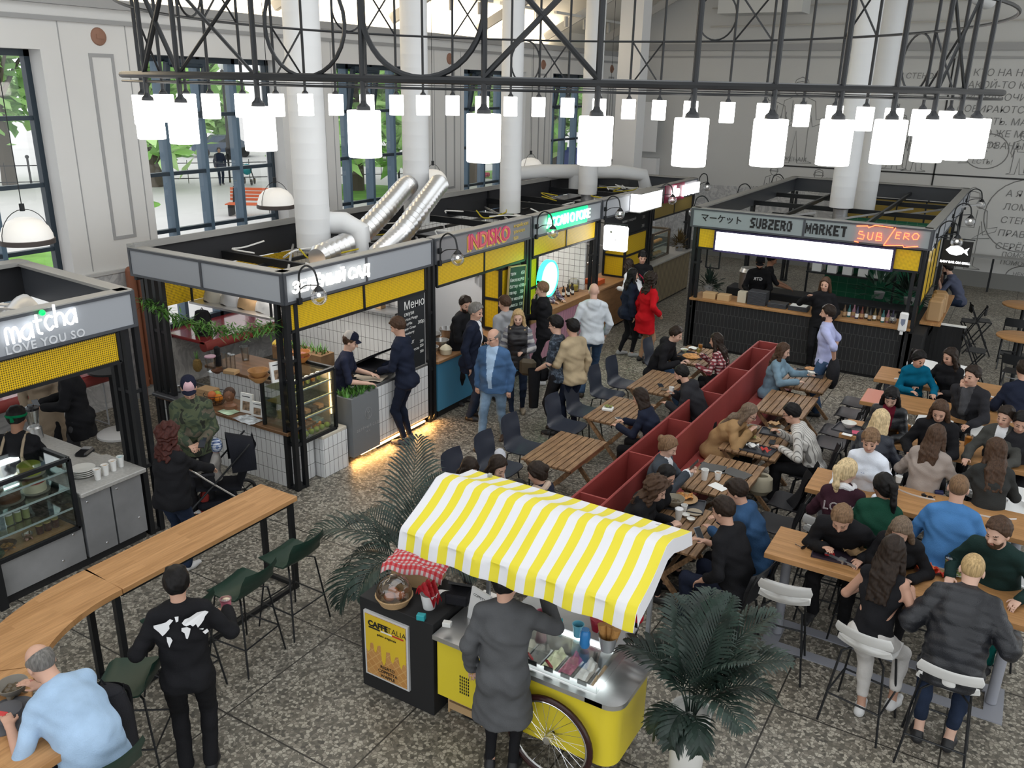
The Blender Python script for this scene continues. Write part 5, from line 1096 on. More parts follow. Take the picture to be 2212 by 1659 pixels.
# ---- people: smooth bodies grown from a posed skeleton
class Field:
 """signed distance on a grid, filled by blended primitives"""
 def __init__(s, lo, hi, vx):
  s.vx = vx; s.lo = np.array(lo)-3*vx; s.n = np.maximum(4, np.ceil((np.array(hi)+3*vx-s.lo)/vx).astype(int)); s.d = np.full(s.n, .5, np.float32)
  s.ax = [s.lo[i]+vx*np.arange(s.n[i], dtype=np.float32) for i in range(3)]
 def sub(s, lo, hi):
  a = np.clip(((np.array(lo)-s.lo)/s.vx).astype(int), 0, s.n); b = np.clip(((np.array(hi)-s.lo)/s.vx).astype(int)+2, 0, s.n)
  if (b <= a).any(): return None, None
  sl = tuple(slice(a[i], b[i]) for i in range(3))
  return sl, np.meshgrid(*(s.ax[i][sl[i]] for i in range(3)), indexing='ij', sparse=True)
 def put(s, sl, e, k, op='+'):
  d = s.d[sl]
  if op == '+':
   if k: h = np.clip(.5+.5*(d-e)/k, 0, 1); s.d[sl] = d*(1-h)+e*h-k*h*(1-h)
   else: s.d[sl] = np.minimum(d, e)
  else:
   h = np.clip(.5-.5*(d+e)/k, 0, 1); s.d[sl] = d*(1-h)-e*h+k*h*(1-h)
 def cap(s, a, b, ra, rb, k=.02, op='+', infl=0):
  a, b = np.array(a, float), np.array(b, float); ra += infl; rb += infl; m = max(ra, rb)+k+2*s.vx
  sl, g = s.sub(np.minimum(a, b)-m, np.maximum(a, b)+m)
  if sl is None: return
  ab = b-a; L2 = max(ab@ab, 1e-9); q = [g[i]-a[i] for i in range(3)]
  t = np.clip((q[0]*ab[0]+q[1]*ab[1]+q[2]*ab[2])/L2, 0, 1)
  e = np.sqrt((q[0]-t*ab[0])**2+(q[1]-t*ab[1])**2+(q[2]-t*ab[2])**2)-(ra+(rb-ra)*t)
  s.put(sl, e.astype(np.float32), k, op)
 def ell(s, c, r, R=None, k=.02, op='+', infl=0):
  c = np.array(c, float); r = np.array(r, float)+infl; m = r.max()+k+2*s.vx
  sl, g = s.sub(c-m, c+m)
  if sl is None: return
  q = [g[i]-c[i] for i in range(3)]
  if R is not None: q = [R[0][i]*q[0]+R[1][i]*q[1]+R[2][i]*q[2] for i in range(3)]
  k0 = np.sqrt((q[0]/r[0])**2+(q[1]/r[1])**2+(q[2]/r[2])**2); k1 = np.sqrt((q[0]/r[0]**2)**2+(q[1]/r[1]**2)**2+(q[2]/r[2]**2)**2)+1e-6
  s.put(sl, (k0*(k0-1)/k1).astype(np.float32), k, op)
 def slab(s, a, b, wa, wb, fr, k=.03, infl=0):
  """flattened capsule: wa/wb = (half width, half depth) at the ends, fr = front vector"""
  a, b = np.array(a, float), np.array(b, float); wa = np.array(wa)+infl; wb = np.array(wb)+infl; m = max(wa.max(), wb.max())+k+2*s.vx
  sl, g = s.sub(np.minimum(a, b)-m, np.maximum(a, b)+m)
  if sl is None: return
  ab = b-a; L = np.linalg.norm(ab); u = ab/max(L, 1e-6); f = np.array(fr, float); f = f-u*(f@u); f /= np.linalg.norm(f)+1e-9; r = np.cross(f, u)
  q = [g[i]-a[i] for i in range(3)]; dot = lambda v: q[0]*v[0]+q[1]*v[1]+q[2]*v[2]
  z = dot(u); t = np.clip(z/max(L, 1e-6), 0, 1); w0 = wa[0]+(wb[0]-wa[0])*t; w1 = wa[1]+(wb[1]-wa[1])*t; zz = z-t*L
  x, y = dot(r)/w0, dot(f)/w1; e = (np.sqrt(x*x+y*y+(zz/w1)**2)-1)*np.minimum(w0, w1)*1.0
  s.put(sl, e.astype(np.float32), k)
 def cut(s, p, n, keep=-1):
  """keep only the side of the plane through p that lies against normal n"""
  e = sum((g_-p[i])*n[i] for i, g_ in enumerate(np.meshgrid(*s.ax, indexing='ij', sparse=True))); s.d = np.maximum(s.d, e.astype(np.float32))
 def ripple(s, amp, f=38, ph=0):
  g = np.meshgrid(*s.ax, indexing='ij', sparse=True)
  s.d = s.d+(amp*(np.sin(g[0]*f*.8+g[2]*f*.5+ph+1.5*np.sin(g[2]*f*.6))*np.sin(g[1]*f*.7-g[2]*f*.9+ph*2))).astype(np.float32)
 def mesh(s):
  """surface nets -> verts, quads"""
  d = s.d; ins = d < 0; nx, ny, nz = d.shape; c = np.zeros((nx-1, ny-1, nz-1), np.int8)
  for i in (0, 1):
   for j in (0, 1):
    for k in (0, 1): c += ins[i:nx-1+i, j:ny-1+j, k:nz-1+k]
  act = (c > 0) & (c < 8); ix = np.argwhere(act)
  if not len(ix): return np.zeros((0, 3)), np.zeros((0, 4), int)
  acc = np.zeros((len(ix), 3)); cnt = np.zeros(len(ix)); I, J, K = ix.T
  cn = [(i, j, k) for i in (0, 1) for j in (0, 1) for k in (0, 1)]; val = {q: d[I+q[0], J+q[1], K+q[2]] for q in cn}
  for p in cn:
   for ax in range(3):
    if p[ax] == 0:
     q = tuple(1 if a == ax else p[a] for a in range(3)); a, b = val[p], val[q]; m = (a < 0) != (b < 0)
     t = np.where(m, a/np.where(m, a-b, 1), 0); o = np.array(p, float)[None].repeat(len(ix), 0); o[:, ax] += t; acc[m] += o[m]; cnt[m] += 1
  v = s.lo+s.vx*(ix+acc/cnt[:, None]); idm = np.full(act.shape, -1, np.int64); idm[act] = np.arange(len(ix)); F = []
  for ax in range(3):
   o1, o2 = [(1, 2), (2, 0), (0, 1)][ax]
   e = [slice(None)]*3; e2 = [slice(None)]*3; e[ax] = slice(0, -1); e2[ax] = slice(1, None)
   A, B = ins[tuple(e)], ins[tuple(e2)]; ch = np.argwhere(A != B); ch = ch[(ch[:, o1] > 0) & (ch[:, o2] > 0) & (ch[:, o1] < d.shape[o1]-1) & (ch[:, o2] < d.shape[o2]-1)]
   if not len(ch): continue
   def cell(u, w_): q = ch.copy(); q[:, o1] -= u; q[:, o2] -= w_; return idm[q[:, 0], q[:, 1], q[:, 2]]
   f = np.stack([cell(1, 1), cell(0, 1), cell(0, 0), cell(1, 0)], 1); fl = A[ch[:, 0], ch[:, 1], ch[:, 2]]; f[~fl] = f[~fl][:, ::-1]; F.append(f)
  return v, np.concatenate(F)
def field_obj(name, fd, mats, parent, paint=None, smooth=1):
 v, f = fd.mesh(); me = bpy.data.meshes.new(name)
 if smooth and len(v):
  for _ in range(smooth):
   s = np.zeros_like(v); n = np.zeros(len(v))
   for a in range(4): b = (a+1) % 4; np.add.at(s, f[:, a], v[f[:, b]]); np.add.at(n, f[:, a], 1); np.add.at(s, f[:, b], v[f[:, a]]); np.add.at(n, f[:, b], 1)
   v = v*.5+.5*s/np.maximum(n, 1)[:, None]
 me.vertices.add(len(v)); me.vertices.foreach_set('co', v.astype(np.float32).ravel()); me.loops.add(f.size); me.loops.foreach_set('vertex_index', f.astype(np.int32).ravel())
 me.polygons.add(len(f)); me.polygons.foreach_set('loop_start', np.arange(0, f.size, 4, dtype=np.int32)); me.polygons.foreach_set('use_smooth', np.ones(len(f), bool))
 for m in (mats if isinstance(mats, list) else [mats]): me.materials.append(m)
 if paint is not None and len(f): me.polygons.foreach_set('material_index', paint(v[f].mean(1)).astype(np.int32))
 me.update(); me.validate()
 return link(name, me, parent)
SKIN = {'a': (.56, .33, .24), 'b': (.48, .27, .19), 'c': (.28, .14, .085), 'd': (.60, .38, .29)}
HAIRC = {'black': (.008, .007, .007), 'dark': (.022, .014, .010), 'brown': (.06, .033, .02), 'light': (.17, .10, .055), 'blonde': (.42, .29, .14), 'pale': (.55, .42, .24), 'grey': (.16, .15, .14), 'red': (.05, .014, .011), 'ash': (.14, .10, .07)}
def skin_m(k): return mat('skin_'+k, SKIN[k], .5, noise=(7, .07))
def hair_m(k):
 def f(N, L, tc):
  n = N.new('ShaderNodeTexNoise'); n.inputs['Scale'].default_value = 1; n.inputs['Detail'].default_value = 4; L.new(mapping(N, L, tc, scale=(90, 90, 7)), n.inputs['Vector']); c = HAIRC[k]
  return ramp(N, L, n.outputs['Fac'], [(.3, tuple(x*.6 for x in c)), (.7, tuple(x*1.35 for x in c))])
 return ramp_mat('hair_'+k, f, .5, spec=.18)
def cloth(name, c, k=.14, rough=.85): return mat(name, c, rough, noise=(5, k), bump=(110, .25), spec=.4 if rough < .6 else .15)
def unit(v): v = np.array(v, float); return v/(np.linalg.norm(v)+1e-9)
def rotx(a): c, s = math.cos(a), math.sin(a); return np.array([[1, 0, 0], [0, c, -s], [0, s, c]])
def rotz(a): c, s = math.cos(a), math.sin(a); return np.array([[c, -s, 0], [s, c, 0], [0, 0, 1]])
def ik(a, b, l1, l2, hint):
 a, b = np.array(a, float), np.array(b, float); d = b-a; L = np.linalg.norm(d); L2 = min(L, (l1+l2)*.995); u = d/(L+1e-9); b = a+u*L2
 x = (l1*l1-l2*l2+L2*L2)/(2*L2); h = math.sqrt(max(0, l1*l1-x*x)); p = np.array(hint, float); p = unit(p-u*(p@u)); return a+u*x+p*h, b
HANDS = {}; SIT = []
def person(label, loc, az, h=1.74, vx=.011, skin='a', hair=('short', 'dark'), top=None, bot=None, shoes=(.02, .02, .022), sit=None, lean=4, slump=0, head=(8, 0), LH=None, RH=None, feet=None, fat=0, fem=0, at_head=None, face=None, extra=(), turn=0, tag_=('person', 'person'), grp=None, curl=.6):
 """one person facing compass angle az (0=+y). sit = seat height; LH/RH = hand targets (x right, y forward, z up from the floor), head=(down, turn to own left)"""
 H = h; k = H/1.75; sw = .196*k*(1-.10*fem)
 hipz = .525*H if sit is None else sit+.095*k
 P0 = np.array([0, 0, hipz]); la = math.radians(lean); a1, a2, a3 = la*.6+math.radians(-slump*.5), la*1.1+math.radians(slump*.6), la*1.15+math.radians(slump)
 dr = lambda a: np.array([0, math.sin(a), math.cos(a)]); RT = rotz(math.radians(turn))
 Wp = P0+.105*H*dr(a1); C = Wp+.11*H*dr(a2); Sm = C+.082*H*dr(a2); N0 = Sm+.035*H*dr(a3)
 hp = math.radians(head[0]); hy = math.radians(head[1]+turn); nk = dr(a3*.6+hp*.35)
 if turn: Sm, N0 = Sm, N0
 Hc = N0+.095*H*nk; HR = rotz(hy) @ rotx(-hp)
 if at_head is not None: loc = tuple(q*(EYE-Hc[2])/(EYE-at_head) for q in loc); off = Hc[:2]; azr = math.radians(az); wx = off[0]*math.cos(azr)+off[1]*math.sin(azr); wy = -off[0]*math.sin(azr)+off[1]*math.cos(azr); loc = (loc[0]-wx, loc[1]-wy)
 t = T(tag_[0], label, tag_[1], (loc[0], loc[1], 0), -math.radians(az), grp)
 fr = np.array([0, math.cos(a2), -math.sin(a2)]); fr = RT @ fr; rv = RT @ np.array([1., 0, 0])
 Sh = {1: Sm+rv*(sw-.034)-.008*H*dr(a2), -1: Sm-rv*(sw-.034)-.008*H*dr(a2)}
 ua, fa = .168*H, .15*H; J = {}
 for sg, tg in ((1, RH), (-1, LH)):
  if tg is None: tg = (sg*(sw+.05), .03+.10*math.sin(la), Sh[sg][2]-.30*H)
  e, w_ = ik(Sh[sg], tg, ua, fa, (sg*.55, -.55, -.65)); J[sg] = (e, w_)
 th, sh_ = .245*H, .243*H; hipx = .058*H; G = {}
 for sg in (1, -1):
  hj = P0+np.array([sg*hipx, 0, -.01*H])
  if sit is None: ft = np.array(feet[0 if sg > 0 else 1] if feet else (sg*.09*k, 0.0, 0), float)+np.array([0, 0, .05*H]); kn, an = ik(hj, ft, th, sh_, (sg*.08, 1, 0))
  elif feet: ft = np.array(feet[0 if sg > 0 else 1], float)+np.array([0, 0, .05*H]); kn, an = ik(hj, ft, th, sh_, (sg*.15, 1, .7))
  else:
   fz = 0 if sit < .6 else .27; kn = hj+np.array([sg*.05, .235*H, -.02]); an = np.array([kn[0]*.9, kn[1]+(.02 if sit < .6 else -.12), fz+.05*H]); kn, an = ik(hj, an, th, sh_, (sg*.15, 1, .7))
  G[sg] = (hj, kn, an)
 pts = np.array([P0, Wp, C, N0, Hc]+[q for s_ in (1, -1) for q in (*J[s_], *G[s_], Sh[s_])]); lo = pts.min(0)-.24*k; hi = pts.max(0)+.24*k; lo[2] = max(lo[2], -.01)
 ft_ = 1+fat
 W = dict(pel=(.165*k*(1+.04*fem+fat*.6), .115*k*ft_), wai=(.145*k*(1-.12*fem+fat*.8), .10*k*(1+fat*1.3)), che=(.168*k*(1-.07*fem+fat*.4), .115*k*(1+fat*.6)), sho=(.155*k*(1-.07*fem), .085*k))
 def torso(F, infl=0, kk=.035):
  f0 = np.array([0, math.cos(a1), -math.sin(a1)])
  F.slab(P0-np.array([0, 0, .01*H]), Wp, W['pel'], W['wai'], f0, kk, infl); F.slab(Wp, C, W['wai'], W['che'], fr, kk, infl); F.slab(C, Sm, W['che'], W['sho'], fr, kk, infl)
  F.cap(Sh[1], Sh[-1], .048*k, .048*k, kk, infl=infl); F.cap(Sm, N0-dr(a3)*.01, .07*k, .056*k, kk, infl=infl*.5)
  for s_ in (1, -1): F.cap(N0-dr(a3)*.02*k, Sh[s_]+dr(a2)*.01*k, .036*k, .034*k, kk, infl=infl*.7)
  for s_ in (1, -1): F.ell(P0+np.array([s_*.07*k, -.07*k, -.02*k]), np.array((.085, .08, .09))*k*(1+fat*.4), k=.04, infl=infl*1.2)
  if fem:
   for s_ in (1, -1): F.ell(C+.01*H*dr(a2)+fr*.085*k+rv*s_*.07*k, np.array((.068, .062, .068))*k, k=.03, infl=infl)
  if fat > .15: F.ell(Wp+fr*.05*k, np.array((.15, .13, .15))*k*(1+fat*.3), k=.05, infl=infl)
 def arm(F, sg, infl=0, upto=1.0, kk=.02, flare=0):
  e, w_ = J[sg]; F.cap(Sh[sg], e, .050*k*(1-.12*fem+fat*.25), .040*k*(1-.1*fem+fat*.2), kk, infl=infl)
  if upto > .5: q = (upto-.5)*2; F.cap(e, e+(w_-e)*q, .041*k*(1-.1*fem+fat*.2), (.041-.014*q)*k+flare, kk, infl=infl)
 def leg(F, sg, infl=0, upto=1.0, kk=.03, flare=0):
  hj, kn, an = G[sg]; F.cap(hj, kn, .084*k*(1+fat*.3), .053*k, kk, infl=infl)
  if upto > .5:
   q = (upto-.5)*2; F.cap(kn, kn+(an-kn)*q, .052*k, (.052-.018*q)*k+flare, kk, infl=infl)
   if q > .5: m = kn+(an-kn)*.28; F.ell(m-np.array([0, .012, 0])*k, np.array((.045, .05, .085))*k, k=.03, infl=infl)
 # ---- body
 F = Field(lo, hi, vx); torso(F)
 for sg in (1, -1): arm(F, sg); leg(F, sg)
 for sg in (1, -1):
  hj, kn, an = G[sg]; F.cap(an, an+np.array([sg*.01, -.03, -.05*H+.03]), .032*k, .03*k, .02); F.cap(an+np.array([0, -.02, -.05*H+.028]), an+np.array([sg*.03, .15*k, -.05*H+.024]), .032*k, .026*k, .02)
 fr_ = max(.0085*k, .62*vx)
 for sg in (1, -1):
  e, w_ = J[sg]; d = unit(w_-e); up = np.array([0, 0, 1.]) if abs(d[2]) < .8 else np.array([0, 1., 0]); across = unit(np.cross(d, up)); nn = unit(np.cross(across, d)); c = w_+d*.045*k
  F.slab(w_+d*.005, w_+d*.075*k, (.028*k, .016*k), (.038*k, .014*k), nn, .012)
  for i, (o, l) in enumerate(((-.028, .068), (-.010, .078), (.009, .072), (.026, .055))):
   b0 = w_+d*.078*k+across*o*k; d1 = unit(d-nn*curl*.7); d2 = unit(d-nn*curl*2.0); b1 = b0+d1*l*.5*k; F.cap(b0, b1, fr_, fr_*.95, .004); F.cap(b1, b1+d2*l*.5*k, fr_*.95, fr_*.8, .004)
  ts = -1 if across[1] < 0 else 1; inner = across*(1 if np.dot(across, (-sg, .4, .3)) > 0 else -1); b0 = w_+d*.022*k+inner*.026*k; b1 = b0+unit(d*.7+inner*.7-nn*.2)*.04*k; F.cap(b0, b1, fr_*1.2, fr_*1.05, .008); F.cap(b1, b1+unit(d+inner*.1-nn*.3)*.032*k, fr_*1.05, fr_*.9, .005)
 hs = k*(.98 if h > 1.2 else 1.0)
 if h < 1.2: hs = .80
 hw = lambda p: Hc+HR @ (np.array(p, float)*hs)
 F.cap(N0-.03*H*dr(a3), hw((0, -.012, -.06)), .056*k*(1-.12*fem+fat*.3), .053*hs*(1-.1*fem+fat*.3), .02)
 F.ell(hw((0, -.010, .028)), np.array((.077, .098, .098))*hs, HR, .01); F.ell(hw((0, .024, -.030)), np.array((.064+.01*fat, .072, .088))*hs, HR, .025); F.ell(hw((0, .045, -.085)), np.array((.045-.006*fem+.02*fat, .042, .034))*hs, HR, .025)
 F.cap(hw((-.032, .078, .022)), hw((.032, .078, .022)), .013*hs, .013*hs, .012)
 for s_ in (1, -1):
  F.ell(hw((s_*.032, .098, -.002)), np.array((.017, .014, .011))*hs, HR, .01, '-'); F.ell(hw((s_*.032, .079, -.002)), np.array((.013, .013, .010))*hs, HR, .004); F.ell(hw((s_*.080, -.004, -.012)), np.array((.011, .021, .033))*hs, HR, .008); F.ell(hw((s_*.040, .066, -.035)), np.array((.022, .02, .02))*hs, HR, .02)
 F.cap(hw((0, .090, .008)), hw((0, .112, -.030)), .009*hs, .0145*hs, .010); F.ell(hw((0, .098, -.036)), np.array((.018, .012, .009))*hs, HR, .008)
 F.cap(hw((-.018, .086, -.064)), hw((.018, .086, -.064)), .0085*hs, .0085*hs, .006)
 def paint(c):
  q = (c-Hc) @ HR/hs; x, y, z = np.abs(q[:, 0]), q[:, 1], q[:, 2]; o = np.zeros(len(c), int)
  m = max(1, vx/.008); front = (y > .06) & (z > -.12)
  o[front & (((x-.032)/(.014*m**.3))**2+((z+.002)/(.0065*m**.5))**2 < 1)] = 1
  o[front & (x > .014) & (x < .050) & (np.abs(z-.026+.12*(x-.03)**2*20) < .0045*m**.5)] = 2; o[front & (x < .021) & (np.abs(z+.064) < .008*m**.4) & (y > .08)] = 3
  return o
 hk = hair[1] if hair else 'dark'
 field_obj('body', F, [skin_m(skin), mat('eye', (.02, .014, .012), .3), mat('brow_'+hk, tuple(.5*x+.3*y*.3 for x, y in zip(HAIRC[hk], SKIN[skin])), .7), mat('lip_'+skin, (SKIN[skin][0]*.85, SKIN[skin][1]*.55, SKIN[skin][2]*.58), .45)], t, paint)
 # ---- hair
 def hairobj(style, m, name='hair'):
  v_ = min(vx, .009); ext = dict(long=.5, curly=.36, pony=.5, straight=.42, bob=.22).get(style, .17)*k; R = .17*hs
  F = Field(np.array([Hc[0]-R-.1, min(Hc[1]-R-.12, Sm[1]-.2), Hc[2]-ext-.06]), np.array([Hc[0]+R+.1, Hc[1]+R+.03, Hc[2]+R+.06]), v_)
  th_ = dict(buzz=.004, short=.016, crop=.011, fringe=0.02, curly=.045, rim=.008).get(style, .018)*hs
  F.ell(hw((0, -.016, .030)), np.array((.079, .099, .099))*hs+th_, HR, .004)
  F.cut(hw((0, .052, .052)), HR @ unit((0, 1, -.62)))              # hairline over the brow
  if style in ('buzz', 'short', 'crop', 'rim', 'fringe', 'quiff'): F.cut(hw((0, -.02, -.035)), HR @ unit((0, .55, -1)))
  if style == 'rim': F.cut(hw((0, -.02, .052)), HR @ unit((0, .25, 1)))
  if style in ('quiff', 'fringe'):
   for x in np.linspace(-.045, .045, 5): F.cap(hw((x, .02, .118)), hw((x*1.05, .082 if style == 'quiff' else .088, .105 if style == 'quiff' else .062)), .024*hs, .014*hs, .015)
  if style == 'short':
   for x in np.linspace(-.05, .05, 6): F.cap(hw((x, .0, .118)), hw((x*1.1, .068, .088)), .02*hs, .013*hs, .012)
  dn = np.array([0, 0, -1.]); bk = -fr
  if style in ('long', 'straight', 'bob', 'curly', 'pony', 'bun'):
   L_ = dict(long=.36, straight=.26, bob=.10, curly=.20, pony=.02, bun=.0)[style]*k
   back = hw((0, -.085, -.02))
   if L_ > .03:
    for x in np.linspace(-.085, .085, 7):
     side = abs(x)/.085; st = hw((x*.95, -.07+.075*side**2, -.0)); e1 = st+HR @ (np.array([x*.25, -.02, -.10])*hs); tgt = Sm+rv*x*1.25*k+bk*(.10 if side < .7 else .02)*k+fr*(.07*k if side > .9 else 0)-dn*.02; e1 = e1*.6+(tgt)*.4 if L_ > .12 else e1-np.array([0, 0, L_*.5])
     F.cap(st, e1, .034*hs, .032*hs, .02)
     if L_ > .12: e2 = tgt+(-dr(a2)*(L_-.14)+bk*.015+(fr*.03 if side > .9 else 0)); F.cap(e1, tgt, .032*hs, .030*hs, .02); F.cap(tgt, e2, .030*hs, .014*hs, .02)
   for s_ in (1, -1): F.cap(hw((s_*.078, .02, .05)), hw((s_*.084, .0, -.05 if style not in ('pony', 'bun') else .0)), .020*hs, .022*hs, .015)
   F.ell(hw((0, -.06, -.03)), np.array((.075, .06, .075))*hs, HR, .02)
   if style == 'pony':
    p0 = hw((0, -.115, .06)); p1 = hw((0, -.165, .02)); p2 = p1+np.array([.02, -.03, -.16])*k; F.cap(p0, p1, .022, .032, .02); F.cap(p1, p2, .034, .03, .02); F.cap(p2, p2+np.array([.02, .02, -.16])*k, .03, .010, .02)
   if style == 'bun': F.ell(hw((0, -.13, .03)), np.array((.045, .042, .045))*hs, HR, .012)
   F.ell(hw((0, .062, -.028)), np.array((.058, .075, .085))*hs, HR, .012, '-')
  if style == 'topknot': F.ell(hw((0, -.03, .15)), np.array((.026, .026, .026))*hs, HR, .012)
  rp = dict(curly=.016, long=.0045, straight=.0035, buzz=.0, rim=.001).get(style, .004); F.ripple(rp, 90 if style != 'curly' else 75, Hc[0])
  return field_obj(name, F, m, t, smooth=1 if style != 'curly' else 0)
 if hair and hair[0] not in ('bald', 'none'): hairobj(hair[0], hair[2] if len(hair) > 2 else hair_m(hk))
 # ---- clothes
 def garment(name, m, fn, ph=0, rip=.004, paint=None, label_=None):
  F = Field(lo, hi, max(vx, .010)); fn(F); F.ripple(rip*k, 34, ph+loc[0]*3)
  o = field_obj(name, F, m, t, paint); return o
 if bot:
  kind, m = bot[0], bot[1]
  def fb(F):
   f0 = np.array([0, math.cos(a1), -math.sin(a1)]); F.slab(P0-np.array([0, 0, .01*H]), P0+(Wp-P0)*.55, W['pel'], (W['wai'][0], W['wai'][1]), f0, .03, .005)
   up = dict(jeans=1, slim=1, wide=1, crop=.86, shorts=.5).get(kind, 1); fl = dict(wide=.03, jeans=.012).get(kind, .0); inf = dict(slim=.005).get(kind, .011)
   for sg in (1, -1): leg(F, sg, inf, up, flare=fl)
   for sg in (1, -1): F.ell(P0+np.array([sg*.07*k, -.07*k, -.02*k]), np.array((.085, .08, .09))*k*(1+fat*.4), k=.04, infl=.004)
   if kind == 'skirt':
    for sg in (1, -1): F.cap(G[sg][0], G[sg][1], .10*k, .075*k, .06)
  garment('trousers' if kind != 'skirt' else 'skirt', m, fb, 1)
 if top:
  kind, m = top[0], top[1]; inf = dict(tee=.010, shirt=.014, sweater=.018, hoodie=.022, jacket=.024, coat=.028, vest=.034, puffer=.036, tank=.006).get(kind, .018); o_ = top[2] if len(top) > 2 else {}
  slv = o_.get('sleeve', dict(tee=.36, vest=0, tank=0).get(kind, 1.0)); hem = o_.get('hem', 0)
  def ft(F):
   torso(F, inf); f0 = np.array([0, math.cos(a1), -math.sin(a1)]); hd = max(hem, .045*H)
   if sit is None: F.slab(P0-dr(a1)*(hd+.08), P0, (W['pel'][0]+inf+.02+hem*.10, W['pel'][1]+inf+.02+hem*.10), (W['pel'][0]+inf, W['pel'][1]+inf), f0, .03)
   else: F.slab(P0-dr(a1)*.05*H, P0+(Wp-P0)*.5, (W['pel'][0]+inf, W['pel'][1]+inf), (W['wai'][0]+inf, W['wai'][1]+inf), f0, .02)
   F.cut(P0-dr(a1)*(hd if sit is None else .05*H), -dr(a1))
   if hem and sit is not None:
    for sg in (1, -1): F.cap(G[sg][0], G[sg][0]+(G[sg][1]-G[sg][0])*min(1, hem*1.8), .10*k, .085*k, .05, infl=inf)
   if slv:
    for sg in (1, -1): arm(F, sg, inf*.85, slv, flare=.006)
   elif kind in ('vest', 'puffer'):
    for sg in (1, -1): F.cap(Sh[sg], Sh[sg]+(J[sg][0]-Sh[sg])*.12, .055*k, .055*k, .02, infl=inf*.8)
   if kind == 'hoodie' or o_.get('hood'):
    F.cap(N0-fr*.075*k+rv*.07*k-dr(a3)*.005, N0-fr*.075*k-rv*.07*k-dr(a3)*.005, .045*k, .045*k, .02); F.ell(N0-fr*.10*k-dr(a3)*.06*k, np.array((.095, .05, .085))*k, k=.03)
    for s_ in (1, -1): F.cap(N0-fr*.05*k+rv*.08*s_*k, N0+fr*.06*k+rv*.045*s_*k-dr(a3)*.02*k, .036*k, .022*k, .02)
   elif kind in ('jacket', 'coat', 'shirt', 'puffer') or o_.get('collar'):
    for q in range(10):
     b0, b1 = (q/10*5.0-2.5+PI/2+PI), ((q+1)/10*5.0-2.5+PI/2+PI); pp = lambda b: N0-dr(a3)*.012*k+(rv*math.cos(b)*.068+fr*math.sin(b)*.066)*k; F.cap(pp(b0), pp(b1), .019*k, .019*k, .012)
   if kind == 'puffer' or o_.get('quilt'):
    g = np.meshgrid(*F.ax, indexing='ij', sparse=True); u = dr(a2); z = (g[1]*u[1]+g[2]*u[2]); F.d = F.d-(.010*np.abs(np.sin(z*PI/.085))).astype(np.float32)
  g_ = o_.get('name', dict(tee='t_shirt', coat='coat', vest='vest', puffer='puffer_vest', tank='top').get(kind, kind))
  two = o_.get('two'); pf = None; ms = m
  if two:  # open front showing what is worn beneath
   ms = [m, two[0]]; wd = two[1]*k
   def pf(c): q = c-C; x = np.abs(q @ rv); y = q @ fr; z = q @ dr(a2); ww = wd*(.35+.65*np.clip((z+.25)/.45, 0, 1)) if len(two) < 3 else wd; return ((x < ww) & (y > .02) & (z > -.36*k)).astype(int)
  if o_.get('sleevem'):
   ms = [m, o_['sleevem']]
   def pf(c): q = c-Sm; x = np.abs(q @ rv); return ((x > sw-.015) | (np.abs((c-P0) @ rv) > sw+.0)).astype(int)
  garment(g_, ms, ft, 0, o_.get('rip', .006), pf)
 if shoes is not None:
  ms = mat('shoe_%.2f_%.2f_%.2f' % tuple(shoes), shoes, .5)
  for sg in (1, -1):
   hj, kn, an = G[sg]; F = Field(np.minimum(an, an)-np.array((.10, .12, .10))*k-np.array((0, 0, .04)), an+np.array((.12, .24, .06))*k, max(vx, .009)); z0 = an[2]-.05*H
   F.cap((an[0], an[1]-.035*k, z0+.034), (an[0]+sg*.02, an[1]+.07*k, z0+.036), .040*k, .044*k, .02); F.cap((an[0]+sg*.02, an[1]+.07*k, z0+.034), (an[0]+sg*.022, an[1]+.165*k, z0+.026), .042*k, .032*k, .02); F.cap(an-np.array([0, .012, .012]), (an[0], an[1]-.02, z0+.04), .040*k, .042*k, .02)
   F.cut((0, 0, z0), (0, 0, -1)); field_obj('shoe', F, ms, t)
 # ---- small additions, in the head's frame
 HM = MX([list(HR[i])+[Hc[i]] for i in range(3)]+[[0, 0, 0, 1]]) @ MX.Scale(hs, 4)
 for ex in extra:
  nm = ex[0]
  if nm == 'glasses':
   b = MB(); b.X = HM
   for s_ in (1, -1): b.tube([(s_*.033+.022*math.cos(a), .108-.004*abs(math.cos(a)), -.003+.016*math.sin(a)) for a in np.linspace(0, 2*PI, 17)[:-1]], .0025, n=5, closed=True); b.bar((s_*.055, .104, .002), (s_*.083, .0, .0), .004)
   b.bar((-.012, .109, 0), (.012, .109, 0), .004); P('glasses', b, ex[1] if len(ex) > 1 else M_black, t)
  elif nm == 'shades':
   b = MB(); b.X = HM
   for s_ in (1, -1): b.ball((s_*.035, .085, .085), (.027, .012, .02), 10, 6); b.bar((s_*.06, .075, .09), (s_*.09, -.02, .06), .006)
   b.bar((-.012, .09, .09), (.012, .09, .09), .008); P('sunglasses', b, M_black, t)
  elif nm == 'cap':
   b = MB(); b.X = HM; b.mat(0); n_ = 24
   prof = [(1.0, .055), (1.0, .08), (.93, .115), (.75, .14), (.45, .153), (.02, .158)]
   vs = [(.088*r*math.cos(2*PI*i/n_), -.012+.108*r*math.sin(2*PI*i/n_), z) for r, z in prof for i in range(n_)]; fs = []; 
   b.add(vs, [(j*n_+i, j*n_+(i+1) % n_, (j+1)*n_+(i+1) % n_, (j+1)*n_+i) for j in range(5) for i in range(n_)])
   cap_ = P('cap', b, ex[1], t)
   if len(ex) > 2:
    me = cap_.data; me.materials.append(ex[2]); HI = HM.inverted()
    for p in me.polygons: q = HI @ p.center; p.material_index = int(abs(q.x) < .055 and q.y > .03) if ex[3] == 'front' else int(q.y < -.005)
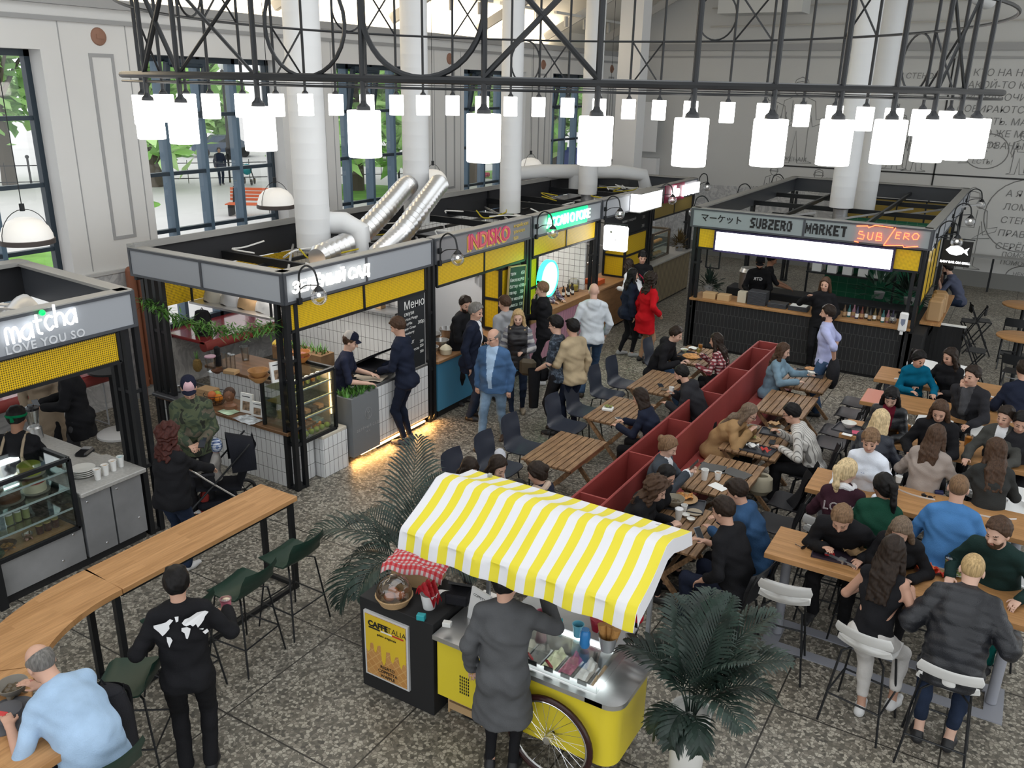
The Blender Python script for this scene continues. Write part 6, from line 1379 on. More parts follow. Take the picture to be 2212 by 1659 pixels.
   b = MB(); b.X = HM; b.grid(lambda u, v: ((u-.5)*.16*(1-.25*v*v), .075+.075*v*(1-1.1*(u-.5)**2*2), .066-.014*v-.10*(u-.5)**2), 10, 5, .006); P('cap_peak', b, ex[1], cap_)
  elif nm == 'beanie':
   b = MB(); b.X = HM; b.ball((0, -.014, .036), (.092, .112, .118), 20, 12); o = P('hat', b, ex[1], t)
  elif nm == 'band':
   b = MB(); b.X = HM; b.tube([(.090*math.cos(a), -.012+.112*math.sin(a), .035+.02*math.sin(a)) for a in np.linspace(0, 2*PI, 25)[:-1]], .016, n=6, closed=True); b.cyl((0, -.125, .02), (.03, -.16, -.03), .012, .02); P('bandana', b, ex[1], t)
  elif nm == 'beard':
   F = Field(Hc-.17, Hc+.17, max(.008, vx*.8)); F.ell(hw((0, .028, -.065)), np.array((.066, .070, .066))*hs, HR, .01); F.ell(hw((0, .05, -.095)), np.array((.05, .045, .04))*hs, HR, .02); F.cut(hw((0, .0, -.048)), HR @ unit((0, -.28, 1))); F.cut(hw((0, .015, -.05)), HR @ unit((0, -1, -.2))); F.ell(hw((0, .10, -.066)), np.array((.02, .03, .008))*hs, HR, .01, '-'); F.ripple(.002, 110); field_obj('beard', F, ex[1], t)
  elif nm == 'scarf':
   b = MB(); q = [tuple(N0+(rv*math.cos(a)*.085+fr*math.sin(a)*.08)*k+dr(a3)*(.015*math.sin(3*a)+.01)) for a in np.linspace(0, 2*PI, 21)[:-1]]; b.tube(q, .036*k, n=9, closed=True); P('scarf', b, ex[1], t)
  elif nm == 'strap':
   b = MB(); s_ = ex[2]; q = [tuple(Sm+rv*s_*.10*k+dr(a2)*.075*k), tuple(C+fr*(W['che'][1]+.045)+rv*s_*.11*k), tuple(Wp+fr*(W['wai'][1]+.03)+rv*s_*.14*k)]; q2 = [tuple(Sm+rv*s_*.10*k+dr(a2)*.075*k), tuple(C-fr*(W['che'][1]+.045)+rv*s_*.11*k), tuple(Wp-fr*(W['wai'][1]+.03)+rv*s_*.14*k)]
   b.tube(bez(q2[::-1]+q[1:], 4), .014, n=6); P('strap', b, ex[1], t)
  elif nm == 'patch':  # lettering or print on the back / chest: (.., text, size, up, mat, side)
   s_ = -1 if ex[5] == 'back' else 1; c = C+dr(a2)*ex[3]+fr*s_*(W['che'][1]+ex[6]); text_mesh('print', ex[1], ex[2], ex[4], t, c, tuple(rv*s_*1.0) if s_ < 0 else tuple(-rv*-1), tuple(dr(a2)), .002, bold=.002)
  elif callable(nm): nm(t, dict(C=C, Sm=Sm, Wp=Wp, P0=P0, fr=fr, rv=rv, up=dr(a2), k=k, J=J, W=W, G=G, Hc=Hc))
 if sit is not None: SIT.append((loc[0], loc[1], az, sit))
 HANDS[t.name] = {s_: MX.Rotation(-math.radians(az), 4, 'Z') @ V(tuple(J[s_][1]+unit(J[s_][1]-J[s_][0])*.075*k)) + V((loc[0], loc[1], 0)) for s_ in (1, -1)}
 return t
# ---- everyone in the hall
BK = cloth('cloth_black', (.011, .011, .013)); BK2 = cloth('cloth_charcoal', (.022, .022, .026)); NV = cloth('cloth_navy', (.012, .016, .032)); NV2 = cloth('cloth_navy_mid', (.02, .028, .055))
DEN = cloth('denim_dark', (.018, .028, .055), .3); DENM = cloth('denim_mid', (.045, .085, .16), .3); DENL = cloth('denim_pale', (.16, .24, .34), .4); DENJ = cloth('denim_jacket', (.055, .115, .23), .25); DENW = cloth('denim_washed', (.17, .26, .33), .3)
WH = cloth('cloth_white', (.72, .73, .76)); GR = cloth('cloth_grey', (.30, .31, .33)); DGR = cloth('cloth_dark_grey', (.06, .06, .065)); LB = cloth('shirt_light_blue', (.36, .50, .68)); OL = cloth('cloth_olive', (.05, .055, .04))
def camo(name, cs, sc=5):
 def f(N, L, tc):
  n = N.new('ShaderNodeTexNoise'); n.inputs['Scale'].default_value = sc; n.inputs['Detail'].default_value = 3; n.inputs['Distortion'].default_value = .8; L.new(tc.outputs['Object'], n.inputs['Vector'])
  return ramp(N, L, n.outputs['Fac'], [(0, cs[0]), (.42, cs[1]), (.50, cs[2]), (.57, cs[3])], True)
 return ramp_mat(name, f, .85)
def stripe(name, a, b, n, ax=2, w_=.5):
 def f(N, L, tc):
  s = N.new('ShaderNodeSeparateXYZ'); L.new(tc.outputs['Object'], s.inputs[0]); m_ = N.new('ShaderNodeMath'); m_.operation = 'MULTIPLY'; m_.inputs[1].default_value = n; L.new(s.outputs[ax], m_.inputs[0])
  q = N.new('ShaderNodeMath'); q.operation = 'FRACT'; L.new(m_.outputs[0], q.inputs[0]); return ramp(N, L, q.outputs[0], [(0, a), (w_, b)], True)
 return ramp_mat(name, f, .85)
def check(name, a, b, c, n):
 def f(N, L, tc):
  s = N.new('ShaderNodeSeparateXYZ'); L.new(tc.outputs['Object'], s.inputs[0]); out = []
  for ax in (0, 2):
   m_ = N.new('ShaderNodeMath'); m_.operation = 'MULTIPLY_ADD'; m_.inputs[1].default_value = n; m_.inputs[2].default_value = 50; L.new(s.outputs[ax], m_.inputs[0]); q = N.new('ShaderNodeMath'); q.operation = 'FRACT'; L.new(m_.outputs[0], q.inputs[0]); out.append(ramp(N, L, q.outputs[0], [(0, (0, 0, 0)), (.5, (1, 1, 1))], True))
  return mixc(N, L, out[0], mixc(N, L, out[1], a, b), mixc(N, L, out[1], b, c))
 return ramp_mat(name, f, .85)
CAMO = camo('camo_green', [(.02, .022, .015), (.07, .085, .045), (.035, .05, .03), (.10, .085, .06)]); CAMB = camo('camo_navy', [(.012, .016, .025), (.02, .03, .045), (.07, .09, .12), (.02, .025, .035)], 9)
WSH = (.62, .62, .62); BSH = (.015, .015, .017)
p = person
# --- foreground
def map_print(t, a):
 cs = [[(-.16, .05), (-.12, .06), (-.08, .07), (-.05, .09), (-.03, .08), (-.06, .05), (-.06, .03), (-.09, .0), (-.11, -.015), (-.13, .01), (-.16, .035)], [(-.02, .10), (.005, .10), (.0, .07), (-.015, .065)], [(-.085, -.02), (-.06, -.025), (-.05, -.045), (-.065, -.07), (-.075, -.09), (-.085, -.05)],
          [(.02, .055), (.04, .075), (.07, .08), (.12, .10), (.17, .095), (.19, .08), (.165, .06), (.155, .04), (.135, .02), (.115, .005), (.105, .03), (.085, .02), (.07, .035), (.045, .03), (.03, .04)], [(.015, .025), (.05, .025), (.07, .01), (.06, -.02), (.045, -.05), (.035, -.045), (.03, -.01), (.012, .005)], [(.14, -.03), (.17, -.02), (.18, -.04), (.155, -.05)], [(.12, -.005), (.15, -.01), (.145, -.018)]]
 bvh = None; c0 = a['C']+a['up']*.06
 for q in cs:
  b = MB(); vs = []
  for x, z in q: xx = x*1.05; r = xx/.2; vs.append(V(c0+a['rv']*xx+a['up']*z*1.25-a['fr']*(a['W']['che'][1]+.036-.05*r*r)))
  b.add(vs, [tuple(range(len(vs)))]); P('map_print', b, mat('print_white', (.75, .75, .76), .7), t, smooth=0)
 for sg in (1, -1):
  e, w_ = (V(tuple(q)) for q in a['J'][sg]); c = e.lerp(w_, .25); o_ = V(tuple(a['rv']*sg*.5-a['fr']*.8)).normalized(); d = (w_-e).normalized()
  b = MB(); b.add([c+o_*.063+d*x+V((0, 0, z)) for x, z in ((-.05, -.025), (.06, -.025), (.06, .025), (-.05, .025))], [(0, 1, 2, 3)]); P('sleeve_print', b, mat('print_white', (.75, .75, .76), .7), t, smooth=0); text_mesh('sleeve_print', 'WORLD', .035, BK, t, c+o_*.066, tuple(-d*sg), (0, 0, 1), .001)
p('young person from behind, black sweatshirt with a white world map, holding a pink cup', (-4.616, 3.202), -48, 1.71, .008, hair=('short', 'black'), top=('sweater', BK), bot=('jeans', BK), shoes=BSH, LH=(-.27, .20, 1.06), RH=(.30, .30, 1.18), head=(12, 0), extra=[(map_print,)])
p('balding person in a light blue shirt bent over a bowl at the curved bar', (-4.957, 2.384), -90, 1.76, .008, at_head=1.38, skin='a', hair=('rim', 'grey'), fat=.32, top=('shirt', LB, {'sleeve': .5}), bot=('jeans', BK), sit=.75, lean=32, slump=18, head=(38, 0), LH=(-.26, .44, 1.10), RH=(.02, .55, 1.16))
p('person in a long grey coat standing at the ice cream cart, seen from behind', (-2.691, 4.506), -22, 1.70, .008, at_head=1.62, hair=('short', 'black'), top=('coat', cloth('coat_grey', (.085, .087, .092)), {'hem': .38}), bot=('slim', BK), shoes=BSH, RH=(.26, .36, 1.36), LH=(-.25, .06, .88), head=(20, -30))
p('vendor in a red sleeve reaching into the gelato tubs behind the cart', (-2.28, 5.72), 185, 1.66, .012, fem=1, hair=('bun', 'dark'), top=('tee', cloth('vendor_red', (.45, .015, .03)), {'sleeve': .9}), bot=('slim', BK), lean=18, RH=(-.12, .62, .98), LH=(.22, .3, 1.0), head=(30, 0))
p('person with dark red hair and a floral scarf pushing the pushchair, seen from behind', (-7.096, 5.016), -8, 1.62, .009, fem=1, fat=.2, hair=('curly', 'red'), top=('jacket', BK), bot=('jeans', DEN), shoes=WSH, RH=(.12, .46, 1.02), LH=(-.2, .4, 1.0), head=(10, -10), extra=[('scarf', check('scarf_print', (.32, .05, .09), (.5, .38, .38), (.1, .03, .05), 40))])
p('person in a camouflage jacket and pink trucker cap looking at a phone', (-7.967, 6.028), 128, 1.76, .009, at_head=1.60, fat=.12, hair=('buzz', 'dark'), top=('jacket', CAMO), bot=('jeans', BK2), shoes=BSH, LH=(-.08, .28, 1.08), RH=(.07, .29, 1.07), head=(34, 0), extra=[('cap', cloth('cap_navy', (.012, .014, .03)), cloth('cap_pink', (.62, .40, .44)), 'front')])
baby = p('toddler in a checked sun hat and red trousers sitting in the pushchair', (-7.743, 6.067), 215, .86, .007, skin='d', hair=('buzz', 'light'), top=('sweater', cloth('baby_grey', (.33, .31, .29)), {'two': (NV, .09)}), bot=('jeans', cloth('baby_red', (.27, .035, .03))), shoes=WSH, sit=.47, lean=-8, head=(0, -50), RH=(.10, .17, .66), LH=(-.11, .17, .67), extra=[('beanie', check('check_hat', (.72, .74, .78), (.3, .38, .55), (.04, .07, .2), 34))], tag_=('person', 'child'))
# --- left kiosk
p('barista with a green bandana seen from behind inside the left kiosk', (-8.725, 4.439), -35, 1.72, .010, at_head=1.58, skin='c', hair=('short', 'black'), top=('tee', BK), bot=('jeans', BK), lean=12, head=(18, 0), RH=(.2, .4, .98), LH=(-.2, .4, .98), extra=[('band', cloth('band_green', (.0, .13, .05))), ('strap', cloth('apron_strap', (.35, .28, .2)), 1), ('strap', cloth('apron_strap', (.35, .28, .2)), -1)])
p('person in a long black coat holding a phone behind the left kiosk', (-9.759, 5.714), -140, 1.80, .011, hair=('short', 'dark'), top=('coat', BK, {'hem': .25}), bot=('jeans', DGR), RH=(.02, .38, 1.16), LH=(-.1, .34, 1.14))
p('person in a beige trench coat behind the left kiosk', (-10.496, 5.717), 130, 1.70, .012, fem=1, hair=('long', 'brown'), top=('coat', cloth('coat_beige', (.27, .21, .15)), {'hem': .45}), bot=('slim', BK), LH=(-.1, .3, 1.1))
# --- corner kiosk and the people along the counters
p('kiosk worker in a navy and grey cap at the corner kiosk grill', (-7.646, 8.469), 58, 1.74, .009, at_head=1.62, skin='d', hair=('crop', 'brown'), top=('tee', cloth('tee_navy', (.018, .022, .045))), bot=('jeans', BK), lean=14, head=(22, 0), RH=(.15, .42, 1.08), LH=(-.2, .42, 1.1), extra=[('cap', cloth('cap_navy', (.012, .014, .03)), cloth('cap_grey', (.42, .40, .38)), 'back')])
p('tall person in a navy sweater reading the counter menu at the corner kiosk', (-7.183, 9.089), -105, 1.86, .008, hair=('short', 'brown'), top=('sweater', NV), bot=('slim', NV), shoes=(.02, .025, .05), lean=6, head=(26, 0), RH=(.1, .36, 1.12), LH=(-.12, .34, 1.12))
p('bearded cook in a black jacket behind the pots of the curry kiosk', (-7.502, 11.079), 88, 1.80, .010, at_head=1.64, hair=('short', 'dark'), top=('jacket', BK), bot=('jeans', BK), lean=10, head=(20, -25), RH=(.18, .42, 1.12), LH=(-.16, .42, 1.1), extra=[('beard', hair_m('dark'))])
p('grey-haired person in a dark blazer and white tee by the blue counter', (-6.932, 10.413), 72, 1.84, .009, hair=('short', 'grey'), top=('jacket', NV, {'hem': .16, 'name': 'blazer', 'two': (WH, .05)}), bot=('jeans', DEN), shoes=BSH, head=(16, -10))
p('older balding person with glasses in a blue denim jacket walking towards the camera', (-6.124, 9.796), 168, 1.72, .008, fat=.32, skin='a', hair=('rim', 'grey'), top=('jacket', DENJ, {'two': (LB, .085)}), bot=('jeans', DENL), shoes=(.06, .04, .03), feet=[(.10, .26, 0), (-.08, -.22, 0)], head=(14, -32), extra=[('glasses',)])
p('blonde person in a black vest and striped sleeves carrying a shoulder bag', (-6.443, 10.986), 152, 1.70, .009, fem=1, skin='d', hair=('straight', 'blonde'), top=('jacket', cloth('vest_black', (.018, .017, .02), rough=.4), {'sleevem': stripe('knit_stripe', (.45, .44, .43), (.17, .17, .2), 9), 'name': 'vest', 'quilt': 1}), bot=('slim', DEN), shoes=(.30, .24, .17), feet=[(.07, .12, 0), (-.09, -.1, 0)], LH=(-.10, .24, 1.12), head=(12, 0))
p('person in a grey hooded jacket looking up at the leaning chalkboard', (-7.056, 11.573), -70, 1.76, .010, at_head=1.62, hair=('short', 'brown'), top=('hoodie', GR, {'two': (NV2, .2)}), bot=('jeans', DEN), head=(14, 25))
p('person in a black jacket with a hand on the chin, holding a paper', (-6.805, 12.510), -112, 1.80, .010, skin='d', hair=('short', 'light'), top=('jacket', BK), bot=('slim', BK), shoes=WSH, LH=(-.02, .19, 1.50), RH=(.08, .36, 1.16), head=(12, 0))
p('person in glasses and a navy camouflage tee with a black sling bag', (-5.525, 10.625), -100, 1.80, .008, skin='d', hair=('quiff', 'black'), top=('tee', CAMB, {'sleeve': .4}), bot=('slim', BK), shoes=BSH, RH=(.2, .20, 1.05), LH=(-.12, .28, 1.02), head=(16, 0), extra=[('glasses',)])
p('person in a beige jacket standing behind the one in the camouflage tee', (-5.445, 10.886), -70, 1.76, .010, at_head=1.62, hair=('quiff', 'black'), top=('jacket', cloth('jacket_sand', (.38, .30, .19))), bot=('slim', NV), shoes=BSH, head=(12, 0), LH=(-.2, .3, 1.08))
p('bald person in a pale hoodie and jeans walking away along the aisle', (-5.934, 12.605), -32, 1.86, .009, skin='d', hair=None, fat=.1, top=('hoodie', cloth('hoodie_pale', (.56, .60, .64))), bot=('jeans', DENM), shoes=(.05, .04, .03), feet=[(.10, .30, 0), (-.16, -.30, 0)], RH=(.26, .18, 1.02), LH=(-.26, .18, 1.02))
p('cook in a floral headscarf and plaid shirt inside the pink counter kiosk', (-7.693, 14.331), 110, 1.64, .012, at_head=1.55, fem=1, fat=.2, hair=('none', 'grey'), top=('shirt', check('plaid_purple', (.05, .035, .06), (.22, .15, .22), (.55, .5, .52), 22), {'two': (cloth('apron_blue', (.3, .45, .55)), .06)}), bot=('slim', BK), lean=12, head=(28, 0), RH=(.12, .4, 1.06), LH=(-.12, .4, 1.06), extra=[('beanie', check('floral', (.5, .5, .46), (.2, .2, .2), (.6, .6, .6), 60))])
p('person in a white top with a red strap leaning on the brown counter', (-7.031, 16.558), -75, 1.70, .011, at_head=1.45, fem=1, hair=('long', 'dark'), top=('sweater', WH), bot=('slim', BK), lean=30, RH=(.15, .42, 1.04), LH=(-.15, .42, 1.04), extra=[('strap', cloth('strap_red', (.35, .02, .05)), 1)])
p('person in black holding a baby at the far counter', (-6.769, 16.683), 150, 1.76, .011, at_head=1.62, hair=('fringe', 'black'), top=('jacket', BK), bot=('slim', BK), shoes=BSH, RH=(.06, .30, 1.12), LH=(-.16, .32, 1.20), head=(14, 0))
p('baby in a pink cap and jacket held at the far counter', (-6.868, 17.205), -30, .72, .009, skin='d', hair=('buzz', 'light'), top=('hoodie', cloth('baby_pink', (.55, .36, .42)), {'name': 'jacket'}), bot=('jeans', cloth('baby_pink', (.55, .36, .42))), shoes=WSH, feet=[(.06, .02, 0), (-.06, .02, 0)], extra=[('beanie', cloth('baby_pink', (.55, .36, .42)))], tag_=('person', 'child'))
p('person in a long navy jacket standing beside the one in the red coat', (-6.261, 14.883), 48, 1.70, .011, fem=1, hair=('straight', 'black'), top=('coat', NV, {'hem': .12, 'name': 'jacket'}), bot=('slim', BK), shoes=(.3, .3, .3), feet=[(.08, .1, 0), (-.08, -.1, 0)])
p('person in a bright red coat with tan tights and black heels', (-5.807, 14.693), 30, 1.70, .010, fem=1, hair=('curly', 'dark'), top=('coat', cloth('coat_red', (.46, .006, .012)), {'hem': .28}), bot=('slim', cloth('tights', (.36, .21, .13))), shoes=BSH, RH=(.24, .12, 1.0))
# --- dark kiosk
p('cook in a black cap looking down behind the dark kiosk counter', (-4.519, 17.563), 168, 1.78, .012, at_head=1.64, hair=('short', 'dark'), top=('sweater', BK), bot=('jeans', BK), lean=10, head=(34, 0), RH=(.16, .36, 1.08), LH=(-.16, .36, 1.08), extra=[('cap', cloth('cap_black', (.012, .012, .014))), ('beard', hair_m('dark')), ('patch', 'GTR', .09, .06, mat('print_white', (.75, .75, .76), .7), 'front', .03)])
p('long-haired worker with a round white badge behind the dark kiosk counter', (-2.981, 16.504), 170, 1.74, .012, at_head=1.58, hair=('bob', 'brown'), top=('sweater', BK), bot=('jeans', BK), head=(10, -15), RH=(.28, .2, 1.42), LH=(-.2, .3, 1.08))
p('kitchen worker turned to the shelves at the back of the dark kiosk', (-4.329, 17.755), 70, 1.78, .014, at_head=1.70, skin='c', hair=('short', 'black'), top=('tee', BK), bot=('jeans', BK), RH=(.12, .45, 1.12), LH=(-.1, .45, 1.12), head=(25, 0))
p('bearded person in a lilac shirt with a jacket over the arm at the dark kiosk', (-2.430, 14.003), -95, 1.80, .010, at_head=1.64, hair=('short', 'dark'), top=('shirt', cloth('shirt_lilac', (.42, .45, .70)), {'sleeve': .55}), bot=('jeans', DENM), shoes=BSH, LH=(-.22, -.16, 1.02), RH=(.24, -.10, 1.0), extra=[('beard', hair_m('dark'))])
p('bearded person in a blue tee on a high chair at the wall-side counter', (-1.230, 20.567), -90, 1.76, .012, at_head=1.42, hair=('short', 'black'), top=('tee', cloth('tee_slate', (.075, .085, .13))), bot=('jeans', DEN), shoes=BSH, sit=.70, lean=26, slump=6, head=(18, 0), RH=(.1, .42, 1.28), LH=(-.1, .45, 1.20), extra=[('beard', hair_m('black'))])
# --- aisle side of the red bench
p('person in a black hoodie eating at the pizza table', (-4.542, 12.871), 88, 1.80, .011, at_head=1.20, skin='d', hair=('short', 'dark'), top=('hoodie', BK), bot=('jeans', DENM), sit=.45, lean=22, slump=6, head=(22, 0), RH=(.12, .42, .80), LH=(-.1, .44, .80))
p('person in a red plaid shirt holding a glass at the pizza table', (-3.908, 13.023), -92, 1.66, .011, at_head=1.16, fem=1, hair=('long', 'dark'), top=('shirt', check('plaid_red', (.55, .45, .44), (.25, .05, .06), (.07, .015, .02), 18)), bot=('slim', BK), sit=.45, lean=16, head=(14, 0), RH=(.08, .42, .92), LH=(-.14, .40, .80))
p('bearded person in a black windbreaker drinking from a paper cup', (-3.776, 11.080), -95, 1.78, .010, at_head=1.16, hair=('crop', 'black'), top=('jacket', BK2, {'hood': 1}), bot=('jeans', BK), sit=.45, lean=24, slump=8, head=(26, 0), RH=(.08, .42, .88), LH=(-.16, .44, .79), extra=[('beard', hair_m('black'))])
p('dark-haired person in a navy sweater with the white takeaway tray', (-3.890, 9.854), -95, 1.66, .010, at_head=1.16, fem=1, hair=('bob', 'dark'), top=('sweater', NV), bot=('slim', BK), sit=.45, lean=18, slump=5, head=(26, 0), RH=(.1, .45, .79), LH=(-.14, .46, .79))
p('long-haired person with a white collar just behind the awning, leftmost of the group', (-4.489, 6.720), 120, 1.64, .010, at_head=1.20, fem=1, skin='d', hair=('long', 'dark'), top=('sweater', WH), bot=('slim', BK), sit=.45, lean=20, head=(34, 0), RH=(.1, .4, .8))
p('long-haired person resting a cheek on one hand behind the awning', (-4.288, 6.959), 92, 1.66, .010, at_head=1.18, fem=1, skin='d', hair=('long', 'dark'), top=('jacket', cloth('jacket_pale', (.45, .46, .5))), bot=('slim', BK), sit=.45, lean=16, head=(28, -15), LH=(-.10, .17, 1.14), RH=(.12, .4, .8))
p('person with tied-back hair and a pale hood behind the awning', (-3.885, 7.085), -100, 1.66, .010, at_head=1.16, fem=1, hair=('bun', 'dark'), top=('jacket', NV), bot=('slim', BK), sit=.45, lean=16, head=(26, 0), RH=(.1, .42, .8), extra=[('scarf', cloth('hood_sand', (.5, .38, .3)))])
p('dark-haired person with head bowed just above the awning edge', (-3.840, 6.648), -60, 1.60, .010, at_head=1.14, fem=1, hair=('straight', 'black'), top=('sweater', BK), bot=('slim', BK), sit=.45, lean=24, head=(40, 0), RH=(.1, .4, .8))
# --- far side of the red bench
p('person in a pale denim jacket gesturing over a tray at the bench end', (-2.830, 13.015), 90, 1.66, .010, at_head=1.18, fem=1, skin='d', hair=('long', 'brown'), top=('jacket', DENW), bot=('slim', BK), sit=.45, lean=10, head=(18, 0), RH=(.18, .42, .84), LH=(-.12, .50, .90))
p('person in a camel coat and glasses bending over a noodle bowl', (-2.549, 10.240), 92, 1.70, .009, at_head=1.10, fem=1, skin='d', hair=('long', 'ash'), top=('coat', cloth('coat_camel', (.34, .21, .10)), {'hem': .3}), bot=('slim', BK), sit=.45, lean=32, slump=8, head=(28, 0), RH=(.10, .44, .90), LH=(-.08, .44, .90), extra=[('glasses',)])
p('person in a white striped shirt and glasses eating with chopsticks', (-2.067, 10.443), -95, 1.76, .009, at_head=1.14, skin='a', hair=('short', 'black'), top=('shirt', stripe('shirt_stripes', (.60, .58, .55), (.20, .19, .18), 30, 0, .75)), bot=('jeans', BK), sit=.45, lean=26, slump=6, head=(22, 0), RH=(.12, .46, .88), LH=(-.16, .38, .78), extra=[('glasses',)])
p('person in a grey cardigan over white, phone in hand, on the red bench', (-2.977, 8.518), 88, 1.66, .009, at_head=1.16, fem=1, skin='d', hair=('bun', 'light'), top=('jacket', cloth('cardigan', (.055, .065, .08)), {'two': (WH, .06), 'name': 'cardigan'}), bot=('slim', BK), sit=.45, lean=8, head=(28, 0), RH=(.03, .36, .98), LH=(-.06, .36, .96))
p('person with big frizzy brown curls over a soup bowl, seen above the awning', (-2.706, 7.493), 84, 1.68, .009, at_head=1.12, fem=1, skin='d', hair=('curly', 'brown'), top=('jacket', BK, {'hood': 1}), bot=('slim', BK), sit=.45, lean=22, slump=5, head=(26, 0), RH=(.06, .46, .84), LH=(-.16, .42, .8))
p('person in glasses with dark hair squeezed between the cardigan and the curls', (-2.782, 7.984), 105, 1.60, .010, at_head=1.06, fem=1, hair=('bob', 'black'), top=('sweater', BK), bot=('slim', BK), sit=.45, lean=20, head=(24, 0), extra=[('glasses',)])
p('person in a blue denim jacket with a phone, back to the long tables', (-1.985, 7.871), -92, 1.76, .009, at_head=1.14, skin='a', hair=('quiff', 'dark'), top=('jacket', cloth('denim_deep', (.03, .075, .16), .25)), bot=('jeans', BK), sit=.45, lean=20, slump=5, head=(28, 0), RH=(.05, .42, .86), LH=(-.14, .44, .82))
p('person in a black sweater with a phone, seated above the front palm', (-1.967, 7.360), -78, 1.82, .008, at_head=1.16, fat=.12, skin='a', hair=('short', 'dark'), top=('sweater', BK, {'sleeve': .8}), bot=('jeans', NV), sit=.45, lean=14, slump=6, head=(24, 0), RH=(.06, .40, .86), LH=(-.22, .24, .62))
# --- long white-stool tables
def varsity(t, a):
 text_mesh('print', 'LOUIS', .115, mat('print_outline', (.45, .42, .42), .7), t, a['C']+a['up']*.01-a['fr']*(a['W']['che'][1]+.032), tuple(a['rv']), tuple(a['up']), .002, bold=.001)
 text_mesh('print', 'LOUIS', .115, mat('print_inner', (.05, .015, .025), .8), t, a['C']+a['up']*.01-a['fr']*(a['W']['che'][1]+.035), tuple(a['rv']), tuple(a['up']), .002, bold=-.004, space=1.02)
 text_mesh('print', 'ST.', .05, mat('print_outline', (.45, .42, .42), .7), t, a['C']-a['up']*.09-a['fr']*(a['W']['che'][1]+.030), tuple(a['rv']), tuple(a['up']), .002)
p('person in teal leaning over to the neighbour at the farthest long table', (-0.903, 12.772), 168, 1.66, .012, at_head=1.46, fem=1, hair=('pony', 'black'), top=('sweater', cloth('knit_teal', (.0, .11, .20))), bot=('slim', BK), sit=.75, lean=24, head=(26, 20), RH=(.05, .42, 1.05), LH=(-.25, .42, 1.05), turn=14)
p('dark-haired person in black pointing at something on the farthest long table', (-0.539, 13.105), -160, 1.68, .012, at_head=1.48, fem=1, hair=('long', 'dark'), top=('sweater', BK), bot=('slim', BK), sit=.75, lean=16, head=(20, -20), RH=(.28, .42, 1.06), LH=(-.1, .4, 1.05))
p('person in a dark jacket with a fist at the mouth and a white cup', (-0.200, 12.231), -165, 1.80, .010, at_head=1.50, skin='a', hair=('short', 'dark'), fat=.15, top=('jacket', BK2, {'two': (DGR, .06)}), bot=('jeans', BK), sit=.75, lean=12, head=(8, -18), RH=(.06, .20, 1.40), LH=(-.18, .46, 1.06))
p('dark navy figure cut by the right edge of the picture, seen from behind', (0.382, 12.911), -20, 1.80, .012, at_head=1.50, hair=('short', 'dark'), fat=.2, top=('jacket', NV), bot=('jeans', BK), sit=.75, lean=18, head=(20, 0), RH=(.2, .4, 1.05), LH=(-.2, .4, 1.05))
p('person with sunglasses pushed up on dark hair, in a leather jacket over a maroon top', (-0.994, 10.845), 178, 1.70, .009, at_head=1.46, fem=1, skin='d', hair=('bob', 'black'), top=('jacket', cloth('leather', (.014, .015, .018), rough=.35), {'two': (cloth('top_maroon', (.12, .008, .02)), .075)}), bot=('slim', BK), sit=.75, lean=18, head=(34, 0), RH=(.1, .42, 1.06), LH=(-.1, .42, 1.06), extra=[('shades',)])
p('straight blonde person in a dark leather jacket, seen from behind', (-0.978, 9.934), 10, 1.68, .009, at_head=1.46, fem=1, hair=('bob', 'pale'), top=('jacket', cloth('leather_navy', (.014, .018, .03), rough=.4)), bot=('slim', BK), sit=.75, lean=16, head=(20, -10), RH=(.2, .42, 1.05), LH=(-.12, .42, 1.05))
p('long-haired person in a black coat looking down at the juice table', (-0.430, 10.657), 182, 1.74, .010, at_head=1.46, skin='a', hair=('bob', 'brown'), top=('jacket', BK), bot=('jeans', BK), sit=.75, lean=16, head=(28, 0), RH=(.22, .40, 1.06), LH=(-.1, .42, 1.05))
p('person with very long brown hair in a beige coat, seen from behind', (-0.379, 9.723), 12, 1.70, .009, at_head=1.48, fem=1, hair=('long', 'brown'), top=('coat', cloth('coat_stone', (.33, .28, .25)), {'hem': .3}), bot=('slim', BK), sit=.75, lean=12, head=(14, -8), RH=(.24, .40, 1.05), LH=(-.26, .38, 1.05))
p('short curly-haired person in a grey cardigan over a white top', (0.244, 10.775), -168, 1.70, .010, at_head=1.50, fem=1, skin='a', hair=('short', 'dark'), top=('jacket', cloth('cardigan_olive', (.06, .06, .055)), {'two': (WH, .06), 'name': 'cardigan'}), bot=('slim', BK), sit=.75, lean=12, head=(12, -14), RH=(.24, .44, 1.06), LH=(-.1, .42, 1.05))
p('person with ombre hair in dark grey reaching across the juice table', (0.196, 9.658), -14, 1.72, .009, at_head=1.48, fem=1, hair=('long', 'brown'), top=('sweater', cloth('knit_dark', (.03, .031, .03))), bot=('slim', BK), sit=.75, lean=16, head=(12, 30), LH=(-.3, .46, 1.10), RH=(.2, .4, 1.05))
p('short-haired person in a white sweatshirt turning to look aside', (-0.962, 9.124), -170, 1.72, .008, at_head=1.50, fem=1, skin='a', hair=('fringe', 'light'), top=('sweater', cloth('sweat_white', (.70, .74, .82)), {'collar': 1, 'name': 'sweatshirt'}), bot=('slim', BK), sit=.75, lean=10, head=(16, 14), RH=(.22, .36, 1.05), LH=(-.22, .34, 1.05), extra=[('patch', 'NYC', .06, .02, mat('print_blue', (.3, .34, .5), .7), 'front', .03)])
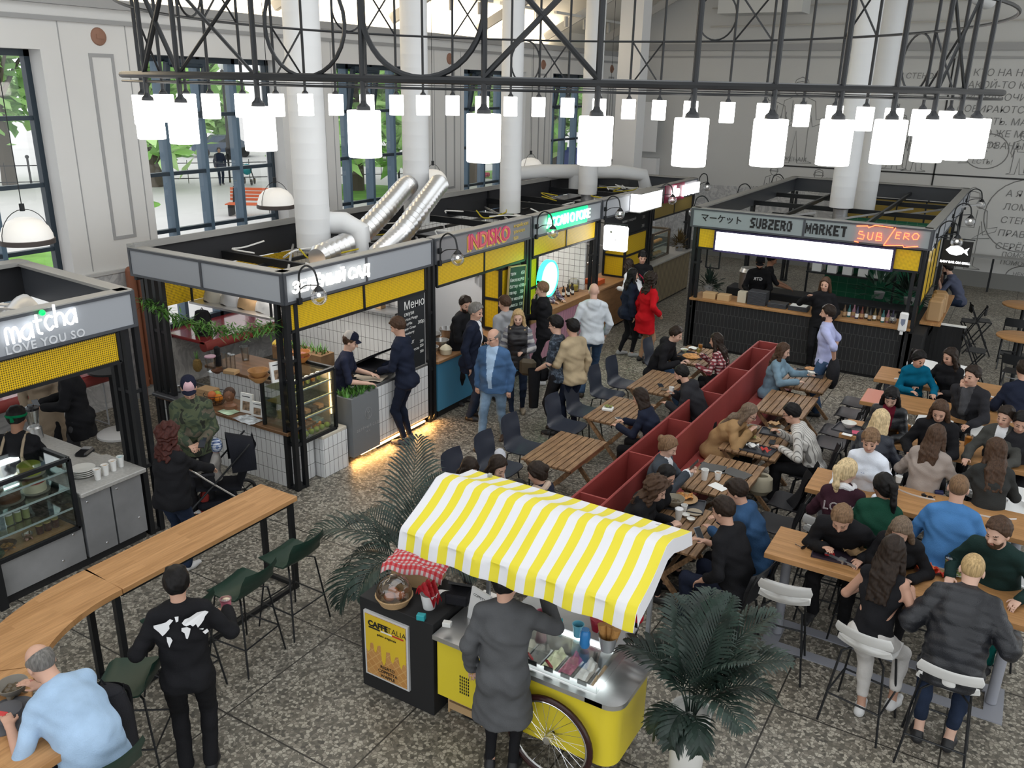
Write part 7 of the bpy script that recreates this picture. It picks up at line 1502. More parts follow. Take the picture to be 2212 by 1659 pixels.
p('ponytailed blonde in a maroon varsity jacket with white lettering, seen from behind', (-1.032, 8.270), -4, 1.68, .008, at_head=1.46, fem=1, skin='d', hair=('pony', 'pale'), top=('jacket', cloth('varsity', (.035, .012, .02)), {'hem': .0}), bot=('slim', BK), sit=.75, lean=14, head=(14, -38), RH=(.2, .40, 1.05), LH=(-.2, .4, 1.05), extra=[(varsity,), ('scarf', cloth('hood_white', (.72, .72, .74)))])
p('person with a long black ponytail in a dark green jacket, seen from behind', (-0.677, 8.160), -4, 1.68, .008, at_head=1.44, fem=1, skin='c', hair=('pony', 'black'), top=('jacket', cloth('jacket_green', (.008, .05, .03))), bot=('slim', BK), sit=.75, lean=18, head=(14, 40), RH=(.2, .40, 1.05), LH=(-.16, .42, 1.05))
p('balding person in a bright blue sweater, seen from behind', (-0.055, 8.367), -2, 1.82, .008, at_head=1.50, fat=.22, skin='a', hair=('buzz', 'light'), top=('sweater', cloth('sweater_blue', (.065, .19, .42))), bot=('jeans', BK), sit=.75, lean=16, slump=4, head=(18, 0), RH=(.2, .36, 1.05), LH=(-.24, .40, 1.05))
p('person in a black zip jacket slurping ramen from a bowl at the nearest table', (-0.901, 7.375), 180, 1.78, .008, at_head=1.38, skin='a', hair=('short', 'light'), top=('jacket', BK), bot=('jeans', BK), sit=.75, lean=34, slump=10, head=(40, 0), RH=(.12, .42, 1.10), LH=(-.22, .36, 1.05))
p('blonde person holding chopsticks at the nearest table', (-0.409, 7.351), 182, 1.66, .008, at_head=1.42, fem=1, skin='d', hair=('bob', 'ash'), top=('sweater', BK), bot=('slim', BK), sit=.75, lean=26, slump=6, head=(38, 0), RH=(.12, .40, 1.14), LH=(-.16, .38, 1.05))
p('dark-haired person with bare shoulders, black top and white trousers at the nearest table', (-0.409, 6.783), 10, 1.70, .0075, at_head=1.50, fem=1, skin='b', hair=('long', 'dark'), top=('tank', BK), bot=('crop', cloth('trouser_white', (.60, .58, .56))), shoes=WSH, sit=.76, lean=12, head=(18, 0), RH=(.18, .26, 1.18), LH=(-.18, .32, 1.10), feet=[(.20, .22, .10), (.0, .10, .0)])
p('fair-haired person in a black puffer vest, seen from behind at the nearest table', (0.169, 6.887), 0, 1.82, .0075, at_head=1.46, skin='d', hair=('buzz', 'blonde'), fat=.12, top=('puffer', cloth('puffer_black', (.013, .014, .018), rough=.35), {'sleeve': 1}), bot=('crop', DEN), shoes=BSH, sit=.76, lean=26, slump=8, head=(34, 0), RH=(.36, .34, 1.06), LH=(-.34, .34, 1.06), feet=[(.1, .16, .02), (-.12, .14, .02)])
p('bearded person in a dark green shirt talking across the nearest table', (0.312, 7.656), -165, 1.82, .008, at_head=1.48, fat=.2, skin='d', hair=('short', 'brown'), top=('shirt', cloth('shirt_forest', (.012, .03, .027))), bot=('jeans', cloth('trouser_teal', (.0, .07, .06))), sit=.75, lean=22, slump=6, head=(18, -14), RH=(.26, .40, 1.06), LH=(-.28, .36, 1.06), extra=[('beard', hair_m('brown'))])
p('dark-haired face just inside the right edge, behind the juice table', (0.410, 10.799), 178, 1.72, .011, at_head=1.46, skin='a', hair=('short', 'black'), top=('sweater', BK2), bot=('jeans', BK), sit=.75, lean=18, head=(24, 0))
# --- outside
p('walker in dark blue by the fence outside the second window', (-34.9, 29.7), 120, 1.78, .02, hair=('short', 'dark'), top=('jacket', NV2), bot=('jeans', DEN), feet=[(.1, .2, 0), (-.1, -.2, 0)])
p('walker in black pushing the pushchair outside', (-34.3, 30.1), 30, 1.70, .02, fem=1, hair=('straight', 'brown'), top=('jacket', cloth('jacket_pale', (.45, .46, .5))), bot=('slim', BK), RH=(.1, .4, 1.0))
used = set()
for x, y, az, sh in SIT:
 c = [(math.hypot(o.location.x-x, o.location.y-y), i) for i, (o, k) in enumerate(SEATS) if i not in used and (k in ('white', 'green', 'fold')) == (sh > .6)]
 d, i = min(c) if c else (9, 0)
 if d < .55: used.add(i); o = SEATS[i][0]; r = math.radians(az); o.location = (x+.02*math.sin(r), y+.02*math.cos(r), 0); o.rotation_euler.z = -r
# ---- small things
def it(name, lab, cat, prof, m, xy, z, grp=None, n=18, parts=()):
 """round thing turned from a profile; parts = (name, profile, material)"""
 b = MB(); b.lathe(prof, n=n); o = O(name, b, m, lab, cat, (xy[0], xy[1], z), 0, grp)
 for pn, pp, pm in parts: b = MB(); b.lathe(pp, n=n); P(pn, b, pm, o)
 return o
def bx(name, lab, cat, sz, m, xy, z, rz=0, grp=None, bv=.004):
 b = MB(); b.box((-sz[0]/2, -sz[1]/2, 0), (sz[0]/2, sz[1]/2, sz[2]), bv=min(bv, sz[2]/3)); return O(name, b, m, lab, cat, (xy[0], xy[1], z), rz, grp)
C_ = lambda n, c, r=.5: mat(n, c, r)
KR = C_('kraft', (.42, .27, .14), .8); CER = C_('ceramic', (.68, .67, .63), .3); CERG = C_('ceramic_grey', (.22, .20, .17), .5); JU = C_('juice', (.62, .22, .02), .25); TR = C_('tray_grey', (.045, .047, .055), .5); PHB = C_('phone_black', (.01, .01, .012), .2)
def bowl(lab, xy, z, r=.09, h=.07, m=CER, fill=None, grp=None):
 o = it('bowl', lab, 'bowl', [(r*.4, 0), (r*.45, .008), (r*.85, h*.6), (r, h), (r*.96, h), (r*.8, h*.6), (r*.4, .014), (0, .012)], m, xy, z, grp, 22)
 if fill: b = MB(); b.grid(lambda u, v: ((u-.5)*r*1.25, (v-.5)*r*1.25, h*.62+.012*math.sin(u*14)*math.cos(v*12)-.6*h*max(0, ((u-.5)**2+(v-.5)**2)*4-.8)), 10, 10); P('food', b, fill, o)
 return o
def cup(lab, xy, z, m=M_paper, h=.115, r=.042, lid=None, name='paper_cup', fill=None):
 o = it(name, lab, 'cup', [(r*.72, 0), (r, h), (r*1.06, h), (r*1.06, h+.006), (r*.94, h+.006), (r*.68, .006), (0, .006)], m, xy, z, None, 18)
 if lid: b = MB(); b.lathe([(r*1.08, h), (r*1.08, h+.012), (r*.8, h+.02), (0, h+.02)], n=16); P('lid', b, lid, o)
 if fill: b = MB(); b.lathe([(r*.74, .012), (r*.95, h*.86), (0, h*.86)], n=16); P('drink', b, fill, o)
 return o
def tray(lab, xy, z, rz=0, m=TR, sx=.44, sy=.32):
 b = MB(); b.box((-sx/2, -sy/2, 0), (sx/2, sy/2, .006), bv=.002); 
 for a, c in (((-sx/2, -sy/2), (sx/2, -sy/2+.01)), ((-sx/2, sy/2-.01), (sx/2, sy/2)), ((-sx/2, -sy/2), (-sx/2+.01, sy/2)), ((sx/2-.01, -sy/2), (sx/2, sy/2))): b.box(a+(.006,), c+(.022,))
 return O('tray', b, m, lab, 'tray', (xy[0], xy[1], z), rz)
def phone(lab, p, rz=0, tilt=0, m=PHB, flat=False):
 b = MB(); b.X = MX.Rotation(tilt, 4, 'X'); b.box((-.037, -.075, -.004), (.037, .075, .004), bv=.002); o = O('phone', b, m, lab, 'phone', tuple(p), rz)
 b = MB(); b.X = MX.Rotation(tilt, 4, 'X'); b.box((-.033, -.068, .0042), (.033, .068, .005)); P('screen', b, C_('phone_screen', (.03, .035, .045), .1), o)
def paper(name, lab, xy, z, sx, sy, rz=0, m=M_paper, cr=.0):
 b = MB(); b.grid(lambda u, v: ((u-.5)*sx, (v-.5)*sy, .004+cr*(math.sin(u*9+v*5)+1)*.5+cr*.6*(math.cos(v*11)+1)*.5), 8, 8, .002); return O(name, b, m, lab, name.split('_')[-1], (xy[0], xy[1], z), rz)
def shades(lab, xy, z, rz=0):
 b = MB()
 for s_ in (-.032, .032): b.ball((s_, 0, .02), (.028, .006, .02), 10, 6); b.bar((s_*1.8, 0, .03), (s_*1.6, .1, .005), .005)
 b.bar((-.01, 0, .028), (.01, 0, .028), .006); O('sunglasses', b, PHB, lab, 'sunglasses', (xy[0], xy[1], z), rz)
ND = mat('noodles', (.25, .14, .06), .6, noise=(60, .6)); SAL = mat('salad', (.25, .28, .08), .6, noise=(50, .8)); PZ = mat('pizza', (.52, .24, .07), .6, noise=(35, .6)); SOUP = mat('soup', (.10, .075, .045), .3)
Z1, ZW = 1.0, .73
tray('dark tray with a bowl and kraft bag on the nearest long table', (-0.874, 7.390), Z1, .1, C_('tray_plum', (.035, .025, .04), .4), .46, .30)
bowl('speckled ramen bowl on the dark tray at the nearest long table', (-0.922, 7.535), Z1+.01, .105, .095, CERG, SOUP)
paper('kraft_bag', 'crumpled kraft paper bag on the dark tray at the nearest table', (-0.768, 7.458), Z1+.01, .2, .17, .4, KR, .06)
bx('sauce_sachet', 'red and white sachet on the dark tray at the nearest table', 'sachet', (.09, .06, .012), C_('sachet_red', (.55, .03, .04), .4), (-0.948, 7.340), Z1+.01, .3)
shades('black sunglasses near the left end of the nearest table', (-1.157, 7.342), Z1, .8)
b = MB(); b.bar((-.16, 0, .03), (.14, 0, .03), .018); b.box((-.03, -.03, .012), (.03, .03, .05)); b.ball((-.16, 0, .03), .015); O('selfie_stick', b, M_galv, 'grey selfie stick on the front edge of the nearest table', 'selfie stick', (-0.828, 7.277)+(Z1-.012,), -.35)
it('drink_can', 'red drink can on the nearest long table', 'can', [(.025, 0), (.032, .008), (.032, .108), (.027, .118), (.0, .116)], C_('can_red', (.50, .01, .02), .25), (-0.257, 7.583), Z1, parts=(('can_top', [(.027, .1185), (.0, .1186)], M_chrome),))
paper('fries_box', 'orange folded snack box beside the red can', (-0.167, 7.531), Z1, .16, .12, .6, C_('box_orange', (.62, .10, .02), .5), .04)
paper('chip_bag', 'torn red crisp bag beside the orange snack box', (-0.077, 7.535), Z1, .14, .09, -.4, C_('bag_red', (.50, .04, .02), .35), .035)
CLR = glass('clear_plastic', (.92, .94, .94), .16)
cup('clear cup of pale green drink before the man in the puffer vest', (0.008, 7.663), Z1, CLR, .12, .045, CLR, 'plastic_cup', C_('lime', (.42, .46, .12), .25))
bowl('white plate half hidden by the man in the puffer vest', (0.077, 7.635), Z1, .1, .03, CER, SAL)
cup('clear tumbler of pink drink with a straw at the second table', (-1.003, 9.199), Z1, CLR, .12, .05, CLR, 'plastic_cup', C_('pink_drink', (.4, .16, .2), .25))
b = MB(); b.bar((0, 0, .02), (.02, .01, .26), .007); O('straw', b, C_('straw_red', (.5, .02, .06), .4), 'red straw in the clear tumbler at the second table', 'straw', (-1.003, 9.199)+(Z1,))
tray('dark tray with phones between the two ponytailed girls', (-0.859, 9.104), Z1, .3, TR, .26, .16); cup('small white cup at the second table, right of the green jacket', (-0.638, 9.358), Z1, M_paper, .07, .036)
shades('black sunglasses on the second table beside the blue sweater', (-0.325, 9.117), Z1, -.2); bx('card_pack', 'small dark blue pack on the second table by the blue sweater', 'pack', (.085, .06, .03), C_('pack_blue', (.015, .02, .07), .4), (-0.229, 9.309), Z1, .2)
tray('dark tray with a pink napkin at the left end of the juice table', (-1.344, 10.652), Z1, -.1); bowl('white bowl with chopsticks on the pink-napkin tray', (-1.406, 10.699), Z1+.01, .09, .07, CER)
bx('napkin', 'pink napkin beside the white bowl', 'napkin', (.1, .14, .006), C_('napkin_pink', (.62, .10, .18), .7), (-1.287, 10.561), Z1+.012, .2); bx('napkin', 'white napkin on the pink-napkin tray', 'napkin', (.12, .07, .006), M_paper, (-1.373, 10.432), Z1+.012, -.1)
cup('cup of orange juice on the juice table, left of a close pair', (-0.832, 10.780), Z1, CLR, .13, .045, None, 'plastic_cup', JU); cup('cup of orange juice on the juice table, right of a close pair', (-0.758, 10.901), Z1, CLR, .14, .047, None, 'plastic_cup', JU)
cup('short glass of orange drink by the hands of the woman with ombre hair', (-0.194, 10.698), Z1, CLR, .09, .05, None, 'plastic_cup', JU); cup('cup of orange juice before the curly-haired woman', (-0.076, 10.909), Z1, CLR, .14, .047, None, 'plastic_cup', JU)
bowl('white plate behind the pair of juice cups', (-0.768, 11.111), Z1, .11, .03, CER); bowl('white plate of food at the right end of the juice table', (0.454, 11.032), Z1, .12, .035, CER, PZ)
cup('white paper cup held by the man with a fist at his mouth', (-0.149, 12.310), Z1); cup('white paper cup at the right edge on the pink-sheet table', (0.388, 12.590), Z1)
cup('kraft paper cup on the farthest long table', (-1.059, 13.647), Z1, C_('kraft_cup', (.55, .40, .28), .7)); bx('snack_box', 'red and white box beside the kraft cup on the farthest table', 'box', (.1, .09, .03), M_paper, (-0.984, 13.513), Z1, .1)
bx('snack_box', 'small red box stacked on the white one on the farthest table', 'box', (.06, .06, .05), C_('box_red', (.35, .02, .03), .5), (-0.990, 13.561), Z1+.03, .1); paper('paper_napkin', 'crumpled white napkin on the farthest long table', (-0.817, 13.733), Z1, .2, .14, .3, M_paper, .03)
it('paper_tub', 'brown paper tub before the dark-haired woman on the farthest table', 'tub', [(.05, 0), (.068, .15), (.072, .15), (.06, .146), (.0, .14)], KR, (-0.664, 13.680), Z1); shades('sunglasses lying on the farthest long table', (-1.139, 13.459), Z1, .2)
b = MB(); b.lathe([(.17, .0), (.17, .008), (.09, .02), (.085, .09), (.05, .11), (0, .112)], n=24); O('hat', b, BK, 'black brimmed hat lying at the front of the farthest table', 'hat', (-0.526, 13.620)+(Z1,))
bx('pouch', 'dark wallet pouch beside the crumpled napkin on the farthest table', 'pouch', (.22, .1, .03), C_('pouch', (.04, .03, .03), .6), (-0.769, 13.530), Z1, -.2)
tray('black tray under the pizza', (-4.405, 13.363), ZW, 0); it('pizza', 'pizza on a round board at the shared table', 'pizza', [(.15, 0), (.155, .012), (.14, .02), (.0, .016)], PZ, (-4.375, 13.275), ZW+.01, None, 24)
bowl('white takeaway box on the pizza table', (-4.586, 13.495), ZW, .07, .05, CER, SAL); paper('paper_napkin', 'white paper sheet on the pizza table', (-4.496, 13.756), ZW, .2, .16, .3, M_paper, .02); cup('glass of orange drink on the pizza table', (-4.378, 13.705), ZW, CLR, .13, .04, None, 'plastic_cup', JU)
phone('black phone on the table of the bearded cup drinker', V((-4.268, 11.610)+(ZW+.005,)), .6); bx('card_case', 'small brown dish by the phone of the bearded cup drinker', 'dish', (.1, .07, .02), C_('dish_brown', (.12, .09, .06), .5), (-4.137, 11.448), ZW, .3)
def held(i, s_): n = 'person' if i == 0 else 'person.%03d' % i; return HANDS[n][s_]
bx('takeaway_tray', 'white takeaway tray of salad on the slatted table', 'tray', (.15, .12, .045), M_paper, (-4.498, 10.209), ZW, .2, bv=.01); paper('salad', 'salad in the white takeaway tray', (-4.498, 10.209), ZW+.043, .11, .08, .2, SAL, .02); phone('phone with a white screen edge by the white tray', V((-4.206, 9.986)+(ZW+.005,)), 1.1, 0, M_paper)
cup('taller white paper cup on the table with grey folders', (-2.612, 8.801), ZW, M_paper, .125, .043); cup('shorter white paper cup on the table with grey folders', (-2.481, 8.888), ZW, M_paper, .09, .04, None, 'paper_cup', C_('coffee', (.3, .17, .08), .4))
bx('folder', 'grey folder beside the taller paper cup', 'folder', (.3, .22, .012), C_('folder_grey', (.085, .085, .085), .6), (-2.625, 9.154), ZW, .15); bx('folder', 'grey folder at the chair end of the cup table', 'folder', (.3, .2, .012), C_('folder_grey', (.085, .085, .085), .6), (-2.335, 9.163), ZW, -.25); paper('printed_sheet', 'white printed sheet before the man in blue denim', (-2.409, 8.705), ZW, .2, .14, -.35); phone('dark phone at the back edge of the cup table', V((-2.721, 9.216)+(ZW+.005,)), 1.3)
bowl('basket-patterned noodle bowl of the camel-coated diner', (-2.552, 10.544), ZW, .09, .085, CERG, ND); tray('grey tray under the bowl of the striped diner', (-2.325, 10.678), ZW, .1, TR, .3, .24); bowl('wide noodle bowl lined with kraft paper at the striped diner', (-2.286, 10.704), ZW+.012, .105, .08, CERG, ND)
paper('kraft_sheet', 'kraft paper sticking out of the wide noodle bowl', (-2.331, 10.760), ZW+.08, .15, .12, .5, KR, .03); it('plate', 'plate of pizza crusts with chopsticks between the two noodle bowls', 'plate', [(.07, 0), (.13, .014), (.125, .017), (.0, .01)], KR, (-2.500, 10.300), ZW); paper('salad', 'leafy leftovers on the crust plate', (-2.500, 10.300), ZW+.016, .12, .1, .2, SAL, .02)
b = MB()
for k in (-.02, .0): b.bar((-.14, k, .03), (.13, k*2, .03), .007)
O('chopsticks', b, C_('chopstick', (.62, .48, .30), .6), 'pair of chopsticks across the crust plate', 'chopsticks', (-2.519, 10.323)+(ZW+.0,), -.1)
tray('grey tray with crumpled white and red napkins', (-2.332, 10.004), ZW, -.08, TR, .42, .28); paper('paper_napkin', 'crumpled white napkins on the grey tray', (-2.400, 10.008), ZW+.01, .16, .1, .3, M_paper, .04); paper('paper_napkin', 'white napkin with red print on the grey tray', (-2.238, 9.995), ZW+.01, .12, .1, -.5, C_('napkin_red', (.5, .06, .05), .7), .03); phone('phone at the front edge of the noodle table', V((-2.238, 10.348)+(ZW+.005,)), .1)
tray('dark tray under the soup bowl above the awning', (-2.579, 8.055), ZW, .2); bowl('big pale soup bowl of the curly-haired diner', (-2.664, 7.953), ZW+.012, .115, .10, C_('bowl_sand', (.33, .29, .22), .5), SOUP); it('plate', 'kraft-lined plate of flatbread beside the soup bowl', 'plate', [(.09, 0), (.15, .02), (.145, .024), (.0, .016)], KR, (-2.621, 8.163), ZW+.012); paper('flatbread', 'torn flatbread on the kraft-lined plate', (-2.621, 8.163), ZW+.03, .18, .14, .4, PZ, .03)
cup('white coffee cup with a round print above the awning edge', (-2.522, 7.720), ZW, M_paper, .115, .042, M_white); cup('small white cup beside the coffee cup above the awning', (-2.531, 7.910), ZW, M_paper, .08, .035)
bowl('tiny white sauce bowl at the black sweater, upper one', (-2.478, 7.821), ZW, .045, .03, CER); bowl('tiny white sauce bowl at the black sweater, lower one', (-2.397, 7.754), ZW, .045, .035, CER); it('plate', 'round beige saucer near the phone of the black sweater', 'plate', [(.05, 0), (.085, .012), (.08, .015), (.0, .008)], C_('plate_sand', (.36, .30, .22), .5), (-2.427, 7.953), ZW)
tray('black tray before the girl in pale denim', (-2.485, 13.497), ZW, .1, TR); paper('paper_napkin', 'white paper on the tray of the girl in pale denim', (-2.459, 13.499), ZW+.01, .18, .15, .4, M_paper, .02); it('pizza', 'slice plate at the far edge of the tray of the girl in pale denim', 'pizza', [(.1, 0), (.1, .012), (.0, .014)], PZ, (-2.515, 13.746), ZW+.01)
h = held(0, 1); cup('pink takeaway cup in the raised hand of the person with the map print', (h.x, h.y), h.z-.06, C_('cup_pink', (.55, .16, .22), .4), .11, .042, CLR, 'plastic_cup')
h = held(0, -1); bx('wrap', 'wrapped snack in the left hand of the person with the map print', 'snack', (.07, .12, .06), KR, (h.x, h.y), h.z-.01, .7)
h = held(5, -1); phone('dark phone in the hands of the person in camouflage', h+V((.04, .02, .03)), .6, .5)
h = held(8, 1); phone('dark phone held by the person in the long black coat', h+V((0, 0, .03)), 1.2, .3)
h = held(17, 1); paper('leaflet', 'grey leaflet held by the person with a hand on the chin', (h.x, h.y), h.z, .15, .21, .7, GR)
h = held(34, 1); cup('white paper cup in the hand of the bearded windbreaker wearer', (h.x, h.y), h.z-.03, M_paper, .09, .038)
h = held(33, 1); cup('yellow glass in the hand of the person in red plaid', (h.x, h.y), h.z-.03, CLR, .11, .036, None, 'plastic_cup', C_('lemonade', (.5, .38, .08), .3))
h = held(40, -1); bowl('white tub in the hand of the girl in pale denim', (h.x, h.y), h.z-.03, .055, .065, CER)
h = held(43, 1); phone('phone in a brown case held by the person in the grey cardigan', h+V((.02, .02, .05)), -1.2, .9, C_('case_brown', (.12, .035, .025), .4))
h = held(47, 1); phone('grey phone in the hand of the person in the black sweater', h+V((0, .03, .03)), 1.0, .8, C_('phone_grey', (.25, .27, .3), .3))
for i, l in ((42, 'striped shirt'), (63, 'blonde person at the nearest table')):
 h = held(i, 1); b = MB(); b.bar((0, 0, 0), (-.12, .12, -.05), .006); b.bar((0, .012, .01), (-.13, .10, -.03), .006); O('chopsticks', b, C_('chopstick', (.62, .48, .30), .6), 'chopsticks in the hand of the '+l, 'chopsticks', tuple(h), 0 if i == 42 else 2)
h = held(30, -1); b = MB(); b.ball((0, 0, -.15), (.10, .16, .27), 12, 8); O('jacket', b, BK2, 'dark jacket hanging over the arm of the person in lilac', 'jacket', tuple(h), .4)
h = held(18, 1); b = MB(); b.ball((0, 0, 0), (.10, .15, .11), 14, 9); o = O('sling_bag', b, BK, 'black sling bag at the hip of the person in the camouflage tee', 'bag', (h.x+.02, h.y-.08, h.z-.12), .5)
h = held(18, -1); b = MB(); b.grid(lambda u, v: (.1*math.sin(u*PI*2)*(1-.3*v), .05*math.cos(u*PI*2), -.62*v), 12, 8, .0); O('jacket', b, BK, 'black jacket draped over the forearm of the person in the camouflage tee', 'jacket', tuple(h+V((0, 0, .04))), .6)
h = held(15, -1); b = MB(); b.box((-.13, -.06, -.30), (.13, .06, -.03), bv=.05); o = O('shoulder_bag', b, C_('bag_olive', (.09, .07, .045), .6), 'olive shoulder bag at the side of the blonde person in the vest', 'bag', (h.x+.12, h.y+.02, h.z-.05), .3)
def backpack(lab, xy, z, rz, s=1.0):
 t = T('backpack', lab, 'backpack', (xy[0], xy[1], z), rz)
 b = MB(); b.grid(lambda u, v: ((.16*(1-.25*max(0, v-.6)*2.5)*math.cos(u*2*PI))*s*abs(math.cos(u*2*PI))**-.45 if abs(math.cos(u*2*PI)) > .02 else 0, (.11*math.sin(u*2*PI))*s*(1-.3*v), (.46*v)*s), 28, 12); b.ball((0, 0, .44*s), (.13*s, .075*s, .05*s)); P('body', b, BK2, t)
 b = MB(); b.ball((0, -.11*s, .17*s), (.12*s, .05*s, .14*s)); P('front_pocket', b, BK2, t)
 b = MB(); b.tube(bez([(-.10*s, -.155*s, .26*s), (0, -.165*s, .29*s), (.10*s, -.155*s, .26*s)], 4), .006, n=5); b.bar((0, -.165*s, .10*s), (.03*s, -.165*s, .12*s), .012); P('zip', b, M_galv, t)
 for x in (-.08, .08): b = MB(); b.tube(bez([(x*s, .09*s, .42*s), (x*s, .17*s, .3*s), (x*1.2*s, .10*s, .05*s)], 5), .018, n=6); P('strap', b, BK, t)
 b = MB(); b.tube([(-.03*s, .02, .47*s), (0, .02, .52*s), (.03*s, .02, .47*s)], .008, n=6); P('handle', b, BK, t)
backpack('black backpack hanging behind the bald man in light blue', (-4.789, 2.654), .52, math.radians(35), 1.15); backpack('black backpack on the end of the dark red window shelf', (-11.5, 9.12), .92, .5, .9)
b = MB(); b.ball((0, 0, .12), (.10, .2, .13), 12, 8); b.tube(bez([(0, -.12, .2), (0, 0, .36), (0, .12, .2)], 5), .01, n=5); O('handbag', b, BK, 'black handbag on the red seat beside the camel coat', 'bag', (-3.246, 10.922)+(.45,), .2)
b = MB(); b.lathe([(.10, 0), (.15, .06), (.14, .2), (.10, .24), (.085, .22), (.12, .12), (.0, .05)], n=18, flat=.75); b.tube(bez([(-.1, 0, .2), (-.2, .05, .25), (-.12, .16, .2)], 4), .02, n=6); O('canvas_bag', b, C_('canvas', (.40, .36, .27), .9), 'open cream canvas bag on the black chair by the cup table', 'bag', (-2.099, 9.364)+(.46,), .5)
b = MB(); b.grid(lambda u, v: ((u-.5)*.55, .05*math.sin(u*9)-.16*abs(v-.35)*2+.03*math.cos(v*8), .90-.75*abs(v-.35)-.05*math.sin(u*7)*v), 14, 14, .02); O('coat', b, BK, 'black coat draped over a chair behind the striped shirt', 'coat', (-1.52, 9.42, 0), -PI/2)
b = MB(); b.ball((0, 0, .13), (.22, .15, .13), 12, 8); O('handbag', b, BK, 'black handbag on the bench under the person in red plaid', 'bag', (-3.72, 12.7, .45), 0)
t = T('pushchair', 'black pushchair with a silver frame carrying the toddler', 'pushchair', (-7.743, 6.067)+(0,), -math.radians(215)); FB = cloth('pram_black', (.012, .013, .018))
b = MB(); b.grid(lambda u, v: ((u-.5)*.36, .22-.5*min(1, v*2)-.22*max(0, v*2-1), .42-.06*min(1, v*2)+.55*max(0, v*2-1)+.03*abs(u-.5)*2), 8, 14, .03); P('seat', b, FB, t)
b = MB(); b.grid(lambda u, v: (.22*math.cos(PI*u), -.32-.06+.34*v*math.sin(PI*(.35+.3*u))*.6-.10*(1-v), .62+.42*math.sin(PI*u)**.5*(.75+.25*v)), 18, 8, .012); P('canopy', b, FB, t)
b = MB(); b.tube(bez([(-.21, .0, .62), (-.17, .27, .64), (.17, .27, .64), (.21, .0, .62)], 6), .022, n=8); P('bumper_bar', b, BK2, t)
for s_ in (-.23, .23):
 b = MB(); b.tube([(s_, .52, 1.0), (s_, .1, .58), (s_, -.34, .18)], .013, n=7); P('frame_tube', b, M_chrome, t)
 b = MB(); b.tube([(s_, -.42, .95), (s_, .02, .5), (s_*.8, .38, .12)], .012, n=7); P('frame_tube', b, M_black, t)
 for y, r in ((-.36, .15), (.40, .10)):
  b = MB(); b.tube([(s_+.02, y+r*.86*math.cos(a), r+r*.86*math.sin(a)) for a in np.linspace(0, 2*PI, 21)[:-1]], r*.15, n=7, closed=True)
  for k in range(5): a = k*2*PI/5; b.bar((s_+.02, y, r), (s_+.02, y+r*.8*math.cos(a), r+r*.8*math.sin(a)), .014)
  P('wheel', b, M_blackm, t)
b = MB(); b.cyl((-.23, .52, 1.0), (.23, .52, 1.0), .018, n=8); P('handle', b, M_chrome, t); b = MB(); b.box((-.18, -.25, .14), (.18, .22, .24), bv=.04); P('basket', b, FB, t)
# ---- bar and cart tops
bowl('grey patterned ramen bowl under the chin of the bald man', (-5.244, 2.314), 1.05, .10, .09, CERG, SOUP); it('hat', 'grey felt hat lying on the bar beside the bald man', 'hat', [(.19, 0), (.19, .008), (.10, .02), (.09, .06), (.05, .075), (0, .07)], C_('felt_grey', (.10, .10, .11), .9), (-5.065, 2.175), 1.05); bx('sauce_sachet', 'red sachet on the grey felt hat', 'sachet', (.06, .04, .006), C_('sachet_red', (.55, .03, .04), .4), (-5.031, 2.128), 1.12, .4)
t = T('bread_basket', 'wicker basket of buns under a clear dome on the black counter', 'basket', (-3.915, 4.730)+(.9,)); b = MB(); b.lathe([(.12, 0), (.145, .05), (.16, .075), (.15, .08), (.125, .03), (.0, .02)], n=28); P('basket', b, mat('wicker', (.55, .36, .19), .7, bump=(90, .6)), t)
b = MB(); b.lathe([(.15, .08), (.15, .13), (.12, .19), (.07, .225), (.03, .235), (.03, .255), (.0, .258)], n=28, caps=False); P('dome', b, glass('dome_clear', (.95, .96, .97), .22), t)
for k in range(3): a = k*2.1; tag(O('bun', (lambda q: (q.ball((0, 0, .045), (.05, .045, .035), 14, 8), q)[1])(MB()), mat('bun_brown', (.30, .09, .025), .35, noise=(8, .3)), ('glazed brown bun on the left under the clear dome', 'glazed brown bun at the back under the clear dome', 'glazed brown bun on the right under the clear dome')[k], 'bun', tuple(V((-3.915, 4.730)+(.925,))+V((.05*math.cos(a+2.4), .05*math.sin(a+2.4), 0)))), ('glazed brown bun on the left under the clear dome', 'glazed brown bun at the back under the clear dome', 'glazed brown bun on the right under the clear dome')[k], 'bun')
t = it('bucket', 'white bucket stuffed with red paper bags on the black counter', 'bucket', [(.05, 0), (.072, .14), (.076, .14), (.066, .135), (.0, .02)], M_white, (-3.623, 4.823), .9); b = MB(); b.grid(lambda u, v: ((u-.5)*.17, (v-.5)*.13, .15+.07*math.sin(u*4)+.03*math.sin(v*15+u*9)), 12, 12, .02); P('paper_bags', b, C_('red_bags', (.36, .012, .02), .4), t)
t = T('gingham_crate', 'wooden crate under a red gingham cloth at the back of the black counter', 'crate', (-3.947, 5.112)+(.9,), .25); b = MB(); b.box((-.2, -.13, 0), (.2, .13, .18)); P('crate', b, mat('crate_pine', (.50, .33, .17), .7), t)
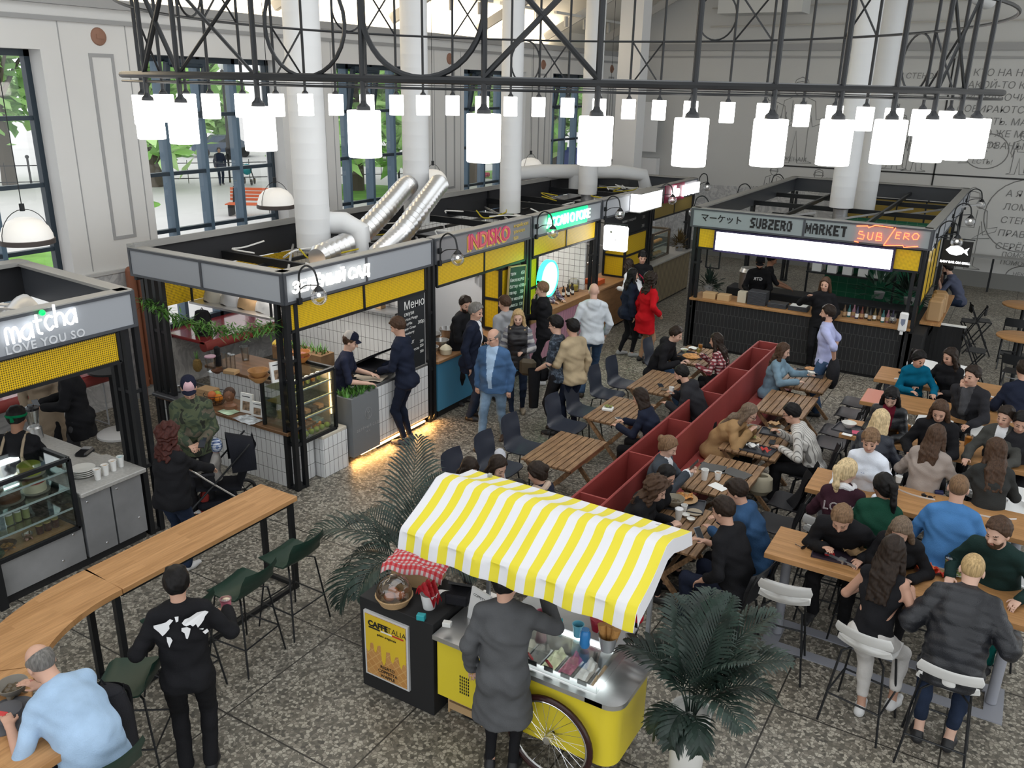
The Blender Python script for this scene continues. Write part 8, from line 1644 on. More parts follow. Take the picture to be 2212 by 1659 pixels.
b = MB(); b.grid(lambda u, v: ((u-.5)*.56, (v-.5)*.36, .215-.30*max(0, abs(u-.5)-.36)-.45*max(0, abs(v-.5)-.38)+.012*math.sin(u*12+v*7)+.01*math.sin(v*15)), 20, 14, .004); P('cloth', b, ramp_mat('gingham', lambda N, L, tc: (lambda a, c: mixc(N, L, 1.0, a, c, 'MULTIPLY'))(*[(lambda s, m_, q: (L.new(tc.outputs['Object'], s.inputs[0]), setattr(m_, 'operation', 'MULTIPLY_ADD'), setattr(m_.inputs[1], 'default_value', 22), setattr(m_.inputs[2], 'default_value', 50), setattr(q, 'operation', 'FRACT'), L.new(s.outputs[ax], m_.inputs[0]), L.new(m_.outputs[0], q.inputs[0]), ramp(N, L, q.outputs[0], [(0, (.75, .70, .70)), (.5, (.72, .16, .18))], True))[-1])(N.new('ShaderNodeSeparateXYZ'), N.new('ShaderNodeMath'), N.new('ShaderNodeMath')) for ax in (0, 1)]), .8), t)
t = T('cash_register', 'black till with a curling receipt on the black counter', 'till', (-3.474, 5.047)+(.9,), .3); b = MB(); b.box((-.10, -.1, 0), (.10, .1, .1), bv=.015); P('body', b, BK2, t); b = MB(); b.X = MX.Translation((.02, .06, .1)) @ MX.Rotation(.9, 4, 'X'); b.box((-.1, -.01, 0), (.1, .01, .15)); P('screen', b, PHB, t)
b = MB(); b.grid(lambda u, v: ((u-.5)*.06-.10-.10*v, -.05-.14*v, .11+.05*math.sin(v*PI)-.08*v), 3, 14, .001); P('receipt', b, M_paper, t)
t = T('price_card', 'white framed price card standing beside the grey-coated person', 'menu card', (-3.220, 4.931)+(.84,), -.25); b = MB(); b.X = MX.Rotation(-.2, 4, 'X'); b.box((-.11, -.01, 0), (.11, .01, .28)); P('frame', b, M_white, t); text_mesh('lettering', 'COPPETTA', .032, M_blackm, t, (0, .034, .22), (1, 0, 0), (0, .2, 1), .001); text_mesh('lettering', 'o cono 150', .022, M_blackm, t, (0, .030, .18), (1, 0, 0), (0, .2, 1), .001)
bx('card_stand', 'teal card stand by the white bucket on the black counter', 'card stand', (.07, .05, .05), C_('teal_card', (.03, .36, .40), .4), (-3.577, 4.653), .9, .3); bx('card_stand', 'white slips in a small stand at the front edge of the black counter', 'card stand', (.07, .05, .04), M_paper, (-3.350, 4.695), .9, .3)
bx('card_stand', 'teal card leaning at the grey coat on the cart', 'card stand', (.09, .02, .06), C_('teal_card', (.03, .36, .40), .4), (-2.889, 5.034), 1.045, -.2); bx('card_stand', 'teal card at the back edge of the cart shelf', 'card stand', (.09, .02, .06), C_('teal_card', (.03, .36, .40), .4), (-2.526, 5.024), 1.045, -.2)
it('ice_bucket', 'metal bucket of waffle cones on the cart', 'bucket', [(.05, 0), (.075, .13), (.08, .13), (.07, .125), (0, .02)], M_galv, (-2.059, 4.935), 1.045)
for k, l in ((0, 'left'), (1, 'middle'), (2, 'right')): b = MB(); b.cyl((0, 0, .02), (.03*(k-1), .01, .19), .02, .034, 14); O('waffle_cone', b, mat('cone', (.42, .21, .06), .6, bump=(60, .5)), 'waffle cone in the metal bucket, %s one' % l, 'cone', tuple(V((-2.059, 4.935)+(1.05,))+V((.03*(k-1), .02*(k % 2), 0))))
it('tumbler', 'metallic blue shaker on the cart shelf', 'tumbler', [(.034, 0), (.04, .02), (.04, .12), (.028, .14), (.03, .15), (0, .15)], C_('blue_metal', (.03, .20, .50), .25), (-2.219, 4.878), 1.045); cup('light blue cup holding white paper on the cart shelf', (-2.322, 4.966), 1.045, C_('cup_blue', (.16, .48, .62), .4), .10, .045); it('bucket', 'red tub behind the light blue cup on the cart', 'bucket', [(.05, 0), (.07, .11), (0, .11)], C_('tub_red', (.35, .01, .03), .4), (-2.226, 5.125), 1.045); cup('pink cup beside the raised hand at the cart', (-2.633, 4.956), 1.045, C_('cup_pink', (.55, .16, .22), .4), .1, .045)
# ---- corner kiosk goods
t = T('display_case', 'lit glass fruit case with black frame at the corner post', 'display case', (-7.66, 7.46, .62)); case(t, .27, .37, .84, (.3, .5, .69))
b = MB(); b.box((-.26, .33, .03), (.2, .35, .8)); P('back_panel', b, C_('case_back', (.5, .4, .3), .5), t); b = MB(); b.box((.22, .33, .2), (.235, .345, .78)); P('led_strip', b, M_ledw, t); b = MB(); b.box((.2, -.35, .285), (.22, .35, .292)); b.box((.2, -.35, .485), (.22, .35, .492)); b.box((.2, -.35, .675), (.22, .35, .682)); P('shelf_light', b, M_ledw, t)
area('fruit_light', (-7.5, 7.46, 1.42), (0, math.radians(25), 0), .06, .6, 5, (1, .78, .5))
OR = C_('orange_fruit', (.72, .24, .02), .5); AP = C_('green_apple', (.36, .46, .08), .4)
rg = random.Random(2); k = 0
NTH = 'first second third fourth fifth sixth seventh'.split()
for row, (dx, m_, nm, n) in enumerate(((.22, AP, 'apple', 7), (.14, OR, 'orange', 6), (.06, OR, 'orange', 5))):
 for j in range(n):
  b = MB(); r = .04 if nm == 'apple' else .045; b.ball((0, 0, r), r, 12, 8); o = O(nm, b, m_, ('green apple in the front row of the lit fruit case, %s from the corner post' if row == 0 else 'orange in the %s row of the lit fruit case, %s from the corner post') % ((NTH[j],) if row == 0 else (('middle', 'back')[row-1], NTH[j])), nm, (-7.66+dx, 7.12+.098*j+.02*row, .65+.03*row), 0, 'fruit in the lit case')
def box_row(n, xy, z, d, nm, cat, ms, lab, grp, sz):
 for j in range(n): b = MB(); b.box((-sz[0]/2, -sz[1]/2, 0), (sz[0]/2, sz[1]/2, sz[2]), bv=.005); O(nm, b, ms[j % len(ms)], lab % NTH[j], cat, (xy[0]+d[0]*j, xy[1]+d[1]*j, z), 0, grp)
box_row(5, (-7.55, 7.2), .925, (0, .12), 'pastry_box', 'pastry box', [C_('pastry', (.42, .22, .12), .6), C_('truffle', (.07, .045, .035), .6)], 'pastry box on the middle shelf of the lit fruit case, %s from the post', 'pastry boxes in the lit case', (.12, .09, .05))
for j in range(6): cup('small juice tub on the top shelf of the lit fruit case, %s from the post' % NTH[j], (-7.52, 7.18+.1*j), 1.315, CLR, .09, .036, M_paper, 'juice_tub', (JU, C_('lime', (.42, .46, .12), .25))[j % 2])
bx('salad_tray', 'wide glass tray on the lower shelf of the lit fruit case', 'tray', (.3, .5, .04), C_('tray_blue', (.2, .3, .33), .2), (-7.64, 7.46), 1.0-.26, 0)
WB = mat('wood_bowl', (.40, .20, .07), .5, noise=(9, .2))
bowl('wooden bowl on the fruit case, upper of a stack of two', (-7.752, 6.894), 1.525, .13, .10, WB); bowl('wooden bowl on the fruit case, lower of a stack of two', (-7.752, 6.894), 1.462, .13, .09, WB)
bowl('orange wooden bowl with a mango at the back of the fruit case', (-7.903, 7.784), 1.53, .12, .08, C_('bowl_orange', (.55, .22, .06), .4), C_('mango', (.4, .1, .05), .4)); bowl('orange wooden bowl under the mango bowl', (-7.903, 7.784), 1.462, .12, .09, C_('bowl_orange', (.55, .22, .06), .4))
def books(lab, xy, z, sz, rz, c, pr, lean=-.15):
 t = T('book', lab, 'book', (xy[0], xy[1], z), rz); b = MB(); b.X = MX.Rotation(lean, 4, 'X'); b.box((-sz[0]/2, -sz[1]/2, .002), (sz[0]/2, sz[1]/2, sz[2])); P('cover', b, c, t); b = MB(); b.X = MX.Rotation(lean, 4, 'X'); b.box((-sz[0]*.3, -sz[1]/2-.002, sz[2]*.15), (sz[0]*.3, -sz[1]/2, sz[2]*.6)); P('picture', b, pr, t); b = MB(); b.X = MX.Rotation(lean, 4, 'X'); b.box((-sz[0]*.35, -sz[1]/2-.002, sz[2]*.82), (sz[0]*.3, -sz[1]/2, sz[2]*.86)); P('title', b, BK2, t)
PX = mat('food_photo', (.25, .17, .11), .5, noise=(22, .8)); GX = mat('leaf_photo', (.05, .09, .05), .5, noise=(25, .8))
books('tall white cookbook standing on the corner kiosk counter', (-8.433, 7.240), .79, (.20, .03, .27), .1, M_paper, PX); books('white cookbook with a bowl photo, middle of three', (-8.211, 7.228), .79, (.19, .03, .20), .15, M_paper, PX); books('dark green cookbook leaning at the case, right of three', (-8.080, 7.316), .79, (.18, .03, .26), .2, C_('book_green', (.03, .05, .035), .5), GX); books('white album standing on top of the fruit case', (-7.569, 7.040), 1.46, (.17, .04, .26), 1.2, M_paper, PX)
paper('open_magazine', 'open magazine lying on the walnut counter', (-8.221, 7.063), .79, .36, .22, -.12, mat('magazine_print', (.42, .46, .5), .5, noise=(18, .6)), .012); paper('green_booklet', 'green and white booklet lying on the walnut counter', (-8.657, 7.130), .79, .24, .19, -.1, mat('booklet', (.45, .62, .45), .4, noise=(4, .5)), .006)
t = T('mannequin_bust', 'small bronze-toned bust beside the cookbooks', 'bust', (-8.743, 7.238)+(.79,)); b = MB(); b.lathe([(.09, 0), (.085, .05), (.045, .08), (.04, .12)], n=16); b.ball((0, 0, .19), (.065, .08, .095), 14, 10); b.ball((.055, -.05, .18), (.02, .02, .02)); P('head', b, C_('bronze_skin', (.22, .10, .055), .5), t); b = MB(); b.ball((-.012, .015, .21), (.072, .088, .09), 14, 10); P('hair', b, C_('bronze_dark', (.06, .03, .02), .6), t)
t = T('fruit_basket', 'round wire basket of citrus on the walnut counter', 'basket', (-9.036, 7.254)+(.79,)); b = MB()
for z, r in ((.01, .09), (.08, .14), (.15, .16)): b.tube([(r*math.cos(a), r*math.sin(a), z) for a in np.linspace(0, 2*PI, 25)[:-1]], .004, n=5, closed=True)
for a in np.linspace(0, 2*PI, 17)[:-1]: b.tube([(.09*math.cos(a), .09*math.sin(a), .01), (.14*math.cos(a), .14*math.sin(a), .08), (.16*math.cos(a), .16*math.sin(a), .15)], .003, n=4)
P('wire', b, M_black, t)
for k_, (nm, m_) in enumerate((('orange', OR), ('grapes', AP), ('grapefruit', C_('grapefruit', (.60, .16, .05), .5)))): b = MB(); b.ball((0, 0, 0), .06, 12, 8); O(nm, b, m_, nm+' in the round wire basket by the bust', nm, tuple(V((-9.036, 7.254)+(.88,))+V((.05*math.cos(k_*2.1), .05*math.sin(k_*2.1), .02*k_))))
t = T('tray_stand', 'black tray of upturned glasses at the far end of the tiled counter', 'tray', (-9.72, 7.1, .79)); b = MB(); b.box((-.3, -.14, .0), (.22, .2, .05), bv=.01); P('tray', b, C_('tray_dark', (.05, .05, .055), .4), t)
for j in range(6): it('glass_tumbler', 'upturned glass on the black tray, %s of six' % NTH[j], 'glass', [(.04, 0), (.033, .1), (0, .1)], CLR, (-9.9+.09*(j % 3), 7.08+.09*(j//3)), .84, 'upturned glasses on the black tray', 12)
for j in range(3): bx('kraft_box', 'kraft box in the pile behind the camouflage jacket, %s' % ('bottom', 'middle', 'top')[j], 'box', (.26, .18, .06), KR, (-9.22, 7.28), .79+.061*j, .05*j, 'kraft boxes')
t = T('pineapple', 'pineapple on the inner tiled counter', 'pineapple', (-9.868, 7.656)+(.99,)); b = MB(); b.lathe([(.03, 0), (.06, .04), (.068, .1), (.05, .17), (.02, .19)], n=16); P('fruit', b, mat('pineapple_skin', (.22, .14, .04), .7, bump=(60, .9)), t)
b = MB(); rg = random.Random(8)
for k_ in range(16): a = rg.uniform(0, 6.28); e = rg.uniform(.4, 1.4); d = V((math.cos(a)*math.cos(e), math.sin(a)*math.cos(e), math.sin(e)))*.14; q = V((-math.sin(a), math.cos(a), 0))*.01; b.add([V((0, 0, .18))-q, V((0, 0, .18))+q, V((0, 0, .18))+d], [(0, 1, 2)])
P('crown', b, M_leafg, t, smooth=0)
it('canister', 'clear canister with a pink lid on the inner counter', 'canister', [(.06, 0), (.075, .22), (0, .22)], CLR, (-9.710, 7.765), .99, parts=(('lid', [(.08, .22), (.08, .235), (0, .235)], C_('lid_pink', (.6, .35, .45), .4)),)); it('coffee_grinder', 'black and steel grinder on the inner counter', 'grinder', [(.05, 0), (.05, .16), (.04, .17), (.045, .28), (.02, .3), (0, .3)], BK2, (-9.831, 7.995), .99)
for j in range(3): it('cup_stack', 'tall stack of clear plastic cups, %s of three' % NTH[j], 'cups', [(.035, 0), (.042, .24), (0, .24)], CLR, ((-9.668, 7.975)[0]+.09*j, (-9.668, 7.975)[1]), .99, 'clear cup stacks')
bowl('dark wooden bowl at the edge of the inner counter', (-9.574, 7.757), .99, .09, .05, C_('bowl_dark', (.12, .05, .025), .5)); bx('punnet', 'wooden punnet on the inner counter', 'punnet', (.2, .13, .05), mat('crate_pine', (.50, .33, .17), .7), (-9.411, 7.868), .99, .2); it('blender_jug', 'clear blender jug behind the punnet', 'jug', [(.05, 0), (.075, .22), (.07, .22), (.045, .01), (0, .01)], CLR, (-9.707, 8.407), .99)
t = T('planter_crate', 'long old wooden crate with greens and bananas behind the jugs', 'crate', (-8.95, 8.85, .99), .0); b = MB(); b.box((-.5, -.14, 0), (.5, .14, .2)); P('crate', b, mat('old_wood', (.20, .12, .06), .8, noise=(5, .3)), t); b = MB()
for k_ in range(90): a = rg.uniform(0, 6.28); p0 = V((rg.uniform(-.42, .45), rg.uniform(-.1, .1), .19)); d = V((math.cos(a)*.1, math.sin(a)*.1, .13)); q = V((-math.sin(a), math.cos(a), 0))*.012; b.add([p0-q, p0+q, p0+d], [(0, 1, 2)])
P('greens', b, M_leafg, t, smooth=0)
for k_ in range(5): b = MB(); b.tube(bez([(0, 0, .0), (.04, .05, .05), (.10, .06, .06), (.16, .03, .03)], 4), .02, n=7, rs=[.006]+[.02]*11+[.007]); O('banana', b, C_('banana', (.60, .42, .06), .5), 'banana of the bunch in the long crate, %s from the left' % NTH[k_], 'banana', (-9.45+.03*k_, 8.72+.02*k_, 1.20), .5+.14*k_, 'bunch of bananas')
b = MB(); rg = random.Random(6)
for k_ in range(900):
 u = rg.random(); x = -9.98+2.55*u; z = 2.17+.06*u-.20*math.sin(PI*u)+rg.gauss(0, .035); a = rg.uniform(0, 6.28); s_ = rg.uniform(.08, .17); d = V((math.cos(a), .8*math.sin(a), rg.uniform(-.9, .5)))*s_; p0 = V((x, 6.97+rg.gauss(0, .03), z)); q = d.cross(V((0, 0, 1))).normalized()*.011
 b.add([p0, p0+d*.4+q, p0+d, p0+d*.4-q], [(0, 1, 2, 3)])
O('fern_garland', b, M_leafg, 'green fern garland strung under the side fascia of the corner kiosk', 'garland')
t = T('hanging_shelf', 'steel shelf with bags hung inside the corner kiosk', 'shelf', (-9.2, 7.9, 2.0)); b = MB(); b.box((-.7, -.25, 0), (.9, .25, .03)); P('board', b, M_steel, t); b = MB()
for x in (-.68, .88): b.bar((x, -.2, 0), (x, -.2, .5), .025); b.bar((x, .2, 0), (x, .2, .5), .025)
P('hanger', b, M_black, t)
for j in range(4): b = MB(); b.grid(lambda u, v: ((.17+.02*j)*math.cos(PI*2*u)*(1-.4*v), .12*math.sin(PI*2*u)*(1-.4*v), .24*v+.02*math.sin(u*20+v*9)), 18, 6); b.ball((0, 0, .22), (.1, .07, .04)); O('bag', b, (C_('bag_cream', (.5, .46, .38), .8), C_('foil_bag', (.45, .45, .46), .35), KR, C_('plastic_white', (.6, .6, .6), .4))[j], ('cream sack', 'crumpled silver bag', 'brown paper bag', 'white plastic bag')[j]+' on the hanging shelf of the corner kiosk', 'bag', (-9.65+.36*j, 7.88, 2.03))
t = T('wall_shelf', 'dark steel wall shelf with tubs on the tiled wall of the corner kiosk', 'shelf', (-8.3, 9.68, 1.75)); b = MB(); b.box((-.9, -.16, 0), (.6, .14, .03)); P('board', b, M_galv, t)
for j, (m_, l) in enumerate(((M_paper, 'translucent white tub'), (KR, 'stack of brown paper pots'), (BK2, 'dark tin'))): bx('storage_tub', l+' on the steel wall shelf', 'tub', (.3, .2, .15) if j == 0 else (.12, .12, .18), m_, (-8.55+.45*j, 9.67), 1.78)
t = T('grill', 'black countertop grill with its lid up in the corner kiosk', 'grill', (-7.75, 9.05, 1.0)); b = MB(); b.box((-.2, -.25, 0), (.2, .25, .12)); P('body', b, BK2, t); b = MB(); b.X = MX.Translation((-.18, 0, .12)) @ MX.Rotation(-.5, 4, 'Y'); b.box((0, -.25, 0), (.4, .25, .03)); P('lid', b, PHB, t)
paper('wrapping_sheets', 'pile of white wrapping sheets on the corner kiosk counter', (-7.6, 8.78), 1.0, .45, .3, .2, C_('sheet_cream', (.5, .44, .36), .8), .02); t = T('tablet_stand', 'black tablet on a stand before the kiosk worker', 'tablet', (-7.62, 8.45, 1.0), 2.2); b = MB(); b.X = MX.Translation((0, 0, .08)) @ MX.Rotation(-.7, 4, 'X'); b.box((-.14, -.01, 0), (.14, .01, .2)); P('screen', b, PHB, t); b = MB(); b.box((-.05, -.05, 0), (.05, .06, .1)); P('foot', b, M_black, t)
# ---- goods of the other kiosks
LXc = LX-.25; GC = C_('cake_green', (.28, .32, .03), .5); CR_ = C_('cake_cream', (.70, .62, .45), .5); BR = C_('cake_brown', (.12, .055, .03), .6); RT = C_('cake_red', (.50, .05, .04), .4)
def cake(lab, y, z, m, m2, x=LXc, r=.11): it('cake', lab, 'cake', [(r, .012), (r, .095), (r*.9, .105), (0, .105)], m, (x, y), z, None, 24, (('topping', [(r*.98, .106), (r*.8, .118), (0, .118)], m2), ('plate', [(r*1.25, 0), (r*1.3, .01), (0, .01)], CERG)))
cake('green glazed cake on the top shelf of the cake case, right', 4.2, 1.165, GC, GC); cake('brown tart on the top shelf of the cake case, middle', 3.75, 1.165, BR, SAL, r=.12); cake('chocolate slab cake on the middle shelf of the cake case', 3.95, .965, BR, BR); cake('strawberry topped cream cake on the middle shelf, right', 4.22, .965, CR_, RT); cake('red topped cream cake at the left of the middle shelf', 3.66, .965, CR_, RT); cake('yellow-green cake on the lower shelf, left', 3.66, .735, GC, GC)
for j in range(3): it('jar', 'pale green jar on the lower shelf of the cake case, %s of three' % NTH[j], 'jar', [(.035, 0), (.037, .1), (0, .1)], C_('matcha_jar', (.32, .34, .14), .4), (LXc+.03, 3.9+.085*j), .735, 'pale green jars', 14, (('lid', [(.036, .1), (.036, .115), (0, .115)], M_paper),)); it('jar', 'dark jar with a gold lid on the case floor, %s of three' % NTH[j], 'jar', [(.035, 0), (.038, .09), (0, .09)], C_('jar_dark', ((.07, .02, .02), (.05, .04, .03), (.05, .07, .02))[j], .3), (LXc+.06, 4.16+.085*j), .515, 'dark jars', 14, (('lid', [(.036, .09), (.036, .105), (0, .105)], C_('gold_lid', (.5, .38, .15), .3)),))
bowl('brown bowl of nuts on the floor of the cake case', (LXc+.08, 3.8), .515, .10, .06, C_('bowl_dark', (.12, .05, .025), .5), PZ); bowl('small pot of pink dessert on the case floor', (LXc+.08, 4.02), .515, .055, .07, CLR, C_('pink_cream', (.6, .3, .25), .5)); b = MB(); b.ball((0, 0, .02), (.12, .14, .07), 12, 7); O('moss', b, GX, 'clump of green moss at the left end of the cake case', 'moss', (LXc+.1, 3.62, .51))
for j in range(4): it('plate', 'white plate in the stack on the steel counter, %s from the bottom' % NTH[j], 'plate', [(.08, 0), (.13, .02), (.125, .024), (0, .012)], CER, (-8.319, 4.822), .872+.022*j, 'plate stack on the steel counter', 24)
for j, (x, y) in enumerate(((212, 1036), (228, 1026), (243, 1020), (260, 1016))): cup('white cup holding %s at the steel counter edge, %s from the plates' % (('a cookie', 'wooden spoons', 'wooden sticks', 'teal straws')[j], NTH[j]), AT(x,y,.87) if 0 else tuple((V((-8.086, 4.837))*(1-j/3)+V((-8.170, 5.179))*(j/3))), .872, M_paper, .12, .04, None, 'paper_cup', (KR, C_('stick', (.55, .38, .22), .7), C_('stick', (.55, .38, .22), .7), C_('teal_straw', (.05, .3, .36), .4))[j])
t = T('card_terminal', 'black card terminal on the steel counter', 'card terminal', (-8.775, 5.140)+(.872,), .5); b = MB(); b.box((-.07, -.11, 0), (.07, .11, .07), bv=.02); P('body', b, PHB, t); b = MB(); b.box((-.05, .02, .07), (.05, .09, .075)); P('screen', b, M_galv, t)
t = T('blender', 'steel blender with a clear jug at the left kiosk', 'blender', (-9.666, 5.098)+(.9,)); b = MB(); b.lathe([(.085, 0), (.08, .13), (.06, .15), (0, .15)], n=20); P('base', b, M_steel, t); b = MB(); b.lathe([(.055, .16), (.085, .36), (.08, .36), (.05, .17)], n=20, caps=False); P('jug', b, CLR, t); b = MB(); b.lathe([(.088, .36), (.085, .385), (.04, .40), (.035, .42), (0, .42)], n=20); P('lid', b, PHB, t)
STL = mat('pot_steel', (.5, .5, .5), .3, metal=.9)
for j, (x, y, r, h, f, l) in enumerate(((-7.62, 10.28, .13, .15, C_('soup_cream', (.62, .36, .18), .4), 'steel pot of creamy soup nearest the post'), (-7.66, 10.62, .13, .17, SAL, 'steel pot heaped with green salad'), (-7.95, 10.75, .16, .20, ND, 'wide steel pot before the cook'), (-7.9, 11.15, .15, .2, ND, 'steel pot behind the grey-haired person'), (-7.55, 10.95, .13, .12, CR_, 'pale bowl of rice on the wooden top'))):
 bowl(l+' at the curry kiosk', (x, y), .955, r, h, STL if j < 4 else CER, f)
it('pan', 'small yellow pot with a round lid on the curry counter', 'pot', [(.09, 0), (.10, .08), (.07, .12), (.02, .15), (0, .16)], CR_, (-7.48, 10.5), .955); it('casserole', 'red cast iron casserole on the curry counter', 'pot', [(.13, 0), (.15, .03), (.15, .12), (.12, .15), (.03, .17), (0, .19)], C_('cast_red', (.50, .012, .01), .3), (-7.62, 11.5), .955); bx('meat_tray', 'tray of red meat at the curry kiosk', 'tray', (.3, .3, .06), C_('meat', (.28, .06, .06), .5), (-8.0, 10.3), .955)
t = T('knife_rack', 'dark wooden knife rack with a cleaver on the white kitchen wall', 'knife rack', (-8.5, 12.72, 1.72)); b = MB(); b.box((-.35, -.03, 0), (.3, 0, .05)); P('rack', b, C_('rack', (.06, .05, .05), .5), t)
for k_, (x, z, w_, h_) in enumerate(((-.28, -.06, .22, .10), (-.02, -.05, .04, .26), (.12, -.14, .03, .16), (.22, -.2, .06, .22))): b = MB(); b.box((x, -.04, z), (x+w_, -.032, z+h_)); P('knife', b, M_galv if k_ else BK2, t)
for j in range(5): it('bottle', 'dark bottle with a white label by the glass jar, %s of five' % NTH[j], 'bottle', [(.03, 0), (.03, .14), (.012, .18), (.012, .23), (0, .23)], C_('bottle_dark', (.02, .012, .01), .2), (-7.62+.07*(j % 2), 14.75+.09*j), 1.02, 'dark bottles on the pink counter', 14, (('label', [(.0305, .04), (.0305, .1)], M_paper),))
it('glass_jar', 'big clear jar of lemons on the pink counter', 'jar', [(.11, 0), (.12, .05), (.12, .22), (.08, .25), (0, .25)], CLR, (-7.7, 15.35), 1.02, parts=(('lemons', [(.09, .02), (.1, .12), (0, .14)], C_('lemon', (.5, .4, .05), .5)),)); bx('grey_box', 'dark grey box with ribbed sides on the pink counter', 'box', (.3, .42, .2), C_('box_slate', (.07, .08, .09), .6), (-7.68, 13.75), 1.02)
def bush(lab, x, y, z, r, h, seed, m=M_leafg, pot=True, n=120, lw=.022):
 rg = random.Random(seed); t = T('potted_plant', lab, 'plant', (x, y, z))
 b = MB(); b.lathe([(.08, 0), (.11, .14), (.1, .14), (0, .12)], n=16); P('pot', b, C_('pot_grey', (.25, .25, .25), .6), t); b = MB()
 for k_ in range(n): a = rg.uniform(0, 6.28); e = rg.uniform(-.1, 1.4); L_ = rg.uniform(.4, 1)*r; d = V((math.cos(a)*math.cos(e)*L_, math.sin(a)*math.cos(e)*L_, math.sin(e)*h*rg.uniform(.5, 1))); q = V((-math.sin(a), math.cos(a), .2))*lw; p0 = V((0, 0, .13))+d*rg.uniform(.2, .6); b.add([p0, p0+d*.3+q, p0+d*.6-V((0, 0, .03)), p0+d*.3-q], [(0, 1, 2, 3)])
 P('foliage', b, m, t, smooth=0)
bush('green pot plant below the round green sign', -7.5, 13.3, 1.02, .2, .2, 1); bush('leafy plant on the far slatted counter, left of the bun case', -7.6, 18.9, 1.06, .3, .5, 2, M_leaf); bush('brownish plant on the far slatted counter, right of the bun case', -7.5, 20.9, 1.06, .3, .5, 3, mat('leaf_brown', (.09, .06, .02), .5, noise=(9, .5))); bush('dark plant on the left end of the dark kiosk counter', -5.3, 16.75, 1.04, .35, .5, 4, M_leaf)
bush('big fan-leaved plant behind the bottles of the dark kiosk', -2.3, 18.8, .95, .8, 1.0, 5, mat('leaf_fan', (.05, .11, .075), .45, noise=(9, .4)), True, 60, .05); bush('dark feathery plant at the wall side of the dark kiosk', -1.7, 18.6, .95, .65, .9, 6, M_leaf, True, 160, .025)
t = T('bun_case', 'lit glass case of buns on the far slatted counter', 'display case', (-7.8, 19.7, 1.07)); case(t, .25, .55, .62, (.3,), C_('case_wood', (.10, .08, .06), .5), .05); b = MB(); b.box((.2, -.5, .57), (.22, .5, .59)); P('led_strip', b, M_ledw, t)
for j in range(10): b = MB(); b.ball((0, 0, .04), (.07, .08, .05), 10, 6); O('bun', b, C_('bun_gold', (.60, .36, .14), .5), 'golden bun on the %s shelf of the bun case, %s from the aisle end' % (('lower', 'upper')[j//5], NTH[j % 5]), 'bun', (-7.72, 19.28+.2*(j % 5), 1.08+.305*(j//5)), 0, 'buns in the lit case')
for j in range(4): b = MB(); b.bar((0, 0, 0), (0, 0, -.32), .012); b.ball((0, -.02, -.35), (.045, .045, .03), 10, 6); O('ladle', b, M_chrome, 'steel ladle hanging under the chalk menu, %s of four' % NTH[j], 'ladle', (-7.9+.11*j, 16.2, 1.85-.05*(j % 2)), 0, 'hanging ladles')
b = MB(); b.box((-.3, -.01, 1.84), (.3, .01, 1.87)); O('ladle_rail', b, M_chrome, 'steel rail carrying the hanging ladles', 'rail', (-7.73, 16.22, 0)); bx('orange_tray', 'orange crate of food on the brown counter', 'crate', (.35, .3, .1), C_('tray_orange', (.65, .12, .03), .5), (-7.7, 16.35), 1.0)
for j, (x, w_) in enumerate(((-5.12, .26), (-4.83, .24))): bx('pine_box', 'pale pine box on the dark kiosk counter, %s' % ('left', 'right')[j], 'box', (w_, .2, .12), mat('crate_pine', (.50, .33, .17), .7), (x, 16.35), 1.04)
bx('napkin_box', 'cream napkin dispenser on the dark kiosk counter', 'dispenser', (.17, .16, .22), C_('cream_box', (.5, .46, .36), .6), (-4.48, 16.4), 1.04)
for j, (x, n) in enumerate(((-4.18, 12), (-3.78, 4), (-3.38, 4))):
 for k_ in range(n): bx('tray', 'slate tray of the %s stack on the dark kiosk counter, %d from the bottom' % (('tall', 'low middle', 'low right')[j], k_+1), 'tray', (.36, .28, .021), TR, (x, 16.42), 1.04+.022*k_, 0, 'tray stacks on the dark kiosk', .01)
paper('menu_sheet', 'printed menu sheet on the right tray stack', (-3.38, 16.4), 1.13, .3, .22, 0); bowl('white paper bowl on the dark kiosk counter', (-3.05, 16.36), 1.04, .06, .07, CER)
BC = [(.10, .06, .03), (.02, .10, .10), (.25, .12, .16), (.03, .03, .06), (.12, .03, .02), (.05, .04, .02), (.02, .02, .02), (.10, .07, .02)]
for j in range(12): it('bottle', 'sauce or beer bottle on the dark kiosk counter, %s from its tray end' % 'first second third fourth fifth sixth seventh eighth ninth tenth eleventh twelfth'.split()[j], 'bottle', [(.032, 0), (.032, .13), (.013, .18), (.013, .23), (0, .23)], C_('bottle_%d' % (j % 8), BC[j % 8], .25), (-2.55+.075*j, 16.38+.05*(j % 3)), 1.04, 'bottles on the dark kiosk counter', 12, (('label', [(.0325, .03), (.0325, .1)], M_paper if j % 2 else KR),))
for j in range(4): it('wine_glass', 'upturned wine glass near the sanitizer, %s of four' % NTH[j], 'glass', [(.03, 0), (.035, .06), (.01, .1), (.005, .16), (.03, .165)], CLR, (-1.75+.07*(j % 2), 16.4+.08*(j//2)), 1.04, 'upturned wine glasses', 12)
it('stock_pot', 'big steel stock pot with a black lid in the dark kiosk', 'pot', [(.22, 0), (.22, .36), (.24, .38), (.2, .46), (.05, .48), (0, .5)], STL, (-4.9, 18.3), .9); counter('dark back bench of the dark kiosk under the stock pot', -5.35, -1.5, 18.2, 18.75, .9, M_blackm, M_darkin, 0, 0)
t = T('shelf_rack', 'black shelf rack with boxes at the back of the dark kiosk', 'shelf', (-3.0, 19.3, 0)); b = MB()
for x in (-.9, .9): b.bar((x, 0, 0), (x, 0, 2.3), .04)
P('post', b, M_black, t)
for z in (1.25, 1.65): b = MB(); b.box((-.9, -.18, z), (.9, .18, z+.03)); P('shelf', b, M_black, t)
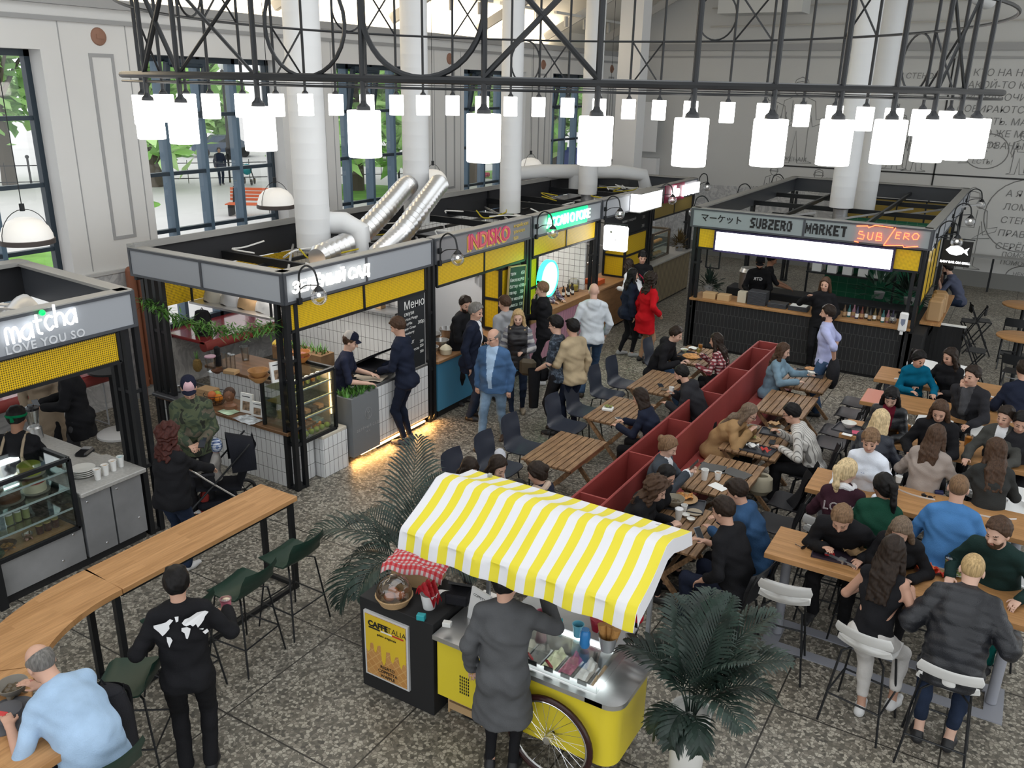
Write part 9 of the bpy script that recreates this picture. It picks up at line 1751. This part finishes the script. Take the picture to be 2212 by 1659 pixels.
for j in range(5): bx('food_box', 'white food box on the lower rack shelf of the dark kiosk, %s from the aisle' % NTH[j], 'box', (.2, .2, .2-.04*(j % 2)), M_paper, (-3.7+.32*j, 19.3), 1.28, 0, 'white food boxes on the rack'); it('paper_roll', 'paper or film roll on the upper rack shelf, %s from the aisle' % NTH[j], 'roll', [(.06, 0), (.06, .2), (0, .2)], (C_('roll_green', (.1, .4, .12), .5), M_paper, M_paper, mat('crate_pine', (.50, .33, .17), .7), C_('clear_box', (.4, .4, .4), .3))[j], (-3.7+.32*j, 19.3), 1.68, 'rolls on the rack')
for j in range(3): b = MB(); b.box((-.12, -.16, 0), (.12, .16, .40), bv=.03); O('paper_bag', b, KR, 'big kraft bag on the wall-side counter, %s from the post' % NTH[j], 'bag', (-1.1, 17.15+.38*j, 1.03), .1*j, 'kraft bags on the wall-side counter')
# ---- drawn mural on the end wall
t = T('wall_mural', 'line-drawn comic mural with speech bubbles on the end wall', 'mural', (0, EY-.002, 0)); INK = mat('mural_ink', (.22, .22, .215), .9); INK2 = mat('mural_band', (.03, .03, .03), .8)
def ink(pts, r=.012, m=INK, nm='drawing', closed=False):
 b = MB(); b.tube([(x, 0, z) for x, z in pts], r, n=4, closed=closed); P(nm, b, m, t)
def bub(x, z, rx, rz): ink([(x+rx*math.cos(a), z+rz*math.sin(a)) for a in np.linspace(0, 2*PI, 29)[:-1]], .014, nm='speech_bubble', closed=True); ink([(x-rx*.9, z-rz*.5), (x-rx*1.2, z-rz*.75), (x-rx*.75, z-rz*.7)], .012, nm='speech_bubble')
for p_, q_ in (((-7.5, 2.9), (3.5, 2.96)), ((-2.36, 1.2), (-2.36, 6.0)), ((-4.9, 3.0), (-4.9, 5.3))): b = MB(); b.bar((p_[0], 0, p_[1]), (q_[0], 0, q_[1]), .03, .04); P('panel_line', b, INK2, t)
def say(s, x, z, sz, dz=1.25):
 for k_, l in enumerate(s.split('|')): text_mesh('lettering', l, sz, INK, t, (x, -.004, z-k_*sz*dz), (1, 0, 0), ext=.002, align='LEFT', shear=.1)
say('Я ЭТОЙ СТЕНОЙ', -4.3, 5.45, .2); say('ВЕСЬ|ГОРОД', -4.2, 4.9, .2); say('ЕЩЁ БУДЕТ', -4.2, 4.2, .19); say('А КТО НА НЕЙ НАРИСОВАЛ|КАКОЙ-ТО КОМИКС...|ПРО РАБОЧИХ, КОТОРЫЕ|СОБИРАЮТСЯ СТЕНУ|СНОСИТЬ. МАМОЧКИ,|ДА ЭТО ЖЕ МЫ|НАРИСОВАНЫ!', -2.1, 5.55, .24)
say('А ЭТО|ТУТ|ЕСТЬ!', -1.5, 3.75, .17); bub(-1.2, 3.6, .52, .45); say('А Я Я|ЛОМАЮ|СТЕНУ,|ПРАВДА|СЕРЁГА', -.55, 2.55, .24, 1.45); bub(-.0, 2.0, .95, .95); say('ПОМОГ, ТО|ПОМОГАТЬ', -.35, .95, .17); say('НЕКТО|НАЧАЛЬНИК', .0, .45, .14); bub(.35, .40, .5, .3); say('ДОМОЙ К ЖЕНАМ', -7.35, 3.1, .17); say('ПОМОГАЕМ|СТРОИТЬ', -5.2, 2.6, .11); say('НАДО|И НАМ', -7.4, 2.2, .12)
def worker(x, z, s):
 for q in ([(.0, 1.75), (-.12, 1.72), (-.15, 1.6), (-.1, 1.48), (0, 1.44), (.1, 1.48), (.15, 1.6), (.12, 1.72), (0, 1.75)], [(-.18, 1.62), (-.13, 1.78), (0, 1.84), (.13, 1.78), (.18, 1.62), (-.18, 1.62)], [(-.1, 1.44), (-.34, 1.34), (-.38, .9), (-.30, .7), (-.26, 1.1)], [(.1, 1.44), (.34, 1.34), (.40, .95), (.6, 1.0), (.58, .9), (.34, .8), (.26, 1.1)], [(-.25, 1.0), (-.26, .05), (-.42, .0), (-.08, .0), (0, .7), (.1, .0), (.42, .02), (.26, .08), (.25, 1.0)], [(-.15, 1.35), (-.14, .95), (.14, .95), (.15, 1.35)]): ink([(x+a*s, z+c*s) for a, c in q], .010)
worker(-6.2, 3.0, 1.3); worker(-7.0, 3.05, 1.15); worker(-3.4, 3.0, .8); worker(-2.9, 2.98, .75); worker(-.4, 3.05, .6); worker(-1.3, .45, 1.2); worker(1.2, .5, 1.3); worker(-6.7, 1.6, .7); worker(-5.4, 1.4, .8)
